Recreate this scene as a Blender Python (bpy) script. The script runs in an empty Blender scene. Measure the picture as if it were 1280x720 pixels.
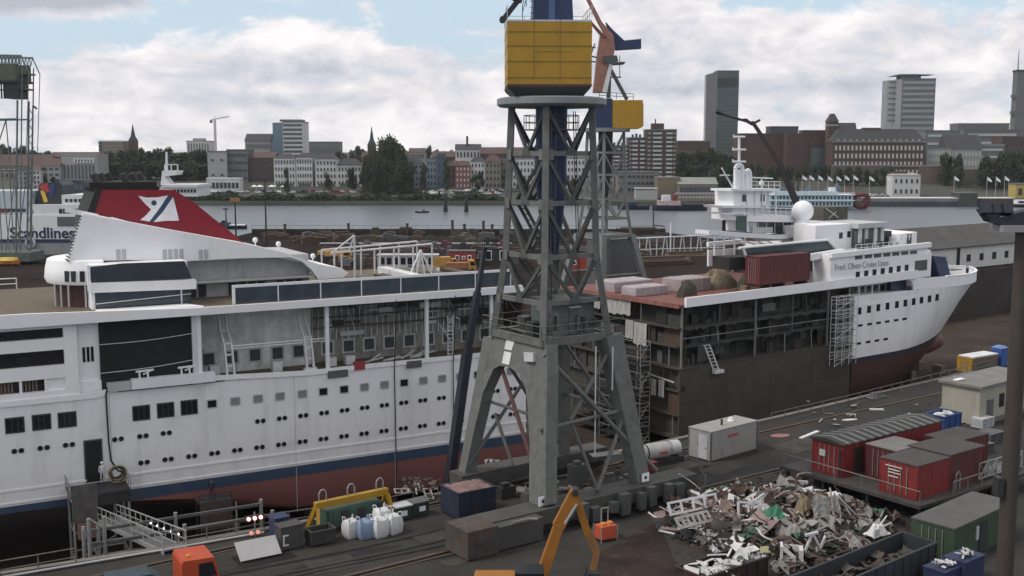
import bpy, bmesh, math, random
from mathutils import Vector, Matrix
R=math.radians
rnd=random.Random(7)
scn=bpy.context.scene; col=scn.collection
# ------------------------------------------------------------------ survey helpers (photo sightings -> metres)
F=1372.5; TH=R(7.06); CZ=26.0
_c,_s=math.cos(TH),math.sin(TH)
def ray(px,py):
    a=px-640; b=360-py
    return (a, F*_c+b*_s, -F*_s+b*_c)
def onz(px,py,z=0.0):
    d=ray(px,py); t=(z-CZ)/d[2]; return (d[0]*t,d[1]*t,z)
def onY(px,py,Y):
    d=ray(px,py); t=Y/d[1]; return (d[0]*t,Y,CZ+d[2]*t)
class Fr:
    def __init__(s,O,adeg):
        s.O=O; a=R(adeg); s.a=adeg; s.rz=math.pi/2-a; s.u=(math.sin(a),math.cos(a)); s.v=(-math.cos(a),math.sin(a))
    def w(s,u,v,z=0): return (s.O[0]+u*s.u[0]+v*s.v[0], s.O[1]+u*s.u[1]+v*s.v[1], z)
    def loc(s,p):
        dx,dy=p[0]-s.O[0],p[1]-s.O[1]; return (dx*s.u[0]+dy*s.u[1], dx*s.v[0]+dy*s.v[1], p[2])
    def onv(s,px,py,v=0):
        d=ray(px,py); dv=d[0]*s.v[0]+d[1]*s.v[1]; ov=s.O[0]*s.v[0]+s.O[1]*s.v[1]+v
        t=ov/dv; u,_,z=s.loc((d[0]*t,d[1]*t,CZ+d[2]*t)); return (u,z)
    def onu(s,px,py,u=0):
        d=ray(px,py); du=d[0]*s.u[0]+d[1]*s.u[1]; ou=s.O[0]*s.u[0]+s.O[1]*s.u[1]+u
        t=ou/du; _,v,z=s.loc((d[0]*t,d[1]*t,CZ+d[2]*t)); return (v,z)
    def onz(s,px,py,z): return s.loc(onz(px,py,z))
# ------------------------------------------------------------------ materials
MATS={}
def mat(name,c,rough=.65,metal=0,var=.18,scale=.8,rust=0,rustc=(.10,.045,.02),streak=0,bump=0,spec=.4,emit=None):
    if name in MATS: return MATS[name]
    m=bpy.data.materials.new(name); m.use_nodes=True; nt=m.node_tree; N=nt.nodes; L=nt.links
    b=N['Principled BSDF']; b.inputs['Roughness'].default_value=rough; b.inputs['Metallic'].default_value=metal
    b.inputs['Specular IOR Level'].default_value=spec
    tc=N.new('ShaderNodeTexCoord')
    n1=N.new('ShaderNodeTexNoise'); n1.inputs['Scale'].default_value=scale; n1.inputs['Detail'].default_value=8; n1.inputs['Roughness'].default_value=.68
    L.new(tc.outputs['Object'],n1.inputs['Vector'])
    rp=N.new('ShaderNodeValToRGB'); rp.color_ramp.elements[0].position=.3; rp.color_ramp.elements[1].position=.7
    lo=tuple(x*(1-var) for x in c)+(1,); hi=tuple(min(1,x*(1+var*.7)) for x in c)+(1,)
    rp.color_ramp.elements[0].color=lo; rp.color_ramp.elements[1].color=hi
    L.new(n1.outputs['Fac'],rp.inputs['Fac']); out=rp.outputs['Color']
    def over(fac,colr):
        nonlocal out
        mx=N.new('ShaderNodeMix'); mx.data_type='RGBA'; L.new(fac,mx.inputs['Factor']); L.new(out,mx.inputs['A'])
        mx.inputs['B'].default_value=tuple(colr)+(1,); out=mx.outputs['Result']
    def mask(sc,stretch,lo_,hi_,amt):
        mp=N.new('ShaderNodeMapping'); mp.inputs['Scale'].default_value=stretch; L.new(tc.outputs['Object'],mp.inputs['Vector'])
        n=N.new('ShaderNodeTexNoise'); n.inputs['Scale'].default_value=sc; n.inputs['Detail'].default_value=7; n.inputs['Roughness'].default_value=.7
        L.new(mp.outputs['Vector'],n.inputs['Vector'])
        r=N.new('ShaderNodeMapRange'); r.inputs['From Min'].default_value=lo_; r.inputs['From Max'].default_value=hi_; r.inputs['To Max'].default_value=amt
        L.new(n.outputs['Fac'],r.inputs['Value']); return r.outputs['Result']
    if streak: over(mask(1.3,(1,1,.12),.5,.75,streak),tuple(x*.45+.02 for x in c))
    if rust: over(mask(1.1,(1,1,.5),.62-rust*.25,.75-rust*.15,.9),rustc)
    L.new(out,b.inputs['Base Color'])
    if bump:
        n=N.new('ShaderNodeTexNoise'); n.inputs['Scale'].default_value=scale*6; n.inputs['Detail'].default_value=6
        L.new(tc.outputs['Object'],n.inputs['Vector']); bp=N.new('ShaderNodeBump'); bp.inputs['Strength'].default_value=bump; bp.inputs['Distance'].default_value=.05
        L.new(n.outputs['Fac'],bp.inputs['Height']); L.new(bp.outputs['Normal'],b.inputs['Normal'])
    if emit:
        b.inputs['Emission Color'].default_value=tuple(emit[:3])+(1,); b.inputs['Emission Strength'].default_value=emit[3]
    MATS[name]=m; return m
def glassy(name,c,rough=.12,var=.3,scale=.5): return mat(name,c,rough=rough,var=var,scale=scale,spec=.6)
def band_mat(name,stops,zlo,zhi,rough=.45,grime=.35,streakc=(.12,.11,.10)):
    """paint bands by height on one hull, with waterline grime"""
    m=bpy.data.materials.new(name); m.use_nodes=True; nt=m.node_tree; N=nt.nodes; L=nt.links
    b=N['Principled BSDF']; b.inputs['Roughness'].default_value=rough; b.inputs['Specular IOR Level'].default_value=.35
    tc=N.new('ShaderNodeTexCoord'); sp=N.new('ShaderNodeSeparateXYZ'); L.new(tc.outputs['Object'],sp.inputs[0])
    r=N.new('ShaderNodeMapRange'); r.inputs['From Min'].default_value=zlo; r.inputs['From Max'].default_value=zhi; L.new(sp.outputs['Z'],r.inputs['Value'])
    rp=N.new('ShaderNodeValToRGB'); rp.color_ramp.interpolation='CONSTANT'; e=rp.color_ramp.elements
    for i,(z,c) in enumerate(stops):
        p=(z-zlo)/(zhi-zlo)
        el=e[0] if i==0 else (e[1] if i==1 else e.new(p))
        el.position=p; el.color=tuple(c)+(1,)
    L.new(r.outputs[0],rp.inputs['Fac'])
    def nz(sc,st,lo,hi,amt):
        mp=N.new('ShaderNodeMapping'); mp.inputs['Scale'].default_value=st; L.new(tc.outputs['Object'],mp.inputs['Vector'])
        n=N.new('ShaderNodeTexNoise'); n.inputs['Scale'].default_value=sc; n.inputs['Detail'].default_value=8; n.inputs['Roughness'].default_value=.7; L.new(mp.outputs[0],n.inputs['Vector'])
        q=N.new('ShaderNodeMapRange'); q.inputs['From Min'].default_value=lo; q.inputs['From Max'].default_value=hi; q.inputs['To Max'].default_value=amt; L.new(n.outputs['Fac'],q.inputs['Value']); return q.outputs[0]
    out=rp.outputs['Color']
    for fac,c in ((nz(.5,(1,1,.18),.5,.8,grime),streakc),(nz(.22,(1,1,1),.52,.75,grime*.6),streakc)):
        mx=N.new('ShaderNodeMix'); mx.data_type='RGBA'; L.new(fac,mx.inputs['Factor']); L.new(out,mx.inputs['A']); mx.inputs['B'].default_value=tuple(c)+(1,); out=mx.outputs['Result']
    L.new(out,b.inputs['Base Color'])
    # faint plating
    n=N.new('ShaderNodeTexNoise'); n.inputs['Scale'].default_value=.35; L.new(tc.outputs['Object'],n.inputs['Vector'])
    bp=N.new('ShaderNodeBump'); bp.inputs['Strength'].default_value=.25; bp.inputs['Distance'].default_value=.12; L.new(n.outputs['Fac'],bp.inputs['Height']); L.new(bp.outputs[0],b.inputs['Normal'])
    return m
W=mat('white_paint',(.76,.77,.79),.5,streak=.16,var=.06,scale=.4)
W2=mat('dull_white',(.60,.61,.62),.6,streak=.4,var=.12,scale=.5)
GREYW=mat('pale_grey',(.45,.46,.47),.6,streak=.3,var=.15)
BLK=mat('black_net',(.012,.013,.014),.8,var=.3,scale=2)
DGL=glassy('dark_glass',(.014,.017,.022),.15)
BGL=glassy('blue_grey_glass',(.05,.065,.085),.2)
LGL=glassy('covered_glass',(.22,.24,.25),.4)
CRG=mat('crane_grey',(.128,.132,.125),.65,var=.25,scale=1.4,streak=.5,rust=.22,rustc=(.085,.06,.045))
CRGD=mat('crane_dark',(.07,.076,.074),.65,var=.2,rust=.1)
BLUE=mat('crane_blue',(.018,.032,.085),.5,var=.2,streak=.3)
YEL=mat('crane_yellow',(.35,.195,.014),.5,var=.12,streak=.35)
DARKST=mat('dark_steel',(.028,.029,.031),.6,var=.3,rust=.15)
RUSTY=mat('rusty_steel',(.075,.05,.038),.8,var=.4,scale=2,rust=.4)
BROWNP=mat('brown_primer',(.066,.058,.044),.75,var=.28,scale=.35,streak=.35)
REDP=mat('red_primer',(.17,.07,.06),.75,var=.3,streak=.3)
TEAK=mat('deck_teak',(.12,.095,.065),.8,var=.25,scale=1.2)
GALV=mat('galvanised',(.30,.31,.30),.5,.3,var=.2,scale=2)
GREYD=mat('grey_dark',(.10,.10,.105),.7,var=.3,scale=1.5,streak=.3)
RUBBER=mat('rubber',(.02,.02,.02),.8)
RED=mat('container_red',(.19,.024,.023),.55,var=.2,streak=.35,rust=.1)
CONC=mat('concrete',(.15,.14,.125),.85,var=.25,scale=.7,streak=.3,bump=.2)
WOOD=mat('timber',(.20,.14,.085),.8,var=.3,scale=3)
# ------------------------------------------------------------------ objects
def tag(o,label=None,cat=None,group=None,kind=None):
    if label: o['label']=label
    if cat: o['category']=cat
    if group: o['group']=group
    if kind: o['kind']=kind
    return o
def thing(name,label,cat,loc=(0,0,0),rz=0,group=None):
    o=bpy.data.objects.new(name,None); col.objects.link(o); o.location=loc; o.rotation_euler=(0,0,rz); o.empty_display_size=.5
    return tag(o,label,cat,group)
class MB:
    def __init__(s): s.v=[]; s.f=[]; s.m=[]; s.k=0
    def add(s,vs,fs):
        b=len(s.v); s.v+= [tuple(p) for p in vs]; s.f+=[tuple(i+b for i in f) for f in fs]; s.m+=[s.k]*len(fs); return s
    def mi(s,k): s.k=k; return s
    BF=((0,2,3,1),(4,5,7,6),(0,1,5,4),(2,6,7,3),(0,4,6,2),(1,3,7,5))
    def box(s,x0,x1,y0,y1,z0,z1): return s.add([(x,y,z) for x in(x0,x1) for y in(y0,y1) for z in(z0,z1)],((0,1,3,2),(4,6,7,5),(0,4,5,1),(2,3,7,6),(0,2,6,4),(1,5,7,3)))
    def bx(s,c,d,rz=0,rx=0,ry=0):
        M=Matrix.Translation(c)@Matrix.Rotation(rz,4,'Z')@Matrix.Rotation(ry,4,'Y')@Matrix.Rotation(rx,4,'X')
        return s.add([M@Vector((x*d[0]/2,y*d[1]/2,z*d[2]/2)) for x in(-1,1) for y in(-1,1) for z in(-1,1)],((0,1,3,2),(4,6,7,5),(0,4,5,1),(2,3,7,6),(0,2,6,4),(1,5,7,3)))
    def beam(s,p,q,w,h=None,w2=None,h2=None,up=None):
        p,q=Vector(p),Vector(q); h=h or w; w2=w2 or w; h2=h2 or h; d=(q-p).normalized()
        U=Vector(up) if up else (Vector((0,0,1)) if abs(d.z)<.95 else Vector((0,1,0)))
        a=d.cross(U).normalized(); b=a.cross(d)
        vs=[]
        for o,ww,hh in((p,w,h),(q,w2,h2)): vs+=[o-a*ww/2-b*hh/2,o+a*ww/2-b*hh/2,o+a*ww/2+b*hh/2,o-a*ww/2+b*hh/2]
        return s.add(vs,((0,3,2,1),(4,5,6,7),(0,1,5,4),(1,2,6,5),(2,3,7,6),(3,0,4,7)))
    def tube(s,p,q,r,r2=None,n=8):
        p,q=Vector(p),Vector(q); r2=r if r2 is None else r2; d=(q-p).normalized(); U=Vector((0,0,1)) if abs(d.z)<.95 else Vector((0,1,0))
        a=d.cross(U).normalized(); b=a.cross(d); vs=[]
        for o,rr in((p,r),(q,r2)): vs+=[o+a*rr*math.cos(2*math.pi*i/n)+b*rr*math.sin(2*math.pi*i/n) for i in range(n)]
        fs=[(i,(i+1)%n,n+(i+1)%n,n+i) for i in range(n)]+[tuple(range(n-1,-1,-1)),tuple(range(n,2*n))]
        return s.add(vs,fs)
    def path(s,pts,r,n=6):
        for a,b in zip(pts,pts[1:]): s.tube(a,b,r,n=n)
        return s
    def prism(s,pts,axis,a,b):
        """extrude polygon: axis z: pts (x,y); y: pts (x,z); x: pts (y,z)"""
        n=len(pts)
        def P(p,t): return (p[0],p[1],t) if axis=='z' else ((p[0],t,p[1]) if axis=='y' else (t,p[0],p[1]))
        vs=[P(p,a) for p in pts]+[P(p,b) for p in pts]
        ar=sum(p[0]*q[1]-q[0]*p[1] for p,q in zip(pts,pts[1:]+pts[:1]))
        fs=[tuple(range(n-1,-1,-1)),tuple(range(n,2*n))]+[(i,(i+1)%n,n+(i+1)%n,n+i) for i in range(n)]
        flip=(ar<0)^(axis=='y')^(b<a)
        if flip: fs=[f[::-1] for f in fs]
        return s.add(vs,fs)
    def lathe(s,prof,c,n=16,a0=0,a1=2*math.pi):
        full=abs(a1-a0-2*math.pi)<1e-6; k=n if full else n+1; vs=[]
        for r,z in prof: vs+=[(c[0]+r*math.cos(a0+(a1-a0)*i/n),c[1]+r*math.sin(a0+(a1-a0)*i/n),c[2]+z) for i in range(k)]
        fs=[]
        for j in range(len(prof)-1):
            for i in range(n): fs.append((j*k+i,j*k+(i+1)%k,(j+1)*k+(i+1)%k,(j+1)*k+i))
        return s.add(vs,fs)
    def sphere(s,c,r,n=14,sq=1): return s.lathe([(r*math.sin(math.pi*i/n)+1e-4,-r*sq*math.cos(math.pi*i/n)) for i in range(n+1)],c,n)
    def loft(s,rows,cap=True,close=False):
        n=len(rows[0]); vs=[p for r in rows for p in r]; fs=[]
        for j in range(len(rows)-1):
            for i in range(n if close else n-1): fs.append((j*n+i,j*n+(i+1)%n,(j+1)*n+(i+1)%n,(j+1)*n+i))
        if cap: fs+=[tuple(range(n-1,-1,-1)),tuple((len(rows)-1)*n+i for i in range(n))]
        return s.add(vs,fs)
    def build(s,name,m,parent=None,smooth=False,loc=None,rz=None):
        me=bpy.data.meshes.new(name); me.from_pydata(s.v,[],s.f)
        for x in (m if isinstance(m,(list,tuple)) else [m]): me.materials.append(x)
        me.polygons.foreach_set('material_index',s.m)
        if smooth:
            me.polygons.foreach_set('use_smooth',[True]*len(s.f)); me.set_sharp_from_angle(angle=R(38))
        me.update()
        o=bpy.data.objects.new(name,me); col.objects.link(o)
        if parent: o.parent=parent
        if loc: o.location=loc
        if rz is not None: o.rotation_euler=(0,0,rz)
        return o
def inst(name,me,parent=None,loc=(0,0,0),rz=0,sc=None,m=None):
    o=bpy.data.objects.new(name,me); col.objects.link(o); o.parent=parent; o.location=loc; o.rotation_euler=(0,0,rz)
    if sc: o.scale=sc if isinstance(sc,(tuple,list)) else (sc,)*3
    return o
def copy_tree(o,parent=None):
    c=o.copy(); col.objects.link(c); c.parent=parent
    for ch in list(o.children): copy_tree(ch,c)
    return c
def text_mesh(body,size,depth=.02,m=None,name='lettering',parent=None,bold=0.0,shear=0):
    cu=bpy.data.curves.new(name,'FONT'); cu.body=body; cu.size=size; cu.extrude=depth; cu.align_x='LEFT'; cu.offset=bold; cu.shear=shear
    o=bpy.data.objects.new(name+'_tmp',cu); col.objects.link(o)
    dg=bpy.context.evaluated_depsgraph_get(); me=bpy.data.meshes.new_from_object(o.evaluated_get(dg)); bpy.data.objects.remove(o)
    me.name=name; me.materials.clear(); me.materials.append(m)
    r=bpy.data.objects.new(name,me); col.objects.link(r); r.parent=parent; return r
def railing(mb,pts,h=1.1,step=2.0,r=.03,rails=(1,.5)):
    for a,b in zip(pts,pts[1:]):
        a,b=Vector(a),Vector(b); n=max(1,int((b-a).length/step+.5))
        for i in range(n+1):
            p=a.lerp(b,i/n); mb.tube(p,p+Vector((0,0,h)),r,n=5)
        for k in rails: mb.tube(a+Vector((0,0,h*k)),b+Vector((0,0,h*k)),r,n=5)
    return mb
# ------------------------------------------------------------------ camera, light, sky
cd=bpy.data.cameras.new('camera'); cam=bpy.data.objects.new('camera',cd); col.objects.link(cam)
cam.location=(0,0,CZ); cam.rotation_euler=(math.pi/2-TH,0,0); cd.sensor_width=36; cd.lens=36*F/1280; cd.clip_start=.5; cd.clip_end=20000
scn.camera=cam
SUN_AZ,SUN_EL=R(-62),R(48)     # from north (view direction) towards the left
sl=bpy.data.lights.new('sun','SUN'); so=bpy.data.objects.new('sun',sl); col.objects.link(so)
sl.energy=1.5; sl.angle=R(16); sl.color=(1,.95,.88)
sd=Vector((math.sin(SUN_AZ)*math.cos(SUN_EL),math.cos(SUN_AZ)*math.cos(SUN_EL)*-.55,math.sin(SUN_EL)))
so.rotation_euler=sd.to_track_quat('Z','Y').to_euler(); so.location=(0,0,200)
wd=bpy.data.worlds.new('World'); scn.world=wd; wd.use_nodes=True
def make_world():
    nt=wd.node_tree; N=nt.nodes; L=nt.links; bg=N['Background']; ST=.1; bg.inputs['Strength'].default_value=ST
    sky=N.new('ShaderNodeTexSky'); sky.sky_type='NISHITA'; sky.sun_disc=False; sky.sun_elevation=SUN_EL; sky.sun_rotation=math.atan2(sd.x,sd.y); sky.dust_density=2.5; sky.ozone_density=1
    tc=N.new('ShaderNodeTexCoord'); sp=N.new('ShaderNodeSeparateXYZ'); L.new(tc.outputs['Generated'],sp.inputs[0])
    def m(op,a,b=None,c=None):
        n=N.new('ShaderNodeMath'); n.operation=op
        for i,x in enumerate((a,b,c)):
            if x is None: continue
            if isinstance(x,(int,float)): n.inputs[i].default_value=x
            else: L.new(x,n.inputs[i])
        return n.outputs[0]
    def rng(x,a,b,c=0,d=1,smooth=True):
        n=N.new('ShaderNodeMapRange'); n.interpolation_type='SMOOTHSTEP' if smooth else 'LINEAR'
        for k,v in (('From Min',a),('From Max',b),('To Min',c),('To Max',d)): n.inputs[k].default_value=v
        L.new(x,n.inputs['Value']); return n.outputs[0]
    az=m('MULTIPLY',m('ARCTAN2',sp.outputs['X'],sp.outputs['Y']),180/math.pi)
    el=m('MULTIPLY',m('ARCSINE',sp.outputs['Z']),180/math.pi)
    cb=N.new('ShaderNodeCombineXYZ'); L.new(az,cb.inputs[0]); L.new(m('MULTIPLY',el,2.1),cb.inputs[1])
    def noise(sc,det=9,ro=.6,off=0,dist=0.0):
        n=N.new('ShaderNodeTexNoise'); n.inputs['Scale'].default_value=sc; n.inputs['Detail'].default_value=det; n.inputs['Roughness'].default_value=ro; n.inputs['Distortion'].default_value=dist
        mp=N.new('ShaderNodeMapping'); mp.inputs['Location'].default_value=(off,off*.7,off*.3); L.new(cb.outputs[0],mp.inputs['Vector']); L.new(mp.outputs[0],n.inputs['Vector']); return n.outputs['Fac']
    def blob(a,e,ra,re,w):
        x=m('DIVIDE',m('SUBTRACT',az,a),ra); y=m('DIVIDE',m('SUBTRACT',el,e),re)
        d=m('SQRT',m('ADD',m('MULTIPLY',x,x),m('MULTIPLY',y,y))); return rng(d,0,1.3,w,0)
    def px(x,y): return (math.degrees(math.atan((x-640)/F)), math.degrees(math.atan((190-y)/F)))
    def sumb(bl):
        t=None
        for (x,y,rx,ry,w) in bl:
            a,e=px(x,y); q=blob(a,e,rx/24.0,ry/24.0,w); t=q if t is None else m('ADD',t,q)
        return t
    n1=noise(.17,12,.62,3.1,.6); n2=noise(.5,9,.6,9.7,.3)
    # cumulus cover: heaps where the photograph has them, open blue above
    cov=sumb([(330,110,230,75,.55),(110,120,150,50,.40),(520,130,150,60,.40),(870,70,200,70,.45),(1150,70,230,70,.35),(640,185,900,75,.42),(1000,90,330,80,.25),(560,90,200,60,.2),(730,40,120,40,.30),(40,14,170,30,.8),(900,-4,80,14,.6),(1230,150,90,60,.2),(360,60,60,34,.30)])
    dens=m('ADD',m('ADD',m('MULTIPLY',n1,1.0),m('MULTIPLY',n2,.5)),cov)
    high=rng(el,7.5,16,0,.55); dens=m('ADD',dens,high)
    fac=rng(dens,.82,1.02)
    n3=noise(.22,10,.58,21.3,.5); n4=noise(.7,8,.6,33.3,.3)
    shade=m('ADD',m('MULTIPLY',n3,1.75),m('MULTIPLY',n4,.5))
    dark=sumb([(50,12,170,26,.7),(900,-6,90,14,.8),(400,98,110,30,.22),(330,128,200,12,.2),(860,112,330,16,.36),(60,170,300,14,.15),(1150,120,130,30,.12)])
    lit=sumb([(310,48,90,26,.25),(150,70,160,40,.12),(440,60,60,20,.12),(960,88,60,16,.1)])
    shade=m('SUBTRACT',m('ADD',m('SUBTRACT',shade,.56),lit),dark)
    cr=N.new('ShaderNodeValToRGB'); e=cr.color_ramp.elements
    e[0].position=.08; e[0].color=(3.5,3.75,4.25,1); e[1].position=.80; e[1].color=(7.3,7.02,7.05,1)
    k=e.new(.34); k.color=(4.7,4.85,5.3,1); k=e.new(.56); k.color=(5.95,5.8,6.0,1)
    L.new(shade,cr.inputs['Fac'])
    # clear sky keeps the Nishita gradient, whitened by thin haze
    mx0=N.new('ShaderNodeMix'); mx0.data_type='RGBA'; mx0.inputs['Factor'].default_value=.75; L.new(sky.outputs[0],mx0.inputs['A']); mx0.inputs['B'].default_value=(4.5,5.6,6.5,1)
    mx=N.new('ShaderNodeMix'); mx.data_type='RGBA'; L.new(fac,mx.inputs['Factor']); L.new(mx0.outputs['Result'],mx.inputs['A']); L.new(cr.outputs['Color'],mx.inputs['B'])
    L.new(mx.outputs['Result'],bg.inputs['Color'])
make_world()
scn.render.engine='CYCLES'; scn.cycles.use_denoising=True; scn.cycles.max_bounces=6; scn.cycles.diffuse_bounces=3; scn.cycles.glossy_bounces=3; scn.cycles.transmission_bounces=4; scn.cycles.volume_bounces=0
scn.view_settings.view_transform='Standard'; scn.view_settings.look='None'; scn.view_settings.exposure=.52; scn.view_settings.gamma=1
# ------------------------------------------------------------------ frames
S=Fr(onz(0,635,-3.5),61)        # stern section: origin on hull side at the waterline, u towards the bow, v away from the viewer
M=Fr(onY(850,462,129.5),54)     # middle and bow sections
# ------------------------------------------------------------------ setting
ASPH=mat('asphalt',(.043,.041,.0375),.95,spec=.12,var=.35,scale=.16,rust=.12,rustc=(.045,.035,.028),bump=.35)
DIRT=mat('scrap_yard_dirt',(.034,.026,.0235),.95,spec=.1,var=.45,scale=.3,rust=.3,rustc=(.085,.05,.035),bump=.5)
YARD=mat('far_yard_ground',(.026,.020,.019),1,spec=.03,var=.45,scale=.06,rust=.2,rustc=(.05,.042,.035))
DWALL=mat('dock_wall_concrete',(.042,.034,.031),.9,var=.4,scale=.2,streak=.6,rust=.25,rustc=(.04,.028,.02))
DFLOOR=mat('dock_floor_silt',(.05,.039,.032),.9,spec=.1,var=.45,scale=.1,rust=.25,rustc=(.035,.028,.022))
E=[(-101,26),(-31.6,65.1),(-22.9,69.5),(-9,78.3),(-2.8,83.2),(6,90.6),(25.2,104.8),(45.9,121.3),(64.5,136),(178,218)]
g=MB(); pts=E+[(178,-70),(-101,-70)]; n=len(pts)
g.add([(x,y,0) for x,y in pts],[tuple(range(n))[::-1]]); g.mi(1)
g.add([(x,y,z) for x,y in E for z in(0,-10.2)],[(2*i,2*i+1,2*i+3,2*i+2) for i in range(len(E)-1)])
tag(g.build('quay',[ASPH,DWALL]),kind='structure')
far=[M.w(-140,41)[:2],M.w(220,41)[:2],(300,372),(200,340),(130,325),(61,330),(45,372),(-84,372),(-88,300),(-105,285),(-220,235)]
g=MB(); n=len(far); g.add([(x,y,0) for x,y in far],[tuple(range(n))]); g.mi(1)
g.add([(x,y,z) for x,y in far+far[:1] for z in(0,-10.2)],[(2*i,2*i+2,2*i+3,2*i+1) for i in range(n)])
tag(g.build('far_yard',[YARD,DWALL]),kind='structure')
g=MB(); a=[M.w(-150,-60),M.w(230,-60),M.w(230,60),M.w(-150,60)]; g.add([(p[0],p[1],-10) for p in a],[(0,1,2,3)]); tag(g.build('dock_floor',DFLOOR),kind='structure')
# scrap yard dirt sheet on the quay
dp=[onz(*p) for p in((690,775),(752,690),(862,628),(1004,592),(1080,618),(1150,665),(1170,790))]
g=MB(); g.add([(p[0],p[1],.004) for p in dp],[tuple(range(len(dp)))[::-1]]); tag(g.build('dirt_ground',DIRT),kind='structure')
def patch_sheet(name,pts,m,z=.008):
    g=MB(); g.add([(p[0],p[1],z) for p in pts],[tuple(range(len(pts)))[::-1]]); return tag(g.build(name,m),kind='structure')
WET=mat('damp_asphalt',(.022,.021,.02),.6,var=.4,scale=.5,spec=.15)
def blobsheet(name,px,py,rx,ry,rz,m,z):
    c=onz(px,py); pts=[]
    for i in range(18):
        t=2*math.pi*i/18; k=1+.28*math.sin(3*t+px)+.15*math.sin(5*t+py)
        x,y=rx*k*math.cos(t),ry*k*math.sin(t); pts.append((c[0]+x*math.cos(rz)-y*math.sin(rz),c[1]+x*math.sin(rz)+y*math.cos(rz)))
    return patch_sheet(name,pts[::-1],m,z)
for i,(px,py,rx,ry) in enumerate(((430,695,3.2,.8),(300,712,2.2,.7),(900,595,3,.7),(1010,560,4,.9),(1075,530,3,1),(540,668,2,.6))): blobsheet('damp_ground',px,py,rx,ry,R(34),WET,.009+.001*i)
# river
RIV=bpy.data.materials.new('river_water'); RIV.use_nodes=True
def _river():
    nt=RIV.node_tree; N=nt.nodes; L=nt.links; b=N['Principled BSDF']; b.inputs['Base Color'].default_value=(.10,.122,.138,1); b.inputs['Roughness'].default_value=.3; b.inputs['IOR'].default_value=1.33
    tc=N.new('ShaderNodeTexCoord'); mp=N.new('ShaderNodeMapping'); mp.inputs['Scale'].default_value=(.16,.4,1); L.new(tc.outputs['Object'],mp.inputs[0])
    n=N.new('ShaderNodeTexNoise'); n.inputs['Scale'].default_value=1; n.inputs['Detail'].default_value=5; L.new(mp.outputs[0],n.inputs['Vector'])
    n2=N.new('ShaderNodeTexNoise'); n2.inputs['Scale'].default_value=.035; n2.inputs['Detail'].default_value=3; L.new(tc.outputs['Object'],n2.inputs['Vector'])
    ad=N.new('ShaderNodeMath'); ad.operation='ADD'; L.new(n.outputs['Fac'],ad.inputs[0]); L.new(n2.outputs['Fac'],ad.inputs[1])
    bp=N.new('ShaderNodeBump'); bp.inputs['Strength'].default_value=.4; bp.inputs['Distance'].default_value=.5; L.new(ad.outputs[0],bp.inputs['Height']); L.new(bp.outputs[0],b.inputs['Normal'])
_river()
g=MB(); g.add([(-1490,232,-5),(-60,232,-5),(0,300,-5),(1490,345,-5),(1490,648,-5),(-1490,648,-5)],[(0,1,2,3,4,5)]); tag(g.build('river',RIV),kind='structure')
# far bank, one sheet to the horizon
PROF=[(640,-7),(641.5,-2.6),(660,-1.6),(690,.2),(712,2.2),(740,6.2),(800,10),(1000,13),(1400,14),(2600,25)]
def T(Y):
    for (a,za),(b,zb) in zip(PROF,PROF[1:]):
        if a<=Y<=b: return za+(zb-za)*(Y-a)/(b-a)
    return 14
BANK=mat('far_bank_ground',(.05,.055,.042),.95,var=.4,scale=.02,rust=.3,rustc=(.075,.07,.065))
g=MB(); xs=[-1500,-900,-600,-300,0,300,600,900,1500]
g.loft([[(x,Y,z) for x in xs] for Y,z in PROF],cap=False); tag(g.build('far_bank',BANK),kind='structure')
# crane rails in the quay
RAIL=mat('rail_steel',(.075,.06,.05),.5,.5,var=.3,rust=.3)
SLOT=mat('rail_slot',(.085,.062,.042),.85,var=.3,rust=.2)
ra,rb=onz(455,717),onz(1012,578)
d=Vector((rb[0]-ra[0],rb[1]-ra[1],0)).normalized(); nrm=Vector((-d.y,d.x,0))
def rail(off,label):
    p=Vector((ra[0],ra[1],0))+nrm*off-d*30; q=Vector((rb[0],rb[1],0))+nrm*off+d*60
    g=MB(); g.beam(p+Vector((0,0,.06)),q+Vector((0,0,.06)),.12,.12)
    g.mi(1); 
    for k in(-.32,.32): g.beam(p+nrm*k+Vector((0,0,.02)),q+nrm*k+Vector((0,0,.02)),.16,.05)
    tag(g.build('crane_rail',[RAIL,SLOT]),label,'rail')
rail(0,'long steel crane rail in the quay on the side away from the dock')
rail(9.0,'long steel crane rail in the quay close to the dock edge')
PATCHM=[mat('asphalt_patch_dark',(.022,.021,.02),.9,var=.3,scale=.8,spec=.12),mat('asphalt_patch_pale',(.050,.047,.043),.95,var=.3,scale=.8,spec=.12),mat('concrete_patch',(.062,.058,.052),.95,var=.35,scale=.9,spec=.12)]
for i in range(26):
    px,py=rnd.uniform(250,640),rnd.uniform(655,716)
    if i>9: px,py=rnd.uniform(870,1170),rnd.uniform(500,600)
    c=onz(px,py); a=R(35)+rnd.uniform(-.15,.15)
    if not all(c[1]<ya+(yb-ya)*(c[0]-xa)/(xb-xa)-4.5 for (xa,ya),(xb,yb) in zip(E,E[1:]) if xa<=c[0]<=xb): continue
    w,dp=rnd.uniform(.8,4),rnd.uniform(.5,1.6); q=[(c[0]+x*math.cos(a)-y*math.sin(a),c[1]+x*math.sin(a)+y*math.cos(a)) for x,y in((-w,-dp),(-w,dp),(w,dp),(w,-dp))]
    patch_sheet('quay_patch',q,PATCHM[i%3],.016+.0006*i)
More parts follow.
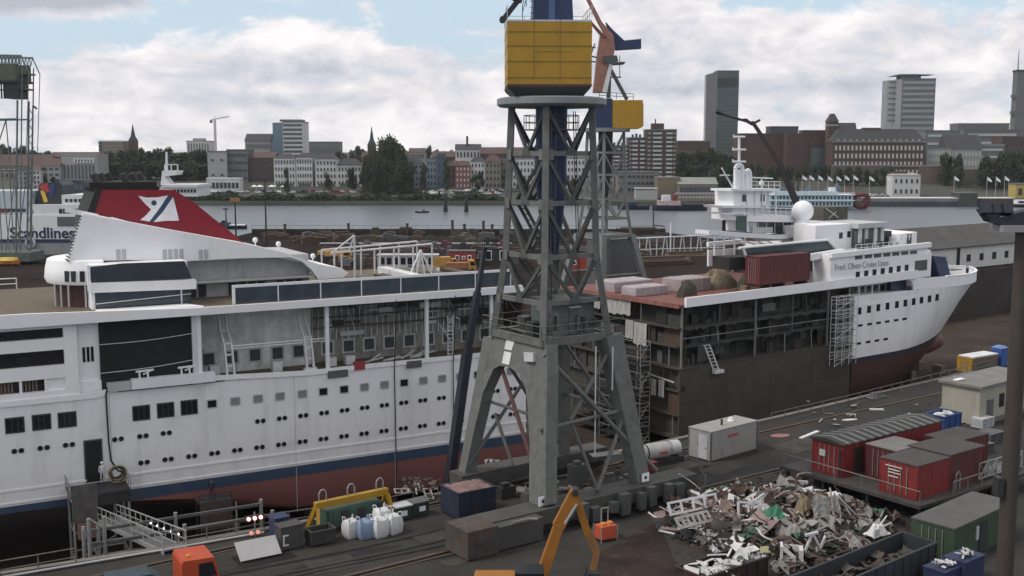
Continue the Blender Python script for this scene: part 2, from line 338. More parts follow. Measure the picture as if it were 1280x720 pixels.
for i in range(2):
    o=rnd.uniform(-3,3.5); pts=[]
    for k in range(15): pts.append((-14+k*3.2,2.2+o+.5*math.sin(k*.6+i)))
    for sgn in(0,1.8):
        P_=[Vector((ra[0],ra[1],0))+d*(x+rnd.uniform(-.1,.1))+nrm*(y+sgn) for x,y in pts]; g=MB(); vs=[]; 
        for p in P_: vs+=[tuple(p+nrm*.10+Vector((0,0,.034+.0009*i))),tuple(p-nrm*.10+Vector((0,0,.034+.0009*i)))]
        g.add(vs,[(2*k,2*k+1,2*k+3,2*k+2) for k in range(len(P_)-1)]); tag(g.build('tyre_track',PATCHM[0]),kind='structure')
# railing along the dock edge
RPAINT=mat('railing_grey',(.15,.145,.13),.6,.2,var=.3,rust=.3)
def edge_rail(pxs,label,inset=0):
    g=MB(); railing(g,[onz(*p) for p in pxs],1.15,2.0,.045,(1,.5)); tag(g.build('railing',RPAINT),label,'railing')
edge_rail([(-60,741),(0,724),(95,707)],'grey tube railing on the dock edge at far left below the gangway tower')
edge_rail([(222,684),(330,664),(392,655)],'grey tube railing on the dock edge between gangway and yellow lifting frame')
edge_rail([(485,641),(548,627)],'short grey tube railing beside the dark blue bin on the dock edge')
edge_rail([(964,531),(1060,508),(1152,484),(1250,459)],'long pale railing on the dock edge in front of the brown ship section')
g=MB(); p=[onz(-80,742),onz(5,724),onz(205,690),onz(330,668)]
for a,b in zip(p,p[1:]): g.tube(Vector(a)+Vector((0,0,.16)),Vector(b)+Vector((0,0,.16)),.07,n=8)
tag(g.build('service_pipe',GREYW),'white pipe lying along the dock edge beneath the gangway','pipe')
# dock fenders / kerb
g=MB()
for a,b in zip(E,E[1:]): g.beam((a[0],a[1],.1),(b[0],b[1],.1),.5,.26)
tag(g.build('kerb',CONC),kind='structure')

hz_=bpy.data.materials.new('haze_air'); hz_.use_nodes=True; nt=hz_.node_tree
for n_ in list(nt.nodes):
    if n_.type!='OUTPUT_MATERIAL': nt.nodes.remove(n_)
pv=nt.nodes.new('ShaderNodeVolumePrincipled'); pv.inputs['Color'].default_value=(.86,.9,.95,1); pv.inputs['Density'].default_value=.000055; pv.inputs['Anisotropy'].default_value=.2
nt.links.new(pv.outputs[0],nt.nodes['Material Output'].inputs['Volume'])
g=MB(); g.box(-1520,1520,-120,2620,-12,150); tag(g.build('haze',hz_),kind='stuff')
# ------------------------------------------------------------------ stern half of the cruise ship
WL=(.79,.79,.805)
HULLM=band_mat('stern_hull_paint',[(-9,(.235,.10,.09)),(-4.55,(.042,.072,.13)),(-3.5,WL),(-3.05,WL),(5,WL)],-10,6,.42,.34,(.17,.14,.115))
st=thing('ship_stern_section','white after half of a cruise ship with red funnel standing in the dry dock','ship',(S.O[0],S.O[1],0),S.rz)
B=22.5; U1=50.6
def hb(u):
    return 1.0 if u>-22 else max(.35,1-((-22-u)/16)**2*.6)
rows=[]
for u in [-36,-33,-30,-26,-22]+[x*6.05-16 for x in range(12)]:
    u=min(u,U1); k=hb(u); h=B/2*k; c=B/2
    q=max(0,min(1,(30-u)/26)); q=q*q*(3-2*q); za,zb,zc=-6.6+2.5*q,-7.9+3.35*q,-8.6+3.7*q; i1,i2=.45+.9*q,1.6+4.5*q
    rows.append([(u,c-h,5.3),(u,c-h,2),(u,c-h,-3.5),(u,c-h,za),(u,c-h+i1,zb),(u,c-h+i2,zc),(u,c+h-i2,zc),(u,c+h-i1,zb),(u,c+h,za),(u,c+h,-3.5),(u,c+h,2),(u,c+h,5.3)])
g=MB(); g.loft(rows,close=True); g.build('hull',HULLM,st,smooth=True)
WH=mat('ship_white',(.82,.82,.83),.5,streak=.12,var=.05,scale=.4)
# rubbing strakes and bulwark lip
g=MB()
for z,t in((-2.15,.09),(-3.25,.07)): g.box(-30,U1,-.07,.02,z-t,z+t)
g.build('rubbing_strake',WH,st)
g=MB(); g.prism([(-34,5.1),(8,5.0),(10,5.45),(18,5.5),(27,5.1),(33,5.2),(U1,5.2),(U1,5.62),(33,5.62),(27,5.55),(18,5.95),(10,5.9),(8,5.5),(-34,5.5)],'y',-.12,.12); g.build('bulwark',WH,st)
# windows of the hull
def win3():
    g=MB(); g.box(-.75,.75,-.05,0,-.68,.68); g.mi(1)
    for k in(-1,0,1): g.box(k*.46-.19,k*.46+.19,-.075,-.02,-.56,.56)
    return g.build('window',[mat('window_frame_dark',(.05,.05,.055),.5),DGL],st)
w3=win3(); first=True
for px,py in((18.5,531.5),(52,527.5),(84,524.5),(176.5,516),(207,512.5),(236.5,509)):
    u,z=S.onv(px,py,0); o=w3 if first else inst('window',w3.data,st); first=False; o.location=(u,0,z)
def win1(m,nm):
    g=MB(); g.prism([(-.48,-.3),(-.38,-.42),(.38,-.42),(.48,-.3),(.48,.3),(.38,.42),(-.38,.42),(-.48,.3)],'y',-.04,.0); g.mi(1); g.box(-.37,.37,-.06,-.02,-.31,.31)
    me=g.build(nm,[GREYW,m],st); return me
wd1=win1(DGL,'window'); wl1=win1(LGL,'window'); used=set()
sx=[265,294,322.5,350,378,404,430,455.5,480.5,505,529,552.5,575,597,618,638]; sy=[506,502.5,499,496.5,493,489,486,483,479.5,476.5,473.5,470.5,467.5,464.5,461.5,459]
for i,(x,y) in enumerate(zip(sx,sy)):
    u,z=S.onv(x,y,0); pr=wd1 if i in(0,5,6,9,13) else wl1
    if pr.name in used: o=inst('window',pr.data,st)
    else: o=pr; used.add(pr.name)
    o.location=(u,0,3.38)
    if pr is wl1: o['label']='grey covered window'
g=MB(); g.tube((0,0,0),(0,-.05,0),.24,n=12); g.mi(1); g.tube((0,-.02,0),(0,-.06,0),.19,n=12); ph=g.build('porthole',[mat('porthole_rim',(.25,.26,.27),.4,.6),DGL],st); n=0
up=[9.6,11.7,13.7]+[22.2+2.06*i for i in range(14)]
lo=[(1.6+2.0*i,1.18) for i in range(3)]+[(u,1.15+.008*(u-9)) for u in up]+[(11.7+2.07*i,-1.22) for i in range(19)]
for u,z in lo:
    for s_ in(-.27,.27):
        if u+s_>U1-.6: continue
        o=ph if n==0 else inst('porthole',ph.data,st); n+=1; o.location=(u+s_,0,z)
# shell door
g=MB(); g.box(6.75,8.3,-.05,.0,-2.35,1.4); g.mi(1); g.box(6.87,8.18,-.08,-.02,-2.3,1.28); g.build('side_door',[GREYD,BLK],st)  # unlit inside of the open doorway painted as a black panel, no recess
# weld seams, scuppers
g=MB()
for u in(9.0,35.6,41.9,25.5): g.box(u,u+.05,-.015,.0,-8,5.1)
g.build('plate_seam',GREYW,st)
# superstructure aft part with long dark window bands
g=MB()
g.box(-34,5.6,.0,.5,5.3,6.0); g.box(-34,5.6,.0,.5,7.05,8.15); g.box(-34,5.6,.0,.5,9.45,10.45); g.box(-34,5.6,0,.5,11.3,11.6); g.box(5.6,6.65,-.02,.5,5.3,11.6)
g.box(6.65,8.5,.62,1.2,5.3,11.6); g.box(-34,6.65,.5,22.5,11.2,11.6); g.box(6.55,8.55,.35,.64,5.3,6.4)
g.box(-34,8.5,21.5,22.5,5.3,11.6); g.build('superstructure',WH,st)
g=MB(); g.box(-33,5.6,.4,.9,8.1,9.5); g.build('window_band',DGL,st); g=MB(); g.box(-33,5.6,.4,.9,10.4,11.35); g.build('window_band',DGL,st)
g=MB(); g.box(-33,5.6,1.0,1.4,5.9,7.1); g.build('window_band',DARKST,st)
CURT=mat('curtain',(.22,.16,.14),.9,var=.4,scale=4)
g=MB()
for k in range(26): g.box(5.35-k*.27-.16,5.35-k*.27,.8,.86,5.95,7.05) if k%7<5 and k>4 else None
g.build('curtain',CURT,st)
g=MB()
for u in(3.95,2.0,-1,-4): g.box(u,u+.2,.05,.3,6,7.05)
g.box(4.15,5.6,.2,.3,6,7.05); g.build('mullion',WH,st)
g=MB()
for k in range(3): g.box(7.12+k*.34,7.12+k*.34+.22,.56,.63,8.1,9.4)
g.build('slit_window',DGL,st)
# black netting over the atrium opening
g=MB(); g.box(8.5,16.35,.35,.5,5.4,11.5); g.build('netting',BLK,st)
g=MB()
for a,b in((9.55,9.9),(7.05,7.5)): 
    g=MB(); pts=[(8.5+7.8*t/8,.3,a+(b-a)*t/8-.12*math.sin(math.pi*t/8)) for t in range(9)]; g.path(pts,.035,5); g.build('netting_cable',W2,st)
g=MB(); g.box(16.3,17.05,.1,.6,5.3,11.5); g.build('pillar',W2,st)
# promenade recess
INW=mat('promenade_wall',(.68,.675,.655),.75,var=.35,scale=.5,streak=.7,rust=.12,rustc=(.12,.10,.09))
INW2=mat('stripped_wall',(.27,.255,.235),.8,var=.55,scale=.7,streak=.7,rust=.35,rustc=(.05,.042,.035))
g=MB(); g.box(17,28.6,4.0,22.4,5.32,11.5); g.build('deckhouse_wall',INW,st)
g=MB(); g.box(28.6,U1-.3,4.4,22.4,5.32,11.5); g.build('stripped_deckhouse_wall',INW2,st)
g=MB(); g.box(-34,U1,.1,22.4,5.301,5.32); g.build('promenade_deck',TEAK,st)
g=MB(); g.box(-.55,.55,-.06,0,-.55,.55); g.mi(1); g.box(-.4,.4,-.09,-.03,-.42,.42); pw=g.build('promenade_window',[GREYW,mat('dim_glass',(.06,.06,.062),.3,var=.4)],st); pw.scale=(1.25,1,1.3)
for i,u in enumerate((18.6,20.8,23.0,25.2,27.3,30.4,32.6,34.8,37.0,39.2,41.4,43.6,45.8,48.0)):
    o=pw if i==0 else inst('promenade_window',pw.data,st); o.location=(u,4.0 if u<28.6 else 4.4,6.75); o.scale=(1.25,1,1.3)
for i in range(30):
    g=MB(); u=29+rnd.random()*20; z=7.8+rnd.random()*3.0; w=.4+rnd.random()*2.2; v=rnd.uniform(3.7,4.2); g.box(u,min(u+w,U1-.4),v,v+.15,z,z+.1+rnd.random()*.7); g.build('stripped_panel',rnd.choice((GREYD,GREYW,RUSTY,DARKST,W2)),st)
for i in range(22):
    g=MB(); u=28.8+rnd.random()*21; g.tube((u,rnd.uniform(1.5,4),11.5),(u+rnd.uniform(-1,1),rnd.uniform(1.5,4),11.5-rnd.uniform(.6,3)),.035,n=4); g.build('hanging_cable',rnd.choice((RUBBER,GREYW)),st)
g=MB()
for i in range(34):
    u=28.8+i*.62; g.box(u,u+.07,4.25,4.41,7.5,11.4)
g.build('frame_rib',INW,st)
g=MB()
for z in(8.9,9.9,10.9): g.tube((28.7,3.6,z),(U1-.3,3.6,z),.09,n=6)
g.build('ceiling_pipe',GREYD,st)
# roof slab with white fascia
g=MB(); g.box(-34,U1,-.55,23.0,11.62,12.2); g.prism([(-34,11.62),(U1,11.62),(U1,12.35),(30,12.3),(16,12.3),(3,12.75),(-34,12.85)],'y',-.62,-.3)
g.build('roof_fascia',WH,st)
g=MB(); g.box(-34,U1-.2,-.25,22.6,12.2,12.26); g.build('upper_deck',TEAK,st)
g=MB(); g.prism([(8.5,-.3),(17.3,-.3),(16.2,1.9),(8.5,1.9)],'z',12.27,12.42); g.build('white_deck_panel',WH,st)
g=MB(); railing(g,[(-30,22.3,12.25),(4,22.3,12.25)],1.1,2,.06,(1,.5)); g.build('deck_rail',W,st)
# pillars between promenade and roof
for px,y0 in((249,0),(409,0),(533.5,0),(614,0)):
    u,_=S.onv(px,430,.2); g=MB(); g.box(u-.17,u+.17,.05,.35,5.5,11.65); g.build('pillar',W,st)
# lifeboat davits with a rail between them
dav=[]
for px in(283,382):
    u,_=S.onv(px,440,1.6); g=MB()
    pr=[(2.9,11.2),(2.4,9.6),(1.1,8.6),(.75,7.6),(.25,5.6)]
    for (a,za),(b,zb) in zip(pr,pr[1:]):
        for du in(-.33,.33): g.beam((u+du,a,za),(u+du,b,zb),.16,.34)
    for a,z in((2.4,9.6),(1.1,8.6),(.75,7.6),(.5,6.6)): g.beam((u-.33,a,z),(u+.33,a,z),.12,.2)
    g.beam((u-.6,.3,5.5),(u+.6,.3,5.5),.5,.5); g.build('davit',W2,st)
g=MB(); u0,_=S.onv(287,440,1.2); u1,_=S.onv(409,432,1.2); g.tube((u0,1.1,8.3),(u1,1.1,8.3),.07); g.tube((u0,1.1,8.05),(u1,1.1,8.05),.05); g.build('davit_rail',W,st)
g=MB(); 
for u,zz in((18.2,6.2),(24.1,6.0),(29.5,5.9),(31.4,5.9)): g.box(u,u+.9,1.8,2.6,5.35,zz+.3)
g.build('deck_locker',W2,st)
# platform with mooring gear in front of the netting
g=MB(); g.box(10.9,18.1,-.5,.3,5.5,6.35); g.build('tender_platform',W,st)
g=MB(); g.box(8.9,11.1,-.3,.3,5.45,6.2); g.build('platform_locker',GREYW,st)
for u in(11.6,15.2):
    g=MB(); g.tube((u,-.2,6.35),(u,-.2,7.0),.08); g.tube((u+.7,-.2,6.35),(u+.7,-.2,7.0),.08); g.beam((u-.3,-.2,7.0),(u+1.2,-.2,7.05),.14,.16); g.beam((u+.3,-.2,6.7),(u+1.0,-.2,7.0),.1); g.build('winch_frame',W,st)
# deck edge openings and litter of the refit
for px,py,w,h,m in((422,467,2.0,.7,GREYD),(517,455,1.6,.7,GREYD),(449,457,1.1,.8,mat('red_cover',(.30,.04,.05),.6))):
    u,z=S.onv(px,py,0); g=MB(); g.box(u-w/2,u+w/2,-.16,.25,z-h/2,z+h/2); g.build('deck_gear',m,st)
g=MB(); 
for i in range(9):
    u=31+rnd.random()*8; g.beam((u,.5,5.7),(u+1+rnd.random()*2,.8,5.9+rnd.random()*.5),.08,.12)
g.build('loose_pipes',GREYW,st)
# white frame ladder on the promenade
g=MB(); u,_=S.onv(563,425,.6)
for k in(-.28,.28): g.tube((u+k,.6,5.4),(u+k,.6,9.6),.06)
for k in range(10): g.tube((u-.28,.6,5.7+k*.4),(u+.28,.6,5.7+k*.4),.04)
g.tube((u-1.2,.6,8.8),(u,.6,7.0),.05); g.tube((u+1.1,.6,9.2),(u+.28,.6,9.5),.05); g.build('ladder',W2,st)
# glass wind screen on the upper deck
g=MB(); g.box(20.3,U1-1,.45,.5,12.3,13.75); g.build('glass_screen',BGL,st)
g=MB(); g.box(20.1,U1-1,.38,.56,13.75,14.0)
for k in range(8): g.box(20.2+k*4.1,20.3+k*4.1,.4,.55,12.25,13.8)
g.box(20.1,20.35,.38,.56,12.25,13.8); g.build('screen_rail',W,st)
# two storey lounge front with dark glass
g=MB(); g.prism([(8.3,14.75),(16.9,14.65),(16.3,16.25),(11,16.3),(8.1,16.1)],'y',2.0,2.3); g.build('lounge_window',mat('lounge_glass',(.035,.043,.055),.18,var=.2,spec=.6),st)
g=MB(); g.prism([(8.6,12.35),(16.8,12.35),(16.8,13.75),(8.5,13.95)],'y',2.3,2.5); g.build('lounge_window',BGL,st)
g=MB(); g.prism([(8.1,13.9),(17.2,13.7),(17.2,14.55),(8.1,14.75)],'y',1.7,2.6); g.box(8.35,16.6,2.35,9,12.3,16.2); g.box(8.0,8.25,1.95,2.3,14.0,16.3)
for u in(8.45,15.9): g.box(u,u+.12,2.22,2.4,12.3,13.9)
g.build('lounge_frame',WH,st)
g=MB(); g.path([(8.6+8.2*t/8,2.15,12.85+.05*t) for t in range(9)],.04,5); g.build('lounge_rail',W,st)
# rounded aft balcony over a dark red drum
g=MB(); g.lathe([(4.3,14.3),(4.5,14.7),(4.4,15.6),(4.2,16.4),(4.0,16.5),(.1,16.55)],(9.7,8.3,0),28,R(90),R(270)); g.build('aft_balcony',WH,st,smooth=True)
g=MB(); g.lathe([(3.7,12.25),(3.7,14.3)],(9.7,8.3,0),24,R(90),R(270)); g.build('drum_house',mat('dark_maroon',(.075,.035,.033),.7,var=.3,streak=.3),st,smooth=True)
g=MB()
for a in(205,216,227,248): g.tube((9.7+4.25*math.cos(R(a)),8.3+4.25*math.sin(R(a)),12.3),(9.7+4.25*math.cos(R(a)),8.3+4.25*math.sin(R(a)),14.4),.08)
g.build('balcony_post',GREYW,st)
g=MB()
for a in(228,236,246,258):
    g=MB(); g.bx((9.7+4.46*math.cos(R(a)),8.3+4.46*math.sin(R(a)),15.1),(.12,.42,.95),R(a)); g.build('balcony_window',DGL,st)
# white casing that carries the funnel
cas=[(6.9,16.4),(8.3,20.6),(8.9,20.45),(12.5,19.65),(16.6,18.7),(22.6,17.4),(26,16.45),(30.0,15.0),(32.3,14.5),(33.0,14.0),(32.4,13.6),(29.8,13.55),(29.2,14.5),(28.2,15.4),(27.0,15.85),(22,16.0),(17.2,15.95),(12,16.3)]
g=MB(); g.prism(cas,'y',5,6.0); (lambda:[g.prism([(u_,16.2),(u_+.9,zz)]+[p for p in cas[2:10] if p[0]>u_+1.2]+[(32,13.9),(29.5,14.9),(26,15.8),(u_+2,15.9)],'y',a_,b_) for u_,zz,a_,b_ in((8.6,20.4,6,7.5),(10.2,20.1,7.5,9.5),(12.2,19.7,9.5,12),(14.2,19.1,12,15))])(); g.build('funnel_casing',WH,st)
g=MB(); g.box(14,29.4,6.6,16,12.25,15.95); g.build('casing_wall',mat('casing_wall_grey',(.40,.40,.405),.6,streak=.5,var=.2),st)
g=MB()
for i in range(13): g.box(16.6+i*.95,16.6+i*.95+.7,6.45,6.62,12.35,13.5) if i not in(3,4,9) else None
g.build('casing_shade_panel',DARKST,st)  # dark panels paint in the shadow and dark openings along the wall's foot
g=MB(); g.box(16.6,29.6,5.3,6.7,13.75,13.95); g.build('casing_walkway',GREYW,st)
for px,w in((148,2),(206,4),(251,2)):
    u,z=S.onv(px,318,5); 
    for k in range(w): g=MB(); g.box(u+k*.5-.18,u+k*.5+.18,4.95,5.02,z-.45,z+.45); g.build('casing_window',GREYW,st)
g=MB()
for i in range(15):
    t=i/14; g.bx((7.0+1.2*t-.12,5.6,16.5+3.9*t),(.25,1.2,.1),0,0,R(20))
g.build('louvre',GREYD,st)
g=MB(); g.beam((6.9,5.6,20.95),(9.6,5.4,20.3),.12,.4); g.build('casing_fin',WH,st)
# funnel
FR=mat('funnel_red',(.22,.0105,.021),.42,var=.1,streak=.15)
fun=[(9.2,19.2),(10.35,22.55),(16.9,22.45),(18.6,21.3),(23.6,17.0),(20,16.5),(12,17)]
g=MB(); g.prism(fun,'y',8,14); fo=g.build('funnel',FR,st)
g=MB(); g.prism([(8.6,19.4),(9.3,19.3),(10.45,22.6),(9.9,22.7)],'y',7.9,14.1); g.box(9.7,15.6,8.3,13.7,22.5,22.75); g.build('funnel_cap',RUBBER,fo)
for i,u in enumerate((10.2,11.0,11.9,12.8,13.9,14.8)):
    g=MB(); g.tube((u+.35,9.6+(i%3)*1.6,22.6),(u-.25,9.6+(i%3)*1.6,24.0),.34,.34,10); g.build('exhaust_pipe',mat('sooty_pipe',(.05,.05,.05),.7,var=.4),fo,smooth=True)
g=MB(); g.box(9.4,15.4,8.4,13.6,22.75,23.25); g.build('soot_housing',RUBBER,fo)
def fp(pts): return [S.onv(x,y,7.93) for x,y in pts]
def z4(pts): return [(40+x/6,200+y/6) for x,y in pts]
EW=mat('emblem_white',(.78,.78,.80),.5); EB=mat('emblem_blue',(.03,.06,.12),.5)
g=MB(); g.prism(fp(z4([(795,268),(860,282),(940,280),(1020,266),(950,372),(880,462),(850,456),(812,450),(860,410),(893,370),(850,330)])),'y',7.93,7.99)
g.prism(fp(z4([(1058,278),(1075,340),(1103,455),(1000,456),(912,466),(985,385)])),'y',7.93,7.99)
g.mi(1); g.prism(fp(z4([(1022,268),(1056,277),(985,385),(912,466),(882,462),(950,372)])),'y',7.94,7.99)
u,z=S.onv(40+915/6,200+322/6,7.9); g.tube((u,7.9,z),(u,7.99,z),.25,n=14); g.build('emblem',[EW,EB],fo)
# cut end of the section: torn decks
g=MB()
for z in(-5.5,-2.8,0,2.6): g.box(U1-.1,U1+.35,.3,22.2,z-.12,z+.12)
g.build('cut_deck_edge',RUSTY,st)
g=MB(); g.box(U1-.35,U1+.02,.4,22,5.4,11.5); g.build('cut_bulkhead',RUSTY,st)
# frames and davits standing on the upper deck
def gantry(px,py,py2,v,kind):
    u,z=S.onv(px,py,v); u2,zt=S.onv(px,py2,v); return u,12.26,zt
g=MB(); u,z0,zt=gantry(620/4.923+400,340,310,9,0)
for dx in(-1.6,-.6,.6,1.6): g.tube((u+dx,9,12.3),(u,9,15.6),.09)
g.build('tripod_frame',W,st)
g=MB()
ua,_=S.onv(418,330,12); ub,_=S.onv(540,320,12)
for k in range(6):
    u=ua+(ub-ua)*k/5; g.tube((u,12,12.3),(u,12,15.4+.1*k),.1); g.tube((u,16,12.3),(u,16,15.4+.1*k),.1)
g.tube((ua,12,15.4),(ub,12,15.9),.11); g.tube((ua,16,15.4),(ub,16,15.9),.11); u=ua+(ub-ua)*.2
g.tube((ua-.4,12,15.3),(u,12,17.2),.08); g.tube((u,12,17.2),(u,12,12.3),.12); g.tube((u,12,17.2),(u-.6,12,15.5),.08)
g.build('awning_frame',W2,st)
for px,py in((319,300),(348,305),(391,320)):
    u,z=S.onv(px,py,6); g=MB(); g.sphere((u,6,z),.26,10); g.tube((u,6,z-.9),(u,6,z),.06); g.build('deck_lamp',W,st)
for i in range(7):
    g=MB(); u=36+i*1.9+rnd.random(); h=.5+rnd.random()*.7; g.box(u,u+1.2,4+rnd.random()*8,6+rnd.random()*8+3,12.26,12.26+h); g.build('deck_debris',[GREYD,RUSTY,W2,DARKST][i%4],st)
# hoses down the hull
def hose(name,pts,label,r=.07):
    g=MB(); g.path([S.w(*p) for p in pts],r,6); tag(g.build(name,RUBBER),label,'hose')
hose('hose',[(8.9,-.15,5.9),(8.75,-.2,5.2),(8.8,-.2,1),(8.9,-.3,-.6),(9.4,-.5,-1.5),(10.3,-.8,-1.9)],'black hose hanging down the white hull beside the open side door',.08)
hose('hose',[(35.7,-.2,12.4),(35.7,-.75,11.5),(35.6,-.2,5),(35.7,-.2,-9.8)],'thin dark hose hanging down the hull, left of the pair near the leaning boom',.05)
hose('hose',[(42.1,-.2,12.4),(42.1,-.75,11.5),(42.0,-.2,5),(42.0,-.2,-9.8)],'thin dark hose hanging down the hull nearest to the leaning boom',.05)
# keel blocks
kb=MB(); kb.box(-.6,.6,-.8,.8,0,1.0); kb.mi(1); kb.box(-.6,.6,-.8,.8,1.0,1.4); k0=kb.build('keel_block',[CONC,WOOD]); n=0
for u in range(20,52,8):
    for v in(3,19):
        o=k0 if n==0 else inst('keel_block',k0.data); n+=1; p=S.w(u,v,-10); o.location=p; o.rotation_euler=(0,0,S.rz); tag(o,'concrete keel block with timber cap on the dock floor under the white hull','keel block','keel blocks under the ship')
# ------------------------------------------------------------------ new middle section in brown primer
md=thing('ship_middle_section','unpainted brown middle section of a cruise ship with open decks and red primed roof','ship section',(M.O[0],M.O[1],0),M.rz)
ML=32.6
g=MB(); g.box(.6,ML,0,22.5,-8.6,.1); g.box(0,.6,0,.25,-8.6,.1); g.box(0,.6,22.2,22.5,-8.6,.1); g.box(0,.6,.25,22.2,-8.6,-8.2); g.build('hull',BROWNP,md)
SLAB=mat('bare_deck_steel',(.06,.052,.046),.75,var=.35,rust=.25,streak=.4)
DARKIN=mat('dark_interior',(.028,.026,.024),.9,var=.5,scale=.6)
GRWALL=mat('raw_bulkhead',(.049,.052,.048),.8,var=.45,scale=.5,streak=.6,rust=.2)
for z,v0 in((-5.6,.02),(-2.6,.02),(.1,-.05),(2.75,.5),(5.05,.2)):
    g=MB(); g.box(-.15 if z>0 else -.1,ML,v0,22.4,z-.14,z+.06); g.build('deck',SLAB,md)
g=MB(); g.box(-.45,ML,.0,22.4,7.62,7.9); g.build('roof',mat('red_primed_deck',(.17,.075,.066),.75,var=.3,scale=.4,streak=.2,rust=.2),md)
g=MB(); g.box(-.5,-.3,-.05,22.4,7.5,8.05); g.build('roof_edge',mat('red_edge',(.25,.10,.085),.7,var=.3,rust=.15),md)
g=MB(); g.prism([(.5,7.6),(47,8.0),(47,9.15),(.5,8.75)],'y',-.35,-.02); g.build('roof_beam',WH,md)
# side bulkheads set back from the open decks
for z0,z1,v in((.16,2.62,2.6),(2.8,4.92,2.2),(5.1,7.62,2.0)):
    g=MB(); g.box(.9,ML-.2,v,v+.2,z0,z1); g.build('side_bulkhead',GRWALL,md)
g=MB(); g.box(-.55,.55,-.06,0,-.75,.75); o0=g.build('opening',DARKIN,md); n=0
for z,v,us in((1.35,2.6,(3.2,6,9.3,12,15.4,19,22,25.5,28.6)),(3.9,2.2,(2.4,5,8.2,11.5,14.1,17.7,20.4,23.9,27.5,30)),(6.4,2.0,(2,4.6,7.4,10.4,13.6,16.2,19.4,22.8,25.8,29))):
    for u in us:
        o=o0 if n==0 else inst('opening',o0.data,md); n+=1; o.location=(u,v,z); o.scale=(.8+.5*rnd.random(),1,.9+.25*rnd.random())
for u,z0,z1,w in((.15,.1,7.6,.22),(13.1,.1,7.6,.2),(27.4,.1,7.6,.22),(6.6,5.1,7.6,.12),(20.2,2.8,7.6,.12),(31.9,.1,7.6,.3)):
    g=MB(); g.box(u,u+w,.0,.2,z0,z1); g.build('pillar',GREYD if w<.2 else mat('pillar_grey',(.17,.17,.16),.7,rust=.15),md)
g=MB()
for z in(3.75,): g.tube((.4,.12,z),(ML-1,.12,z),.04,n=5)
g.build('guard_rail',GALV,md)
g=MB()
for i in range(26):
    g=MB(); u=1.5+rnd.random()*29; z=rnd.choice((.16,2.8,5.1)); h=.3+rnd.random()*1.1; g.bx((u,1.0+rnd.random()*.6,z+h/2),(.3+rnd.random()*1.6,.6,h),rnd.uniform(-.4,.4)); g.build('deck_clutter',rnd.choice((GREYD,DARKST,DARKST,GRWALL)),md)
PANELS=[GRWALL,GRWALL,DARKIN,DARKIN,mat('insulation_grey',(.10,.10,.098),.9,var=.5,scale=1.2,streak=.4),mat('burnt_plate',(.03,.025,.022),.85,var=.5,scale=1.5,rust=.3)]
for k,(z0,z1) in enumerate(((.16,2.60),(2.81,4.90),(5.11,7.6))):
    u=.9
    while u<ML-1:
        w=rnd.uniform(.5,2.6)
        if rnd.random()<.5:
            v=rnd.uniform(.25,2.0); top=z1-(rnd.random()<.35)*rnd.uniform(.3,1.3); bot=z0+(rnd.random()<.25)*rnd.uniform(.3,1.2); n_=6
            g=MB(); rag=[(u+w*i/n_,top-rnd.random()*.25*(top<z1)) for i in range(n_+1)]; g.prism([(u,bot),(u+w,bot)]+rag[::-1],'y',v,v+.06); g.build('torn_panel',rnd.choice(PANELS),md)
        if rnd.random()<.35: g=MB(); x=u+rnd.random(); g.tube((x,rnd.uniform(.1,1.5),z1),(x+rnd.uniform(-.6,.6),rnd.uniform(-.1,1.2),z1-rnd.uniform(.5,2)),.03,n=4); g.build('hanging_cable',RUBBER,md)
        if rnd.random()<.22: g=MB(); x=u+rnd.random(); g.tube((x,.3,z0),(x+rnd.uniform(-.4,.4),.4,z1),.055,n=5); g.build('shore_prop',rnd.choice((GALV,RUSTY,GREYD)),md)
        u+=w+rnd.random()*.6
g=MB()
for z,m0 in((2.69,0),(5.0,1)):
    pts=[(.0,z+.12)]; n_=60
    for i in range(n_+1): pts.append((.0+ML*i/n_,z-.08-rnd.random()**2*.38))
    pts.append((ML,z+.12)); g=MB(); g.prism(pts,'y',.02 if m0 else .42,.10 if m0 else .5); g.build('torn_deck_edge',GRWALL,md)
# port and scuppers in the side plate
g=MB(); g.tube((.55,0,-2.4),(.55,-.03,-2.4),.34,n=12); g.tube((31.4,0,-1.9),(31.4,-.03,-1.9),.36,n=12); g.build('hull_port',BLK,md)
g=MB(); 
for u in(8.2,16.3,24.4): g.box(u,u+.04,-.012,0,-8.5,.05)
g.box(.6,ML,-.012,0,-4.3,-4.26); g.build('weld_seam',DARKST,md)
# aft face: bulkheads, stacks and hanging sheets between the deck edges
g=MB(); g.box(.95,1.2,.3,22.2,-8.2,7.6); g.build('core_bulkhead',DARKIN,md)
BR2=mat('brown_partition',(.048,.04,.034),.8,var=.5,scale=.8,rust=.15)
decks=(-8.2,-5.5,-2.5,.2,2.8,5.12,7.6)
for k in range(6):
    v=.4
    while v<21.5:
        w=.6+rnd.random()*2.4
        if rnd.random()<.62:
            g=MB(); g.box(.25+rnd.random()*.5,.95,v,min(v+w,22),decks[k],decks[k+1]-.16-(rnd.random()<.3)*.9); g.build('partition',rnd.choice((BR2,BR2,GRWALL,DARKIN,RUSTY,GREYD)),md)
        v+=w+rnd.random()*.5
    for j in range(5):
        v=.6+rnd.random()*20; g=MB(); g.tube((.1,v,decks[k]),(.1,v,decks[k+1]-.1),.06,n=6); g.build('stanchion',rnd.choice((GREYD,GALV,RUSTY)),md)
SHEET=mat('white_tarpaulin',(.37,.365,.345),.8,var=.15,streak=.45)
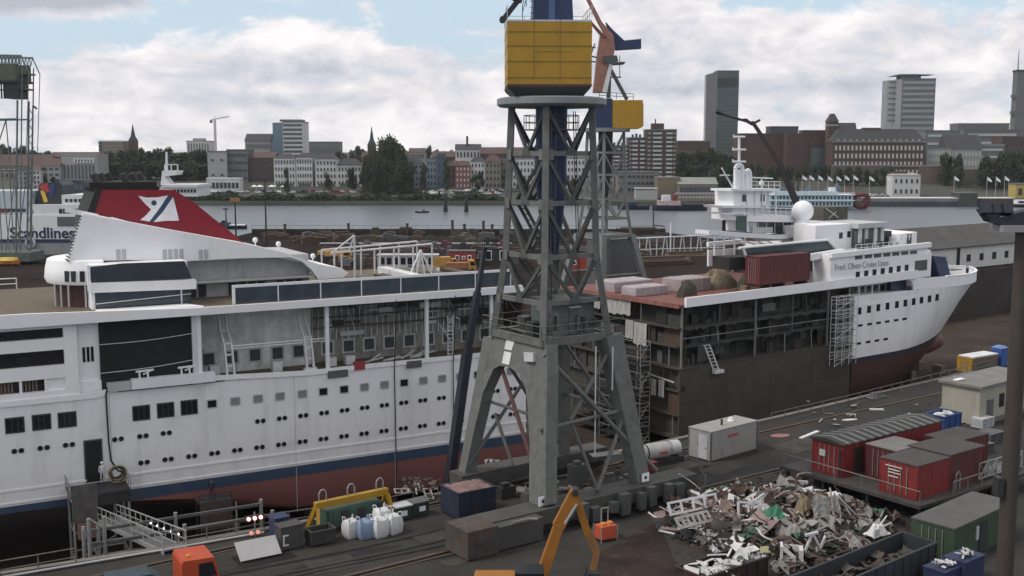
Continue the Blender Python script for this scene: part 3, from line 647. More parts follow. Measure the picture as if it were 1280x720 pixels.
def sheet(px0,px1,y0,y1,u=-.2):
    v0,zt=M.onu(px0,y0,u); v1,_=M.onu(px1,y0,u); _,zb=M.onu((px0+px1)/2,y1,u); g=MB(); n=8
    rows=[[ (u+.07*math.sin(i*2.1+j*.4)-.02*j, v0+(v1-v0)*i/n, zt+(zb-zt)*j/5+(.10*math.sin(i*1.7) if j==5 else 0)) for i in range(n+1)] for j in range(6)]
    g.loft(rows,cap=False); g.loft([[(p[0]+.04,p[1],p[2]) for p in r] for r in rows],cap=False); g.build('tarpaulin',SHEET,md)
sheet(752,772,366,391); sheet(770,789,369,393); sheet(738,751,363,385); sheet(782,792,399,423); sheet(792,809,402,431)
sheet(794,798,467,487); sheet(800,805,468,490); sheet(814,821,473,494); sheet(823,831,474,496)
g=MB(); 
v,z=M.onu(797,430,-.25); v2,z2=M.onu(797,467,-.25); g.tube((-.25,v,z),(-.25,v,z2),.06); g.build('hanging_pole',W2,md)
g=MB(); v,z=M.onu(811,467,-.1); v1,z1=M.onu(843,478,-.1); g.beam((-.15,v,z),(-.15,v1,z1),.14,.14); g.build('gutter_beam',GREYW,md)
# white boarding ladder on the open side
u0,z0=M.onv(889,432,-.1); u1,z1=M.onv(896,465,-.3); g=MB()
for k in(-.45,.45): g.beam((u0+k,.6,z0),(u1+k,-.35,z1),.1,.16)
for i in range(9): g.beam((u0-.45+(u1-u0)*i/8,.6-.95*i/8,z0+(z1-z0)*i/8),(u0+.45+(u1-u0)*i/8,.6-.95*i/8,z0+(z1-z0)*i/8),.07)
g.box(u1-.6,u1+1.0,-.6,-.1,z1-.15,z1+.25); g.beam((u0-2.2,.7,z0+.15),(u0+.4,.6,z0),.1,.25); g.build('ladder',W2,md)
# loads on the red roof
def roofload(name,label,cat,px0,px1,pyb,h,dv,m,v=None,taper=0):
    p0=M.onz(px0,pyb,7.95); u0=p0[0]; v0=p0[1] if v is None else v; u1=M.onv(px1,pyb,v0)[0]
    o=thing(name,label,cat,M.w(u0,v0,7.91),M.rz); L=u1-u0
    return o,L,h,dv
WRAP=mat('pale_wrapping',(.36,.31,.325),.5,var=.18,streak=.3,scale=1.2); WRAP2=mat('grey_pink_wrapping',(.30,.25,.25),.55,var=.25,streak=.3,scale=1.2)
def wrapped(label,u,v,L,D,H,m):
    t=thing('wrapped_crate',label,'crate',M.w(u,v,7.91),M.rz,'wrapped loads on the red roof'); g=MB(); n=7
    rows=[]
    for z in(0,.1,H*.5,H-.12,H):
        k=.0 if z in(0,H) else .05; rows.append([(x*(L/2+k-(.12 if z==H else 0))+L/2+.05*math.sin(5*x+z*3+v),y*(D/2+k-(.12 if z==H else 0))+D/2,z) for x,y in((-1,-1),(-.3,-1),(.4,-1),(1,-1),(1,1),(.4,1),(-.3,1),(-1,1))])
    g.loft(rows,close=True); g.build('cover',m,t); g=MB()
    for k in(.25,.7): g.box(L*k,L*k+.06,-.07,D+.07,.0,H+.03)
    g.build('strap',GREYW,t); g=MB(); g.box(0,L,0,D,-.01,.12); g.build('pallet',WOOD,t)
wrapped('long pinkish white wrapped crate at the back left of the red roof',.9,13.0,6.6,3.6,1.45,WRAP)
wrapped('lower pinkish white wrapped crate in front of the longest one on the red roof',.6,8.6,5.4,2.6,1.2,WRAP)
wrapped('greyish pink wrapped crate right of the dark bundle on the red roof',8.0,8.2,5.4,3.4,1.75,WRAP2)
def lump(name,label,cat,u,v,rx,ry,h,m,parts):
    t=thing(name,label,cat,M.w(u,v,7.91),M.rz); g=MB(); n=18; rows=[]
    for z in(0,.3,.6,.85,1):
        k=(1-z*z*.75); rows.append([((rx*k*(1+.18*math.sin(3*a+z*4+u)+.1*math.sin(7*a)))*math.cos(a),(ry*k*(1+.15*math.cos(4*a+z*5)))*math.sin(a),h*z*(1+.08*math.sin(5*a))) for a in[2*math.pi*i/n for i in range(n)]])
    g.loft(rows,close=True); g.build('tarpaulin',m,t,smooth=True)
    g=MB()
    for i in range(parts): 
        a=rnd.random()*6.28; g.beam((rx*.9*math.cos(a),ry*.9*math.sin(a),.1),(rx*.5*math.cos(a+.8),ry*.5*math.sin(a+.8),h*.95),.09)
    g.build('lashing',WOOD,t)
lump('covered_bundle','dark green and brown netting bundle at the front edge of the red roof','bundle',6.2,5.2,1.4,1.2,2.0,mat('net_dark',(.055,.055,.04),.95,var=.6,scale=2.5,rust=.4),5)
lump('covered_bundle','large tan tarpaulin bundle left of the dark red container','bundle',16.2,9.5,3.0,1.8,2.5,mat('tan_tarp',(.23,.19,.13),.9,var=.4,scale=1.4,rust=.3,rustc=(.12,.07,.05)),7)
lump('covered_bundle','mossy green net bundle between tan tarpaulin and dark red container','bundle',19.6,7.2,1.7,1.4,1.9,mat('moss_net',(.06,.075,.05),.95,var=.6,scale=2),6)
def stack(name,label,cat,u,v,items,m):
    t=thing(name,label,cat,M.w(u,v,7.91),M.rz)
    for nm,(x0,x1,y0,y1,z0,z1),mm in items: g=MB(); g.box(x0,x1,y0,y1,z0,z1); g.build(nm,mm,t)
    return t
MAR=mat('dark_red_container',(.115,.028,.026),.6,var=.2,streak=.35)
t=thing('container','dark red steel container standing on the red primed roof','container',M.w(M.onv(949,340,.4)[0],.4,7.92),M.rz)
def corrug(L,Wd,H,m,t,ends=True):
    g=MB(); n=int(L/.28); p=[]
    for i in range(n+1):
        x=L*i/n; y=0 if i%2 else -.04; p.append((x,y))
    g.add([(x,y,z) for x,y in p for z in(.12,H-.1)],[(2*i,2*i+2,2*i+3,2*i+1) for i in range(n)]); g.add([(x,Wd-y,z) for x,y in p for z in(.12,H-.1)],[(2*i,2*i+1,2*i+3,2*i+2) for i in range(n)])
    g.box(.02,L-.02,.03,Wd-.03,.1,H-.06); g.build('side_panel',m,t)
    g=MB()
    for x in(0,L-.12):
        for y in(-.06,Wd-.06): g.box(x,x+.12,y,y+.12,0,H)
    for y in(-.06,Wd-.06): g.box(.12,L-.12,y,y+.12,0,.14); g.box(.12,L-.12,y,y+.12,H-.12,H)
    for x in(0,L-.12): g.box(x,x+.12,.06,Wd-.06,0,.14); g.box(x,x+.12,.06,Wd-.06,H-.12,H)
    g.build('frame',m,t)
    g=MB()
    for y in(Wd*.25,Wd*.42,Wd*.58,Wd*.75): g.tube((-.05,y,.2),(-.05,y,H-.2),.03,n=5)
    g.build('lock_bar',GALV,t)
LC=M.onv(1012,335,.4)[0]-M.onv(949,340,.4)[0]; corrug(LC,2.3,3.5,MAR,t)
for ch in t.children: ch.location.z=1.35
g=MB()
for x in(.2,LC/2,LC-.5): g.box(x,x+.3,.1,2.2,0,1.33)
g.build('support_frame',RUSTY,t)
g=MB(); g.box(-.05,LC+.05,-.08,2.4,4.86,4.95); g.build('roof',mat('maroon_roof',(.10,.035,.033),.7,var=.25),t)
stack('tool_crate','small tan wooden crate at the front edge of the red roof left of the container','crate',13.6,2.2,[('crate_body',(0,1.1,0,1.0,0,1.0),WOOD),('lid',(-.05,1.15,-.05,1.05,1.0,1.08),WOOD),('batten',(.4,.6,-.04,0,0,1.0),RUSTY)],WOOD)
stack('gas_cage','rusty gas bottle cage at the front edge of the red roof','cage',16.0,1.6,[('base',(0,1.6,0,1.2,0,.12),RUSTY),('cage_wall',(0,1.6,0,.06,.12,1.5),RUSTY),('cage_wall',(0,.06,.06,1.2,.12,1.5),RUSTY),('bottle_rack',(.2,1.4,.25,1.0,.12,1.3),GREYD)],RUSTY)
stack('red_toolbox','bright red toolbox on the front corner of the red roof','toolbox',2.6,1.2,[('box_body',(0,1.6,0,.8,0,.5),mat('bright_red',(.45,.05,.04),.5)),('lid',(-.03,1.63,-.03,.83,.5,.6),RED)],RED)
stack('cable_drum_rack','low red frame of hoses on the front edge of the red roof','rack',4.4,.9,[('frame_bar',(0,2.4,0,.1,0,.35),RED),('frame_bar',(0,2.4,.9,1.0,0,.35),RED),('hose_coil',(.2,2.2,.1,.9,.1,.3),RUBBER)],RED)
# scaffold between middle and bow section
def scaffold(name,label,fr,u0,u1,v0,v1,z0,z1,nb=2,nl=None,m=GALV,deckm=WOOD,group=None):
    t=thing(name,label,'scaffold',fr.w(u0,v0,z0),fr.rz,group); L,D,H=u1-u0,v1-v0,z1-z0; nl=nl or max(1,round(H/2))
    g=MB()
    for i in range(nb+1):
        for y in(0,D): g.tube((L*i/nb,y,0),(L*i/nb,y,H),.05,n=5)
    g.build('standard',m,t); g=MB()
    for j in range(1,nl+1):
        z=H*j/nl
        for y in(0,D):
            for dz in((0,-.5,-1.0) if H/nl>1.6 else (0,)): g.tube((0,y,z+dz),(L,y,z+dz),.035,n=5)
        for i in range(nb+1): g.tube((L*i/nb,0,z),(L*i/nb,D,z),.035,n=5)
        if j%2: g.tube((0,0,z-H/nl),(L,0,z),.035,n=5)
    g.build('ledger',m,t)
    for j in range(1,nl+1): g=MB(); g.box(0,L,.08,D-.08,H*j/nl-1.05 if H/nl>1.6 else H*j/nl-.06,H*j/nl-1.0 if H/nl>1.6 else H*j/nl); g.build('deck_board',deckm,t)
    return t
scaffold('scaffold','tall scaffold with white rails between brown middle section and white bow',M,27.6,32.2,-1.2,-.4,-2.6,6.8,3,5,W2,DARKST)
scaffold('scaffold','tall grey scaffold standing in the dock before the cut face of the brown section',M,-3.2,-1.6,3.5,11.0,-10,3.2,1,7,GALV,DARKST)
scaffold('scaffold','short scaffold low in the dock below the hanging white sheets',M,-2.6,-1.0,12.0,17.0,-10,-2.0,1,4,GREYD,DARKST)
# ------------------------------------------------------------------ bow
bw=thing('ship_bow_section','white bow of the cruise ship with mast, radome and red underwater bulb','ship section',(M.O[0],M.O[1],0),M.rz)
BH=band_mat('bow_hull_paint',[(-9,(.078,.04,.036)),(-3.0,(.028,.032,.05)),(-2.3,WL),(5,WL)],-10,10,.42,.28)
ZS=[(-8.6,60,40,1.3,.88),(-7.6,66,40,1.35,.97),(-5,70,41,1.45,1),(-2.3,72.4,43,1.6,1),(0,74.2,45,1.8,1),(2.6,76,47,2.05,1),(5.2,77.6,49.5,2.3,1),(6.4,78.4,50.5,2.4,1)]
def hbz(u,us,u0,p,k=1):
    if u<=u0: return 11.25*k
    return max(0,11.25*k*(1-min(1,(u-u0)/(us-u0))**p))
rows=[]
for z,us,u0,p,k in ZS:
    U=[33.0,37,u0]+[u0+(us-u0)*(1-(1-i/14)**1.6) for i in range(1,15)]
    zf=lambda u: z-(max(0,u-46)/32*1.05 if z>6 else max(0,u-46)/32*.5 if z>5 else 0)
    a=[(u,11.25-hbz(u,us,u0,p,k),zf(u)) for u in U]; rows.append(a+[(u,22.5-v,z) for u,v,z in a[-2::-1]])
g=MB(); g.loft(rows,close=True); g.build('hull',BH,bw,smooth=True)
g=MB(); rows=[]
for i in range(11):
    t=i/10; u=60+12.6*t; r=1.9*math.sqrt(max(0,1-(max(0,t-.35)/.65)**2))+.02; rows.append([(u,11.25+r*.8*math.cos(a),-5.2+r*math.sin(a)) for a in[2*math.pi*k/14 for k in range(14)]])
g.loft(rows,close=True); g.build('bulb',mat('bulb_red',(.135,.055,.05),.6,var=.25,streak=.3,scale=.4),bw,smooth=True)
def hd(u): return hbz(u,79.0,50.5,2.45)
def strip(name,u0,u1,z0,z1,m,off=0,thick=.25,z0b=None,z1b=None,n=20,both=True):
    z0b=z0 if z0b is None else z0b; z1b=z1 if z1b is None else z1b; g=MB()
    for side in((0,1) if both else (0,)):
        g=MB(); rows=[]
        for i in range(n+1):
            t=i/n; u=u0+(u1-u0)*t; va=11.25-hd(u)+off; vb=va+thick
            if side: va,vb=22.5-va,22.5-vb
            za=z0+(z0b-z0)*t; zb=z1+(z1b-z1)*t; rows.append([(u,va,za),(u,vb,za),(u,vb,zb),(u,va,zb)])
        g.loft(rows,close=True); o_=g.build(name,m,bw)
    return o_
strip('bulwark',46.5,78.5,6.35,8.0,WH,.0,.2,5.3,6.75)
strip('bulwark_cap',55,78.5,7.65,7.8,WH,-.08,.4,6.75,6.9)
strip('side_plate',33,46.9,4.95,5.45,WH,-.02,.2)
for i in range(9):
    g=MB(); u=33.6+i*1.9; g.box(u,u+.9,.9,1.0,11.45,12.2); g.build('deck_window',DGL,bw)
g=MB(); railing(g,[(44,2.2,13.2),(50.3,3.0,13.2)],1.0,1.0,.04); railing(g,[(33,.1,12.55),(44,.1,12.55)],.9,1.2,.035); g.build('deck_rail',W,bw)
for u,v,h in((38,1.6,1.3),(40.2,1.3,.9),(45.2,2.8,1.2),(47.5,3.4,1.0),(49.5,3.2,1.4),(36,1.5,.8)):
    g=MB(); g.box(u,u+.8,v,v+.7,12.6,12.6+h); g.build('deck_gear',rnd.choice((GREYD,W2,DARKST)),bw)
g=MB(); g.add([(u,v,6.41-max(0,u-46)/32*1.05) for u,v in[(u,11.25-hd(u)) for u in(46,50,55,60,65,70,75,77.5)]+[(u,11.25+hd(u)) for u in(77.5,75,70,65,60,55,50,46)]],[tuple(range(16))]); g.build('foredeck',mat('grey_deck',(.20,.20,.20),.8,var=.3),bw)
# promenade opening with rounded end
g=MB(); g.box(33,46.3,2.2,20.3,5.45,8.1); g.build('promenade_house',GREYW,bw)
g=MB()
for i in range(8):
    g=MB(); g.box(34+i*1.55,34.95+i*1.55,2.1,2.22,6.1,7.2); g.build('promenade_window',DGL,bw)
g=MB(); g.prism([(46.6,5.4),(47.4,5.4),(47.4,8.1),(44.2,8.1),(45.6,7.85),(46.3,7.3),(46.6,6.5)],'y',.03,.3); g.prism([(46.6,5.4),(44.5,5.4),(45.4,5.6),(46.1,5.95)],'y',.03,.3); g.build('opening_end',WH,bw)
g=MB(); g.box(42.8,46.5,1.2,1.35,5.45,8.1); g.build('screen_plate',mat('navy_plate',(.03,.042,.09),.5,var=.2),bw)
for u in(34.4,37.2):
    g=MB(); g.tube((u,.25,5.4),(u,.25,8.0),.07); g.build('pillar',W,bw)
# side walls above: row of windows, lettering, upper decks
strip('side_wall',27.6,50.6,9.0,11.4,WH,.0,.3,8.0,11.5)
strip('side_wall',33,50.6,7.95,8.6,WH,.004,.29,8.0,8.6)
strip('deck_band',27.6,50.2,11.95,12.6,WH,-.2,.5,12.3,13.0)
g=MB(); g.box(-.42,.42,-.05,.02,-.42,.42); wq=g.build('window',DGL,bw); n=0
for i in range(7):
    u=33.5+i*1.85; o=wq if n==0 else inst('window',wq.data,bw); n+=1; o.location=(u,-.01,9.35+.05*i)
for i,u in enumerate([34.2,36.3,38.4,40.5,42.7,44.7,46.7,48.6,50.6,52.6]):
    o=inst('window',wq.data,bw); o.location=(u,11.25-hbz(u,77.4,49.3,2.25)-.0,4.3+.05*i); o.scale=(.95,1,1.15)
g=MB(); g.box(-.5,.5,-.04,.02,-.16,.16); sq=g.build('slit_port',DGL,bw); n=0
for z,us in((2.25,[34.5,36.6,38.6,40.6,42.7,44.7]),(-.25,[34.3,36.4,38.4,40.4])):
    for u in us: o=sq if n==0 else inst('slit_port',sq.data,bw); n+=1; o.location=(u,11.25-hbz(u,75.9,46.9,2.0),z)
g=MB(); g.box(46.6,49.6,-.03,.1,9.0,10.5); g.build('mooring_port',GREYD,bw)
LET=mat('grey_lettering',(.33,.34,.37),.6)
tx=text_mesh('Fred. Olsen Cruise Lines',1.2,.02,LET,'lettering',bw,.0); bb=[v.co.x for v in tx.data.vertices]; k=11.7/(max(bb)-min(bb))
tx.rotation_euler=(R(90),0,0); tx.scale=(k,1,1); tx.location=(28.5,-.04,10.25); 
# navigation decks
g=MB(); g.box(33,50,.6,20.9,12.36,12.6); g.build('upper_deck',GREYW,bw)
for i in range(7): g=MB(); u=33.2+i*2.1; g.box(u,u+1.5,.2,.32,11.42,11.95); g.build('deck_opening',GREYD,bw)
g=MB()
for u_,a_,b_ in((29.3,4,6),(30.8,6,9),(33,9,13),(35.5,13,18)): g.box(u_,37.2,a_,b_,12.4,16.0)
g.build('white_deckhouse',WH,bw)
g=MB()
for u_,a_,b_ in((27.7,.3,3),(28.6,3,6),(30.5,6,10),(33,10,20)): g.box(u_,50,a_,b_,8.2,12.35)
g.build('deck_core',WH,bw)
for u,z in((34.4,14.0),(36.2,14.1)): g=MB(); g.box(u,u+.75,3.95,4.05,z,z+.85); g.build('deckhouse_window',DGL,bw)
g=MB(); g.box(37.2,43.4,3.2,19,12.6,15.5); g.build('grey_deckhouse',GREYD,bw)
g=MB(); g.box(36.9,43.9,2.7,19.5,15.35,16.05); g.build('deckhouse_roof',GREYW,bw)
for i,u in enumerate((37.5,38.9,41.0,42.6)): g=MB(); g.box(u,u+.7,3.0,3.25,12.7,15.3); g.build('vertical_panel',GREYW if i%2 else W2,bw)
g=MB(); g.box(43.9,46.5,4,18,12.9,14.6); g.build('dark_block',DARKST,bw)
g=MB(); g.prism([(46.5,2.6),(53.5,4.5),(54.5,11.25),(53.5,18),(46.5,19.9)],'z',12.2,14.1); g.build('bridge_wing',WH,bw)
g=MB(); g.prism([(46.6,3.4),(53.0,5.2),(53.9,11.25),(53.0,17.3),(46.6,19.1)],'z',11.2,12.2); g.build('bridge_window_band',DGL,bw)
g=MB(); g.prism([(46.5,1.6),(55.6,3.4),(57,11.25),(55.6,19.1),(46.5,20.9)],'z',10.2,11.3); g.build('bridge_front',WH,bw)
g=MB(); g.prism([(46.5,1.9),(55,4),(56.2,11.25),(55,18.5),(46.5,20.6)],'z',6.4,10.2); g.build('forward_house',W2,bw)
g=MB(); g.prism([(55.2,10.5),(58.5,10.2),(60.4,6.5),(57.6,6.5)],'y',2.7,10.5); g.build('breakwater',mat('navy_canvas',(.04,.055,.115),.6,var=.25,streak=.3),bw)
g=MB()
for u,v in((62,8),(62,14),(66,11.2),(70,11.2)): g.lathe([(.5,0),(.55,.2),(.35,.5),(.35,.8),(.6,1.0),(.1,1.05)],(u,v,6.42-(u-46)/32*1.05),12)
g.build('mooring_bollard',GREYD,bw)
g=MB(); g.box(72.5,75.5,10.2,12.2,6.5,6.6); g.build('bow_platform',GREYD,bw)
# upper decks: screen, canopy, lounge, mast house
def slab(name,v,dv,m,*pxs,parent=None,smooth=False):
    g=MB(); g.prism([M.onv(x,y,v) for x,y in pxs],'y',v,v+dv); return g.build(name,m,parent or bw,smooth)
def bar(name,v,m,r,*pts,n=8,parent=None):
    g=MB(); q=[M.onv(x,y,v) for x,y in pts]; g.path([(a,v,b) for a,b in q],r,n); return g.build(name,m,parent or bw)
slab('glass_screen',3.0,.08,mat('green_glass',(.03,.05,.055),.2,var=.25,spec=.6),(933,325),(931,311),(1034,301),(1047,315),(1016,318),(1012,324))
for q in(((924,310),(1035,299.5)),((1035,300),(1051,315)),((929,310),(936,330))): bar('screen_frame',2.9,W,.17,*q)
slab('screen_coaming',1.6,.7,W,(1013,318),(1056,311),(1056,318),(1014,326))
slab('side_lounge',3.3,.4,GREYD,(936,325),(1012,324),(1050,318),(1050,336),(936,345))
slab('canopy',10,2.5,W,(886,288),(930,291),(975,294),(1016,291),(1016,295),(975,299),(930,297),(886,293))
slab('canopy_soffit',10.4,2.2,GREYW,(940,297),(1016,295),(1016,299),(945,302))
for x in(893,905,918,931): bar('canopy_post',10.2,W,.12,(x,292),(x,324-(x-893)*.1))
for x in(912,925,938,951): bar('canopy_strut',11.2,W,.08,(x,297),(x+20,307))
slab('sun_deck',3.8,3,DARKIN,(912,322),(1010,318),(1010,335),(912,338))
slab('glazed_lounge',11,5,DGL,(936,276),(995,277),(995,292),(936,291))
for k in range(6): x=937+k*10.5; bar('mullion',10.95,GREYW,.07,(x,277),(x,291))
slab('deck_locker',10.7,.25,GREYW,(941,284),(966,284),(966,291),(941,291))
slab('lounge_roof',10.7,5,WH,(934,272),(962,268),(998,270),(998,278),(934,277))
slab('mast_house',11,4,WH,(916,258),(946,258),(946,290),(934,290),(934,276),(916,275))
slab('mast_house',11,3.5,WH,(917,238),(962,238),(962,257),(917,258))
for x0 in(928,951): slab('mast_house_window',10.95,.1,GREYD,(x0,243),(x0+5,243),(x0+5,252),(x0,252))
slab('mast_platform',10.3,3.5,W,(902,257),(952,257),(950,260),(904,260)); slab('mast_platform',10.3,3.8,W,(914,236),(975,236),(975,239),(914,239)); slab('mast_platform',10.4,3,W,(903,266),(934,266),(934,268),(906,268))
slab('green_screen',10.9,.2,mat('green_pane',(.05,.09,.075),.3,var=.2),(921,270),(934,270),(934,290),(921,288))
for x,y0,y1 in((944,238,272),(953,239,271),(961,239,275),(970,238,275),(934,250,290)): bar('stanchion',10.9,W,.11,(x,y0),(x,y1))
g=MB()
for (a,b) in(((916,236),(975,236)),((940,268),(996,270))):
    A_,B_=M.onv(*a,10.6),M.onv(*b,10.6); railing(g,[(A_[0],10.6,A_[1]),(B_[0],10.6,B_[1])],1.0,1.2,.04)
g.build('platform_rail',W,bw)
for x0,x1,yt in((919.5,928,206),(932,937.5,213)):
    q=[(x0,237),(x0,yt+5)]+[((x0+x1)/2+(x1-x0)/2*math.cos(R(180-30*i)),yt+5-5*math.sin(R(180-30*i))) for i in range(1,6)]+[(x1,yt+5),(x1,237)]; bar('mast_leg',11.5,W,.30,*q,n=10)
slab('mast_web',11.4,.3,W,(922,212),(926,212),(926,237),(922,237))
bar('mast_pole',11.5,W,.17,(924,210),(924,170),n=10)
for y,w in((171,7),(187,8),(202,8)): bar('radar',11.4,W,.13,(924-w,y),(924+w,y)); bar('radar',11.4,W,.08,(924-w,y),(924-w,y-3))
bar('aerial',11,W,.1,(917,236),(902,210)); bar('aerial',11,W,.07,(900,219),(912,219)); bar('yard_arm',11.2,W,.08,(940,222),(966,223)); bar('aerial',11.2,W,.08,(952,223),(952,237))
u_,z_=M.onv(952,229,11.2); g=MB(); g.sphere((u_,11.2,z_),.38,12); g.build('small_dome',W,bw,smooth=True)
u_,z_=M.onv(1003.5,264,9.5); g=MB(); g.sphere((u_,9.5,z_),1.52,24); g.build('radome',W,bw,smooth=True)
g=MB(); g.lathe([(1.7,-3.4),(1.0,-2.2),(.9,-1.2)],(u_,9.5,z_),16); g.build('radome_base',W,bw,smooth=True); slab('radome_house',8.9,3,W,(994,283),(1019,281),(1019,296),(996,297))
OLV=mat('olive_canvas',(.075,.075,.058),.85,var=.3,streak=.3)
g=MB(); q0=M.onv(1029,279,10); q1=M.onv(1060,258,10); g.box(q0[0],q1[0],10,14.5,q0[1],q1[1]); ob=g.build('canvas_block',OLV,bw)
g=MB(); e0,e1,e2,e3=[M.onv(*p,9.95) for p in((1032,260),(1048,272),(1036,273),(1045,265))]; g.beam((e0[0],9.95,e0[1]),(e1[0],9.95,e1[1]),.05,.12); g.beam((e2[0],9.95,e2[1]),(e3[0],9.95,e3[1]),.05,.12); g.build('cross_tape',GREYW,bw)
# more dark interior seen through the torn aft end of the bow decks
g=MB(); g.box(32.9,33.4,.3,22,5.5,11.3); g.build('cut_bulkhead',GRWALL,bw)
for u in range(36,70,8):
    for v in(9,13):
        o=inst('keel_block',k0.data); p=M.w(u,v,-10); o.location=p; o.rotation_euler=(0,0,M.rz); tag(o,'concrete keel block with timber cap on the dock floor under the bow','keel block','keel blocks under the bow')
# ------------------------------------------------------------------ slewing cranes
C1=Fr((2.85,80.1,0),54.3)
def zat(py,Y): return onY(640,py,Y)[2]
LV=[(12.5,3.06),(15.4,2.72),(18.6,2.36),(22.4,2.25),(25.9,2.15),(29.2,2.05)]
def hat(z):
    for (a,ha),(b,hb_) in zip(LV,LV[1:]):
        if z<=b: return ha+(hb_-ha)*(z-a)/(b-a)
    return LV[-1][1]
def ufoot(z,w=4.75,zt=12.5): return w+(3.06-w)*(min(z,zt)-1.8)/(zt-1.8)
def tower(t,m,md_,lean=True):
    cs=[(-1,-1),(1,-1),(1,1),(-1,1)]
    for sx,sy in cs:
        g=MB()
        for (a,ha),(b,hb_) in zip(LV,LV[1:]): g.beam((sx*ha,sy*ha,a),(sx*hb_,sy*hb_,b),.46,.46,up=(sx,sy,0))
        g.build('column',m,t)
    for z,h in LV[1:-1]:
        g=MB()
        for i in range(4):
            a,b=cs[i],cs[(i+1)%4]; g.beam((a[0]*h,a[1]*h,z),(b[0]*h,b[1]*h,z),.26,.34)
        g.build('ring_beam',m,t)
    for (z0,h0),(z1,h1) in list(zip(LV,LV[1:]))[1:]:
        for i in range(4):
            a,b=cs[i],cs[(i+1)%4]; mid=((a[0]+b[0])/2*h0,(a[1]+b[1])/2*h0,z0+.1); g=MB()
            for q in(a,b): g.beam((q[0]*h1,q[1]*h1,z1-.1),mid,.20,.24)
            g.build('diagonal',md_,t)
c1=thing('slewing_crane','tall grey portal crane with yellow machine house in front of the ship','crane',(C1.O[0],C1.O[1],0),C1.rz)
tower(c1,CRG,CRGD)
# portal frame on the left: arched plate legs
def vz(px,py):
    z=6
    for _ in range(4): v,z=C1.onu(px,py,-ufoot(z))
    return v,z
out=[vz(*p) for p in((571,598),(588,510),(604,421),(640,422),(683,432),(684,470),(682,560),(682,632),(661,632),(662,560),(660,512),(657,485),(649,468),(637,459),(625,457),(617,461),(604,490),(591,545),(580,597))]
g=MB(); n0=0; g.prism(out,'x',0,1.0); g.v=[(-ufoot(p[2])+p[0]*1.0,p[1],p[2]) for p in g.v]; g.build('portal_frame',CRG,c1)
g=MB()
inn=[(v*.0+v,z) for v,z in out]
g.k=0
# leg tops, far side legs
g=MB()
for s_ in(-1,1): g.beam((4.75,s_*4.75,1.8),(3.06,s_*3.06,12.7),1.0,1.0,1.55,1.35)
lg=g
g=MB(); g.beam((4.75,-4.75,1.8),(3.06,-3.06,12.7),1.15,1.0,1.5,1.3); g.build('leg',CRG,c1)
g=MB(); g.beam((4.75,4.75,1.8),(3.06,3.06,12.7),1.15,1.0,1.5,1.3); g.build('leg',CRG,c1)
for (p,q,r) in(((-3.2,-3.4,12),(6.2,-5.0,2.4),.17),((4.0,-4.0,7.2),(-4.2,-4.2,6.9),.14),((4.0,-4.0,7.2),(.5,-4.9,1.9),.15),((3.2,-3.3,12),(-1.2,-3.9,7.1),.15),((-1.2,-3.9,7.1),(.6,-4.8,1.9),.12),
                 ((3.1,3.1,12.3),(-4.4,4.4,2.4),.15),((-3.1,3.1,12.3),(4.4,4.4,2.4),.15),((4.1,-4.1,7.0),(4.1,4.1,7.0),.13),((-3.0,-4.0,7.3),(-3.0,4.0,7.3),.13),((4.3,-4.3,5),(3.2,3.2,12),.13),((-3.4,-3.5,2.2),(-2.8,2.6,10.5),.16),((-3.0,-2.6,7.3),(-2.8,.8,11.2),.15),((-3.2,2.6,6.6),(-3.3,.2,3.2),.13)):
    g=MB(); g.tube(p,q,r); g.build('brace',mat('brace_red',(.10,.045,.042),.65,var=.3,rust=.2) if p[1]==-3.5 else (CRGD if p[0]<-2.5 and q[0]<-2.5 else CRG),c1)
g=MB(); g.tube((1.0,-4.0,12.2),(1.0,-4.0,4.2),.05); g.tube((2.6,-4.0,12.0),(2.6,-4.0,8.8),.05); g.build('hanging_cable',W2,c1)
# portal deck
g=MB()
for s_ in(-1,1): g.box(-3.3,3.3,s_*3.06-.2,s_*3.06+.2,12.45,12.95); g.box(s_*3.06-.2,s_*3.06+.2,-2.85,2.85,12.45,12.95)
g.box(-1.6,2.85,-2.85,2.85,12.75,12.82); g.build('portal_deck',CRG,c1)
g=MB(); railing(g,[(-3.6,-3.6,12.95),(3.6,-3.6,12.95),(3.6,3.6,12.95),(-3.6,3.6,12.95),(-3.6,-3.6,12.95)],1.0,1.8,.03); g.build('deck_rail',CRG,c1)
HSE=mat('house_green_grey',(.10,.113,.108),.6,var=.15,streak=.4,rust=.1)
g=MB(); g.box(-.9,2.4,-2.1,1.2,12.83,15.2); h=g.build('switch_house',HSE,c1)
g=MB(); g.box(-1.0,2.5,-2.25,1.3,15.2,15.38); g.build('house_roof',CRGD,h)
g=MB(); g.box(.0,.85,-2.16,-2.1,12.9,14.8); g.build('house_door',mat('door_grey',(.09,.095,.09),.6,streak=.3),h)
g=MB(); g.box(-.1,.95,-2.4,-2.1,14.85,14.95); g.build('door_canopy',GREYW,h)
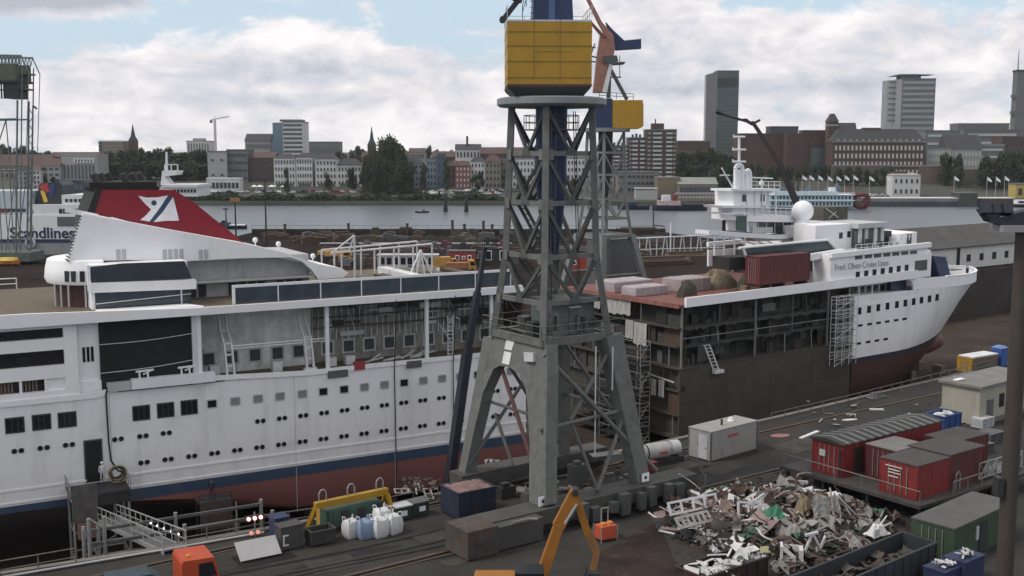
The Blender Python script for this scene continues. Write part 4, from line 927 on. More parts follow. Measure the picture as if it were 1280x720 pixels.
# signs on the portal
def onleg(px,py): v,z=vz(px,py); return v,z
for pts in(((634,424),(644,426),(640,438),(631,436)),((631,439),(640,441),(637,456),(628,454))):
    q=[vz(*p) for p in pts]; g=MB(); g.prism(q,'x',0,.05); g.v=[(-ufoot(p[2])-.06+p[0],p[1],p[2]) for p in g.v]; sg=g.build('sign_panel',mat('sign_white',(.62,.62,.6),.5,streak=.3),c1)
q=[vz(*p) for p in((658,440),(670,441),(670,452),(659,451))]; g=MB(); g.prism(q,'x',0,.25); g.v=[(-ufoot(p[2])-.26+p[0],p[1],p[2]) for p in g.v]; g.build('junction_box',GREYW,c1)
for (sx,sy) in((-1,-1),(1,-1)):
    g=MB(); g.box(sx*4.75-.35,sx*4.75+.35,sy*4.75-.62,sy*4.75-.57,1.9,2.55); g.mi(1); g.tube((sx*4.75,sy*4.75-.61,2.22),(sx*4.75,sy*4.75-.64,2.22),.13); g.build('foot_marker',[W,BLK],c1)
# sills and bogies
SILL=mat('sill_grey',(.062,.06,.056),.75,var=.3,streak=.4,rust=.2)
g=MB(); g.box(-9.6,9.6,-5.9,-3.9,.75,1.8); g.build('sill',SILL,c1)
g=MB(); g.box(-12.0,-9.6,-7.0,-4.3,.1,1.95); g.build('buffer_block',mat('buffer_rusty',(.062,.056,.05),.8,var=.5,scale=1.2,rust=.5,streak=.4),c1)
g=MB(); g.box(-9.6,-5.8,-6.8,-5.9,.15,1.7); g.build('ballast_box',SILL,c1)
g=MB(); g.box(-5.3,9.0,3.9,5.7,.75,1.8); g.build('sill',SILL,c1)
for v in(-4.9,4.8):
    for u in(-9.6,-7.6,-4.8,-2.8,2.8,4.8,6.6,8.4):
        if v>0 and u<-5: continue
        g=MB(); g.tube((u,v-.35,.45),(u,v+.35,.45),.42,n=14); g.build('wheel',DARKST,c1)
    g=MB()
    for u in(-8.6,-3.8,3.8,7.5):
        if not(v>0 and u<-5): g.box(u-1.5,u+1.5,v-.5,v-.38,.2,.78)
    g.build('bogie_plate',DARKST,c1)
for i in range(12):
    g=MB(); g.box(-3+i*.9,-3+i*.9+.4+rnd.random()*.5,-6.5,-5.92,.1+.5*rnd.random(),1.2+rnd.random()*.9); g.build('cable_box',CRGD,c1) if i%3 else None
# gussets, ladders and cables on the tower
for (z,h) in LV[1:-1]:
    for sx in(-1,1):
        g=MB(); g.box(sx*h-.5*(sx>0)-.0,sx*h+.5*(sx<0),-h-.26,-h-.23,z-.45,z+.3); g.build('gusset',CRG,c1)
        g=MB(); g.box(-h-.26,-h-.23,sx*h-.5*(sx>0),sx*h+.5*(sx<0),z-.45,z+.3); g.build('gusset',CRG,c1)
for (z,h) in LV[:-1]:
    g=MB(); g.prism([(-.5,z-.1),(.5,z-.1),(.25,z+.45),(-.25,z+.45)],'y',-h-.17,-h-.14); g.build('gusset',CRGD,c1)
    g=MB(); g.prism([(-.5,z-.1),(.5,z-.1),(.25,z+.45),(-.25,z+.45)],'x',-h-.17,-h-.14); g.build('gusset',CRGD,c1)
for (z0,h0),(z1,h1) in zip(LV,LV[1:]):
    g=MB(); a=Vector((-h0+.55,-h0+.1,z0)); b=Vector((-h1+.55,-h1+.1,z1))
    for k in(0,.42): g.beam(a+Vector((k,0,0)),b+Vector((k,0,0)),.05)
    for i in range(int((z1-z0)/.4)): p=a.lerp(b,i*.4/(z1-z0)); g.beam(p,p+Vector((.42,0,0)),.035)
    g.build('ladder',CRGD,c1)
for u,v in((.9,-1.4),(1.25,-1.2),(-1.2,-1.5)):
    g=MB(); g.tube((u,v,28.9),(u*1.2,v*1.3,15.5),.035,n=5); g.build('cable',RUBBER,c1)
for i in range(14):
    g=MB(); a=rnd.uniform(-2.4,2.4); b=rnd.uniform(-2.4,2.2); w=rnd.uniform(.3,1.0); g.box(a,a+w,b,b+w,12.83,12.83+rnd.uniform(.4,1.4)) if abs(a)>2.3 or b>1.7 else g.box(a,a+.3,-2.35,-2.2,13+rnd.random(),13.4+rnd.random()); g.build('equipment_box',rnd.choice((CRGD,GREYD,DARKST)),c1)
for u,v,h in((-2.8,-1,1.2),(3.6,1.5,1.6),(2.5,5.2,1.1),(-3,2,.9),(5.8,-2,1.0),(1.5,-2.5,.8)):
    g=MB(); g.box(u,u+1.3,v,v+.9,.0,h); g.box(u+.2,u+.8,v+.1,v+.6,h,h+.3); g.build('drive_unit',rnd.choice((CRGD,DARKST,GREYD)),c1)
# slewing ring and column
g=MB(); g.lathe([(.1,29.2),(3.75,29.2),(3.95,29.35),(3.95,29.75),(3.7,29.85),(.1,29.85)],(0,0,0),36); g.build('ring_platform',mat('ring_grey',(.20,.21,.215),.55,var=.12,streak=.3),c1,smooth=True)
g=MB(); g.lathe([(.3,18.2),(.5,18.6),(.8,20.4),(1.1,23.6),(1.15,29.2)],(0,0,0),20); g.build('king_post',BLUE,c1,smooth=True)
g=MB(); railing(g,[(2.0*math.cos(R(a)),2.0*math.sin(R(a)),27.6) for a in range(0,361,30)],1.0,1.2,.03); g.lathe([(1.2,27.55),(2.1,27.55),(2.1,27.62),(1.2,27.62)],(0,0,0),16); g.build('service_gallery',CRG,c1)
g=MB()
for k,(z0,z1) in enumerate(((18.8,22.3),(22.5,25.8),(15.6,18.5))):
    s_=1 if k%2 else -1
    for dv in(-.35,.35): g.beam((-1.6,s_*1.7+dv,z0),(-1.6,-s_*1.6+dv,z1),.1,.25)
    for i in range(10): t=i/9; g.beam((-1.6,s_*1.7-s_*3.3*t-.35,z0+(z1-z0)*t),(-1.6,s_*1.7-s_*3.3*t+.35,z0+(z1-z0)*t),.22,.05)
g.build('stair',DARKST,c1)
# upper works, facing the viewer
up=bpy.data.objects.new('upper_works',None); col.objects.link(up); up.parent=c1; up.rotation_euler=(0,0,-C1.rz+R(2))
up['label']='yellow machine house and blue tower that slew on the ring'
x0,x1=-3.28,2.54
g=MB(); g.box(x0,x1,-3.2,3.4,30.55,34.85); g.build('machine_house',YEL,up)
YD=mat('yellow_seam',(.22,.13,.02),.6)
g=MB()
for z in(31.1,32.2,33.25,34.2): g.box(x0-.02,x1+.02,-3.225,3.42,z-.035,z+.035)
for x in(-1.45,.35): g.box(x-.025,x+.025,-3.215,-3.2,30.7,35)
g.box(-1.45,1.2,-3.215,-3.2,32.83,32.88); g.build('seam_rib',YD,up)
g=MB(); g.loft([[(x0,-3.2,30.64),(x1,-3.2,30.64),(x1,3.4,30.64),(x0,3.4,30.64)],[(x0+.05,-3.1,30.4),(x1-.05,-3.1,30.4),(x1-.05,3.3,30.4),(x0+.05,3.3,30.4)],[(x0+.6,-2.4,29.86),(x1-.5,-2.4,29.86),(x1-.5,2.6,29.86),(x0+.6,2.6,29.86)]],close=True); g.build('house_underframe',CRGD,up)
g=MB(); g.box(x0-.02,x1+.02,-3.22,3.42,30.5,30.66); g.build('base_strip',mat('rust_strip',(.10,.045,.03),.7),up)
g=MB(); g.loft([[(-1.45,-1.6,34.9),(1.4,-1.6,34.9),(1.4,1.6,34.9),(-1.45,1.6,34.9)],[(-1.1,-1.2,45),(.9,-1.2,45),(.9,1.2,45),(-1.1,1.2,45)]],close=True); g.build('jib_tower',BLUE,up)
g=MB(); g.box(-.35,.1,-1.64,-1.5,35,44); g.build('tower_rib',mat('blue_light',(.07,.11,.22),.5),up)
g=MB(); g.box(x0,x1,-3.2,3.4,34.87,35.0); railing(g,[(x0,-3.1,35.1),(x0,3.3,35.1),(x1,3.3,35.1),(x1,-3.1,35.1)],.9,1.5,.025); g.build('house_roof',GREYW,up)
g=MB(); g.beam((-3.6,-2.6,35.0),(-2.5,-2.4,36.4),.3,.35); g.beam((-2.6,-2.4,36.3),(-1.7,-2.2,39),.5,.6,.3,.4); g.tube((-3.6,-3,35.05),(-3.6,-2.2,35.05),.22); g.build('luffing_arm',DARKST,up)
g=MB(); railing(g,[(-2.2,-2.2,35.1),(-1.4,-2.0,37.8)],1,1,.03); g.box(-2.3,-1.3,-2.3,-1.7,36.6,36.7)
for k in range(8): g.tube((-1.7,-1.9,35.2+k*.4),(-1.4,-1.9,35.2+k*.4),.025,n=4)
g.build('ladder',GREYD,up)
# second crane, across the dock
p=onY(757,165,178.0); C2=Fr((p[0],178,0),54)
c2=thing('slewing_crane','distant lattice crane with short yellow house across the dock behind the tallest crane','crane',(C2.O[0],C2.O[1],0),C2.rz)
CRL=mat('crane_pale_grey',(.17,.183,.176),.6,var=.15,streak=.3)
tower(c2,CRL,CRL)
for sx in(-1,1):
    for sy in(-1,1): g=MB(); g.beam((sx*5.6,sy*5.6,.2),(sx*3.06,sy*3.06,12.7),.8,.8,1.0,1.0); g.build('leg',CRL,c2)
g=MB()
for s_ in(-1,1): g.box(-3.3,3.3,s_*3.06-.25,s_*3.06+.25,12.3,12.9); g.box(s_*3.06-.25,s_*3.06+.25,-2.8,2.8,12.3,12.9); g.tube((-4.3,s_*4.3,6.5),(4.3,s_*4.3,6.5),.2)
g.box(-3,3,-3,3,12.6,12.7); g.build('portal_deck',CRL,c2)
g=MB(); g.lathe([(.1,29.2),(3.9,29.2),(3.9,29.8),(.1,29.8)],(0,0,0),28); g.build('ring_platform',CRL,c2)
g=MB(); g.lathe([(.4,18.4),(1.1,23),(1.2,29.2)],(0,0,0),14); g.build('king_post',DARKST,c2,smooth=True)
u2=bpy.data.objects.new('upper_works',None); col.objects.link(u2); u2.parent=c2; u2.rotation_euler=(0,0,-C2.rz); u2['label']='rusty pink jib tower, blue counter arm and yellow house'
def q2(px,py): d=onY(px,py,178.0); return (d[0]-C2.O[0],d[2])
def plate(name,pxs,m,y0,y1): g=MB(); g.prism([q2(*k) for k in pxs],'y',y0,y1); return g.build(name,m,u2)
PINK=mat('rusty_pink',(.27,.135,.10),.65,var=.25,streak=.3,rust=.15)
plate('machine_house',((764,126),(801,126),(802,132),(802,158),(798,161),(764,161)),YEL,-2.6,2.6)
plate('house_front',((744,124),(764,124),(764,161),(740,161)),BLUE,-2.5,2.5)
plate('jib_tower',((741,116),(758,116),(768,62),(766,44),(750,44),(746,70)),PINK,-1.1,1.1)
plate('tower_stripe',((752,116),(758,116),(767,72),(763,72)),W2,-1.25,-1.1)
plate('boom',((731,-5),(735,-5),(752,28),(766,44),(757,46),(747,28)),PINK,-.7,.7)
plate('link',((734,26),(738,27),(752,42),(758,47),(752,48),(745,40)),mat('rust_red',(.16,.06,.045),.7,rust=.2),-1.3,-.7)
plate('counter_arm',((757,28),(766,38),(780,51),(801,49),(801,61),(770,63),(766,60)),BLUE,-.6,.6)
plate('winch_drum',((753,71),(770,70),(772,77),(766,80),(752,79)),CRGD,-1.4,1.4)
plate('gallery',((763,79),(780,78),(780,80),(763,81)),CRGD,-1.6,1.6)
for a,b,r in(((761,83),(760,123),.35),((762,86),(783,125),.3),((770,97),(776,97),.1),((757,97),(774,97),.12),((774,70),(774,97),.06),((743,55),(736,75),.1),((735,60),(744,60),.12),((735,70),(748,73),.12),((735,77),(744,78),.12)):
    g=MB(); A,B_=q2(*a),q2(*b); g.tube((A[0],-.9,A[1]),(B_[0],-.9,B_[1]),r); g.build('strut',CRGD,u2)
g=MB()
railing(g,[(q2(748,123)[0],-2,q2(748,124)[1]),(q2(790,124)[0],-2,q2(790,126)[1])],1,1.4,.05); g.build('roof_rail',CRGD,u2)
# grey plinth house by the second crane
g=MB(); a=onY(757,305,186); b=onY(800,305,186); t=thing('winch_house','dark grey windowless house between the far crane and the red roofed section','winch house',(a[0],186,0),R(36))
w=b[0]-a[0]+1; g.box(0,w,0,5,0,11.2); g.build('wall',GREYD,t); g=MB(); g.box(-.2,w+.2,-.2,5.2,11.2,11.5); g.build('roof',GREYW,t); g=MB(); g.box(1,2.2,-.05,0,0,2.2); g.build('door',DARKST,t)
# third crane at far left
Y3=258.0
c3=thing('gantry_crane','dark lattice crane with green machinery house at the far left edge','crane',(onY(20,300,Y3)[0],Y3,0),0)
def q3(px,py): d=onY(px,py,Y3); return (d[0]-c3.location[0],d[2])
G3=mat('crane3_grey',(.13,.15,.15),.7,var=.2,rust=.1)
def seg(px0,py0,px1,py1,r,y=0,m=G3,name='strut'):
    a,b=q3(px0,py0),q3(px1,py1); g=MB(); g.tube((a[0],y,a[1]),(b[0],y,b[1]),r,n=6); return g.build(name,m,c3)
for y in(-3,3):
    seg(29,126,27,318,.24,y,name='leg'); seg(35,84,32,318,.16,y,name='leg'); seg(-20,126,-12,318,.3,y,name='leg'); seg(43,92,40,190,.1,y,name='cable_stay')
    seg(-20,150,29,149,.2,y,name='cross_beam'); seg(-15,212,28,212,.16,y,name='cross_beam'); seg(0,149,5,205,.14,y,name='brace'); seg(5,212,10,318,.14,y,name='brace'); seg(9,212,20,318,.12,y,name='brace'); seg(-18,205,0,150,.14,y,name='brace'); seg(27,212,14,318,.12,y,name='brace')
    seg(34,72,43,92,.13,y,name='cable_stay'); seg(-20,70,34,71,.25,y,name='truss_chord'); seg(-20,81,31,81,.2,y,name='truss_chord')
    g=MB()
    for i in range(12):
        a,b=q3(-18+i*4.3,71),q3(-18+i*4.3+(2.2 if i%2 else 2.2),81); c=q3(-18+(i+1)*4.3,71); g.tube((a[0],y,a[1]),(b[0],y,b[1]),.1,n=5); g.tube((b[0],y,b[1]),(c[0],y,c[1]),.1,n=5)
    g.build('truss_web',G3,c3)
g=MB()   # lattice mast beside the legs
for i in range(9):
    y0=135+i*20; a,b=q3(36,y0),q3(42,y0+10); c=q3(35,y0+20)
    g.tube((a[0],0,a[1]),(b[0],0,b[1]),.1,n=5); g.tube((b[0],0,b[1]),(c[0],0,c[1]),.1,n=5)
a,b=q3(41,132),q3(37,318); g.tube((a[0],0,a[1]),(b[0],0,b[1]),.14); a,b=q3(41,132),q3(46,136); g.tube((a[0],0,a[1]),(b[0],0,b[1]),.25); g.build('lattice_mast',G3,c3)
def box3(name,x0,y0,x1,y1,d0,d1,m): a,b=q3(x0,y1),q3(x1,y0); g=MB(); g.box(a[0],b[0],d0,d1,a[1],b[1]); return g.build(name,m,c3)
box3('machinery_house',-30,82,29,101,-4,4,mat('moss_green_house',(.085,.095,.065),.8,var=.3,streak=.4)); box3('house_floor',-30,101,31,104,-4.4,4.4,DARKST); box3('driver_cabin',15,104,30,124,-3.6,2,mat('cabin_dark',(.03,.03,.035),.6)); box3('gallery',30,92,40,94,-2,2,G3); box3('gallery',30,111,38,113,-2,2,G3)
g=MB()
for i in range(7):
    a,b=q3(-6+i*3.1,104),q3(-5+i*3.1,124); g.tube((a[0],-2,a[1]),(b[0],-2,b[1]),.18,n=5)
a,b=q3(-10,113),q3(15,113); g.tube((a[0],-2,a[1]),(b[0],-2,b[1]),.15,n=5); g.build('cable_rack',DARKST,c3)
box3('sill',-20,314,46,325,-4,4,mat('sill_green',(.10,.12,.11),.8,var=.3))
# leaning boom lift between quay and ship
bl=thing('boom_lift','black telescopic boom lift leaning up in front of the white stern hull','boom lift',S.w(40.5,-6,-10),S.rz)
def sl(px,py): u,z=S.onv(px,py,-6); return (u-40.5,0,z+10)
NB=mat('boom_black',(.022,.024,.034),.45,var=.2,streak=.2)
a=sl(560,600); b=sl(584,440); c=sl(606,309); a0=(a[0]-.3,0,1.9)
g=MB(); g.beam(a0,b,.75,.9); g.build('boom',NB,bl); g=MB(); g.beam(b,sl(597,365),.55,.66); g.build('boom',NB,bl); g=MB(); g.beam(sl(597,366),c,.38,.46); g.build('boom',NB,bl)
g=MB(); g.box(c[0]-.5,c[0]+.9,-.9,.9,c[2],c[2]+.08); railing(g,[(c[0]-.5,-.9,c[2]),(c[0]+.9,-.9,c[2]),(c[0]+.9,.9,c[2]),(c[0]-.5,.9,c[2]),(c[0]-.5,-.9,c[2])],.8,.9,.03); g.build('basket',DARKST,bl)
g=MB(); g.box(-3,2.6,-1.3,1.3,.6,1.5); g.box(-2.2,.6,-1.1,1.1,1.5,2.4); g.build('chassis',DARKST,bl)
for x in(-2.3,1.9):
    for y in(-1.3,1.3): g=MB(); g.tube((x,y-.25,.6),(x,y+.25,.6),.6,n=14); g.build('wheel',RUBBER,bl)
# mobile crane beyond the bow
pc=onY(1010,262,250.0)
mc=thing('mobile_crane','dark mobile crane with raised boom and bent fly jib behind the bow radome','mobile crane',(pc[0],250,0),0)
def q4(px,py): d=onY(px,py,250.0); return (d[0]-pc[0],0,d[2])
g=MB(); g.beam((2.5,0,3.2),q4(975,205),1.5,1.5,1.2,1.2); g.build('boom',DARKST,mc); g=MB(); g.beam(q4(976,206),q4(941,153),1.0,1.0,.7,.7); g.build('boom',mat('boom_maroon',(.045,.03,.032),.6),mc)
def ln(name,pts,r): g=MB(); g.path([q4(*p) for p in pts],r,5); g.build(name,DARKST,mc)
ln('fly_jib',[(941,156),(934,152),(921,148),(898,141)],.3); ln('jib_stay',[(942,152),(938,153),(933,149),(922,150)],.22); ln('jib_stay',[(940,155),(950,150)],.3); ln('jib_head',[(895,139),(903,142)],.5)
g=MB(); g.box(-5,7,-1.5,1.5,.9,1.7); g.build('carrier',YEL,mc); g=MB(); g.box(-2,4.5,-1.5,1.5,1.8,3.6); g.build('upper_body',YEL,mc); g=MB(); g.box(-5,-2.6,-1.4,1.4,1.7,3.2); g.build('cab',DGL,mc)
for x in(-4,-2.4,2,3.6,5.4):
    for y in(-1.3,1.3): g=MB(); g.tube((x,y-.3,.65),(x,y+.3,.65),.65,n=12); g.build('wheel',RUBBER,mc)
# ------------------------------------------------------------------ things on the quay
QA=R(36); QR=lambda k=0: R(36+k)
NAVY=mat('navy_bin',(.018,.026,.048),.6,var=.25,streak=.3,rust=.1)
def at(px,py,z=0): p=onz(px,py,z); return (p[0],p[1],z)
def open_bin(t,L,D,H,m,flare=.12,fill=None,th=.08):
    g=MB()
    for (x0,x1,y0,y1) in((0,L,0,th),(0,L,D-th,D),(0,th,th,D-th),(L-th,L,th,D-th)): g.box(x0,x1,y0,y1,.12,H)
    g.box(th,L-th,th,D-th,.12,.2); g.build('bin_wall',m,t)
    g=MB(); r=.07
    for (x0,x1,y0,y1) in((-r,L+r,-r,r),(-r,L+r,D-r,D+r),(-r,r,r,D-r),(L-r,L+r,r,D-r)): g.box(x0,x1,y0,y1,H,H+.12)
    g.build('rim',m,t); g=MB(); k=max(2,int(L/.9))
    for i in range(k+1): g=MB(); x=min(L*i/k,L-.1); g.box(x,x+.1,-.06,0,.12,H); g.build('rib',m,t); g=MB(); g.box(x,x+.1,D,D+.06,.12,H); g.build('rib',m,t)
    g=MB()
    for y in(.25,D-.4): g.box(.1,L-.1,y,y+.15,0,.12)
    g.build('skid',m,t)
t=thing('steel_bin','large dark navy steel bin heaped with rusty pink scrap beside the crane foot','bin',at(573,652),R(33)); open_bin(t,3.1,2.5,1.95,NAVY)
g=MB(); n=9; g.loft([[(.1+2.9*i/n,.1+2.3*j/n,1.98+.25*math.sin(math.pi*i/n)*math.sin(math.pi*j/n)+.1*rnd.random()) for i in range(n+1)] for j in range(n+1)],cap=False); g.build('scrap_fill',mat('pinkish_rust',(.20,.125,.115),.85,var=.35,scale=1.5,rust=.2),t)
# yellow lifting frame with green machine beneath
yl=thing('lifting_frame','yellow steel lifting frame standing over a green machine on the dock edge','lifting frame',at(396,667),R(37))
LY=5.6; g=MB(); g.box(-.1,LY,-.22,.22,1.75,2.2); g.build('top_beam',YEL,yl)
for x,dx in((0,-.35),(LY-.15,.25)):
    for y in(-.9,.9): g=MB(); g.beam((x+dx,y,0),(x+.05,y*.2,1.8),.24,.28); g.build('leg',YEL,yl)
for x in(.5,2.7,5.0):
    g=MB(); g.path([(x-.28,0,2.2),(x-.28,0,2.75),(x-.12,0,3.0),(x+.12,0,3.0),(x+.28,0,2.75),(x+.28,0,2.2)],.05,6); g.build('lifting_loop',GALV,yl)
gm=thing('generator','dark green ribbed machine under the yellow lifting frame','generator',(yl.location[0]+.8*math.cos(R(37))-.5*math.sin(R(37)),yl.location[1]+.8*math.sin(R(37))+.5*math.cos(R(37)),0),R(37))
GRN=mat('machine_green',(.045,.085,.065),.6,var=.3,streak=.3)
g=MB(); g.box(0,4.2,-.9,.9,.25,1.45); g.build('casing',GRN,gm)
for i in range(6): g=MB(); g.box(.25+i*.66,.7+i*.66,-.97,-.9,.35,1.35); g.build('louvre_panel',DARKST if i%2 else GRN,gm)
g=MB(); g.box(-.1,4.3,-.8,-.6,0,.25); g.box(-.1,4.3,.6,.8,0,.25); g.build('skid',DARKST,gm); g=MB(); g.tube((3.6,.3,1.45),(3.6,.3,1.9),.09); g.build('exhaust',RUSTY,gm)
# bulk bags
def bag(label,px,py,m,w=1.05,h=1.25,rz=0):
    t=thing('bulk_bag',label,'bulk bag',at(px,py),R(36+rz),'bulk bags on the quay'); g=MB(); n=16; rows=[]
    for z,k in((0,.86),(.12,1),(.5,1.08),(.8,1.0),(.95,.86),(1.0,.62)):
        r_=[]
        for i in range(n):
            a=2*math.pi*i/n; c,s=math.cos(a),math.sin(a); q=1/max(abs(c),abs(s))**.75
            r_.append((w/2*k*q*c*(1+.05*math.sin(5*a+px)),w/2*k*q*s*(1+.05*math.sin(7*a+py)),h*z+.05*math.sin(3*a+px)*(z>.5)))
        rows.append(r_)
    g.loft(rows,close=True); g.build('sack',m,t,smooth=True)
    for sx in(-1,1):
        for sy in(-1,1): g=MB(); a=(sx*w*.4,sy*w*.4,h*.92); g.path([a,(a[0]*1.05,a[1]*1.05,h*1.16),(a[0]*.7,a[1]*.7,h*1.14),(a[0]*.6,a[1]*.6,h*.98)],.035,5); g.build('lifting_strap',m,t)
BAGW=mat('bag_white',(.56,.57,.58),.8,var=.12,scale=2.5,streak=.2); BAGB=mat('bag_blue',(.19,.25,.36),.8,var=.15,scale=2.5); BAGG=mat('bag_grey',(.50,.50,.50),.8,var=.15,scale=2.5,streak=.3)
bag('greyish white bulk bag at the left end of the row, left of the blue bag',439,671,BAGG,1.0,1.2,5); bag('pale blue bulk bag among the white ones',456,672,BAGB,1.05,1.25,-8); bag('white bulk bag just right of the blue one',474,670,BAGW,1.1,1.3,4); bag('white bulk bag at the right end of the row before the dark green bins',491,666,BAGW,1.05,1.3,12); bag('white bulk bag half hidden behind the others in the row',478,660,BAGW,1.1,1.4,0)
def box_thing(name,label,cat,px,py,rz,L,D,H,m,lid=None,extra=None,group=None,label_patch=None):
    t=thing(name,label,cat,at(px,py),R(rz),group); g=MB(); g.box(0,L,0,D,.08,H); g.build('body',m,t); g=MB(); g.box(-.05,L+.05,-.05,D+.05,H,H+.09); g.build('lid',lid or m,t); g=MB(); g.box(.1,.25,.1,D-.1,0,.08); g.box(L-.25,L-.1,.1,D-.1,0,.08); g.build('skid',DARKST,t)
    if label_patch: g=MB(); x,z,w,h=label_patch; g.box(x,x+w,-.02,0,z,z+h); g.build('paper_label',W,t)
    return t
DGB=mat('dark_green_bin',(.022,.04,.036),.6,var=.3,streak=.3)
box_thing('waste_bin','dark green bin with white label, next to the white bags','waste bin',496,653,34,1.25,.95,1.0,DGB,GREYW,group='dark green bins by the dock edge',label_patch=(.35,.35,.5,.38)); box_thing('waste_bin','dark green bin with white label, nearest the navy steel bin','waste bin',516,648,34,1.35,1.0,1.0,DGB,GREYD,group='dark green bins by the dock edge',label_patch=(.55,.4,.5,.36))
box_thing('tool_chest','blue steel chest behind the grey cabinet near the tilted white panel','chest',345,676,36,1.0,1.1,1.45,mat('chest_blue',(.022,.035,.085),.55,var=.2,streak=.3)); 
t=box_thing('cabinet','dark grey cabinet with white bracket on its face, right of the tilted panel','cabinet',352,690,36,1.55,1.0,1.55,mat('cabinet_grey',(.06,.057,.055),.7,var=.25,streak=.4)); g=MB(); g.box(.12,.2,-.06,0,.35,1.1); g.box(.2,.5,-.06,0,1.0,1.08); g.box(.2,.5,-.06,0,.35,.43); g.build('bracket',W2,t)
t=thing('skip','low charcoal skip between the grey cabinet and the yellow lifting frame','skip',at(390,685),R(34)); open_bin(t,1.7,1.1,.95,mat('charcoal',(.04,.04,.042),.7,var=.3,rust=.15))
# tilted panel
t=thing('panel','large pale grey panel leaning at a tilt on the quay','panel',at(303,705),R(33)); g=MB(); g.bx((1.25,.55,.62),(2.75,1.45,.06),0,R(38)); g.build('plate',mat('panel_grey',(.36,.355,.36),.5,var=.06,streak=.1),t); g=MB(); g.beam((.4,1.0,0),(.4,1.05,1.0),.08); g.beam((2.1,1.0,0),(2.1,1.05,1.0),.08); g.build('prop',WOOD,t)
SG_=mat('sheet_grey',(.17,.17,.165),.7,var=.3)
# orange truck at the lower left
ORG=mat('truck_orange',(.40,.06,.018),.5,var=.15,streak=.25)
tp=onY(224,768,61.2); tr=thing('truck','orange flatbed truck loaded with dark machinery at the lower left corner','truck',(tp[0],61.2,0),R(30))
g=MB(); g.prism([(0,.75),(2.1,.75),(2.15,1.6),(1.85,2.75),(.1,2.8),(0,2.6)],'y',-1.15,1.15); g.build('cab',ORG,tr)
g=MB(); g.prism([(.95,1.65),(2.0,1.65),(1.75,2.5),(.95,2.5)],'y',-1.18,-1.14); g.build('side_window',DGL,tr); g=MB(); g.prism([(.95,1.65),(2.0,1.65),(1.75,2.5),(.95,2.5)],'y',1.14,1.18); g.build('side_window',DGL,tr)
g=MB(); g.beam((2.14,0,1.68),(1.89,0,2.6),1.9,.06,up=(1,0,0)); g.build('windscreen',DGL,tr)
g=MB(); g.tube((.5,-.5,2.78),(.5,-.5,2.92),.12); g.build('beacon',mat('amber',(.6,.25,.03),.3),tr)
g=MB(); g.box(-5.6,-.1,-1.15,1.15,.95,1.15); g.build('flatbed',DARKST,tr); g=MB(); g.box(-5.6,2.0,-.45,.45,.55,.95); g.build('chassis',DARKST,tr)
for x in(1.1,-3.6,-4.9):
    for y in(-1.0,1.0): g=MB(); g.tube((x,y-.17,.5),(x,y+.17,.5),.5,n=16); w_=g.build('wheel',RUBBER,tr); g=MB(); g.tube((x,y-.19,.5),(x,y+.19,.5),.24,n=10); g.build('rim',GREYD,w_)
g=MB(); g.box(-5.5,-4.2,-1.0,.9,1.15,1.9); g.build('side_box',RUSTY,tr)
for y in(-.9,.9):
    g=MB(); g.box(1.95,2.2,y-.2,y+.2,.85,1.05); g.build('headlight',GREYW,tr)
ld=thing('compressor','dark teal machine with rusty pipes carried on the orange truck','compressor',tuple(tr.matrix_basis@Vector((-3.0,0,1.15))) if False else (tr.location[0]-3.4*math.cos(R(30)),tr.location[1]-3.4*math.sin(R(30)),1.16),R(30))
g=MB(); g.prism([(-.6,0),(2.4,0),(2.4,.7),(1.8,1.1),(-.6,1.2)],'y',-.75,.75); g.build('casing',mat('teal_dark',(.03,.055,.065),.6,var=.35,rust=.1),ld); g=MB()
for i in range(4): g.tube((-1.7,-.7+i*.4,.2+.2*(i%2)),(-.3,-.6+i*.4,.9),.1)
g.build('pipe',RUSTY,ld); g=MB(); g.lathe([(.3,-.1),(.42,-.1),(.42,.1),(.3,.1),(.3,-.1)],(-1.3,0,.8),16); g.build('hand_wheel',RUSTY,ld)
# gangway tower and gangway
gt=thing('gangway_tower','dark clad access tower with railings at the open side door of the ship','access tower',S.w(5.3,-3.6,-10),S.rz)
g=MB()
for u in(0,4.4):
    for v in(0,2.9): g.tube((u,v,0),(u,v,7.65),.11)
    for z in(2,4.5,7): g.tube((u,0,z),(u,2.9,z),.07)
for z in(2,4.5,7): g.tube((0,0,z),(4.4,0,z),.08); g.tube((0,2.9,z),(4.4,2.9,z),.08)
g.tube((0,0,2),(4.4,0,4.5),.06); g.build('tower_frame',GALV,gt)
g=MB(); g.box(-.2,4.6,-.1,3.2,7.5,7.65); g.build('platform',DARKST,gt)
CLAD=mat('dirty_cladding',(.10,.095,.09),.85,var=.4,scale=1.5,streak=.6)
g=MB(); g.box(-.1,1.9,-.14,-.08,5.4,8.5); g.build('cladding',CLAD,gt); g=MB(); g.box(1.95,4.5,-.14,-.08,6.6,7.6); g.build('cladding',DARKST,gt)
g=MB(); g.box(.2,2.4,-.3,-.16,4.0,5.35); g.build('hoarding',mat('pink_board',(.25,.15,.13),.85,var=.3,streak=.3),gt)
g=MB(); railing(g,[(-.2,-.1,7.65),(-.2,3.1,7.65)],1.1,1.2,.04); railing(g,[(4.6,0,7.65),(4.6,3.1,7.65)],1.1,1.2,.04); g.build('platform_rail',GALV,gt)
hb_=thing('hose_bundle','coiled yellowish hoses heaped on the gangway tower platform','hoses',S.w(9.2,-1.4,-2.33),S.rz)
for i in range(6):
    g=MB(); r=.75-.06*i; g.path([((r+.05*math.sin(5*a))*math.cos(a),.15*math.sin(3*a+i)+.12*i-.3,.85+(r)*math.sin(a)) for a in[2*math.pi*k/18 for k in range(19)]],.075,6); g.build('coil',[mat('hose_tan',(.28,.24,.15),.8,var=.3),RUBBER,WOOD][i%3],hb_)
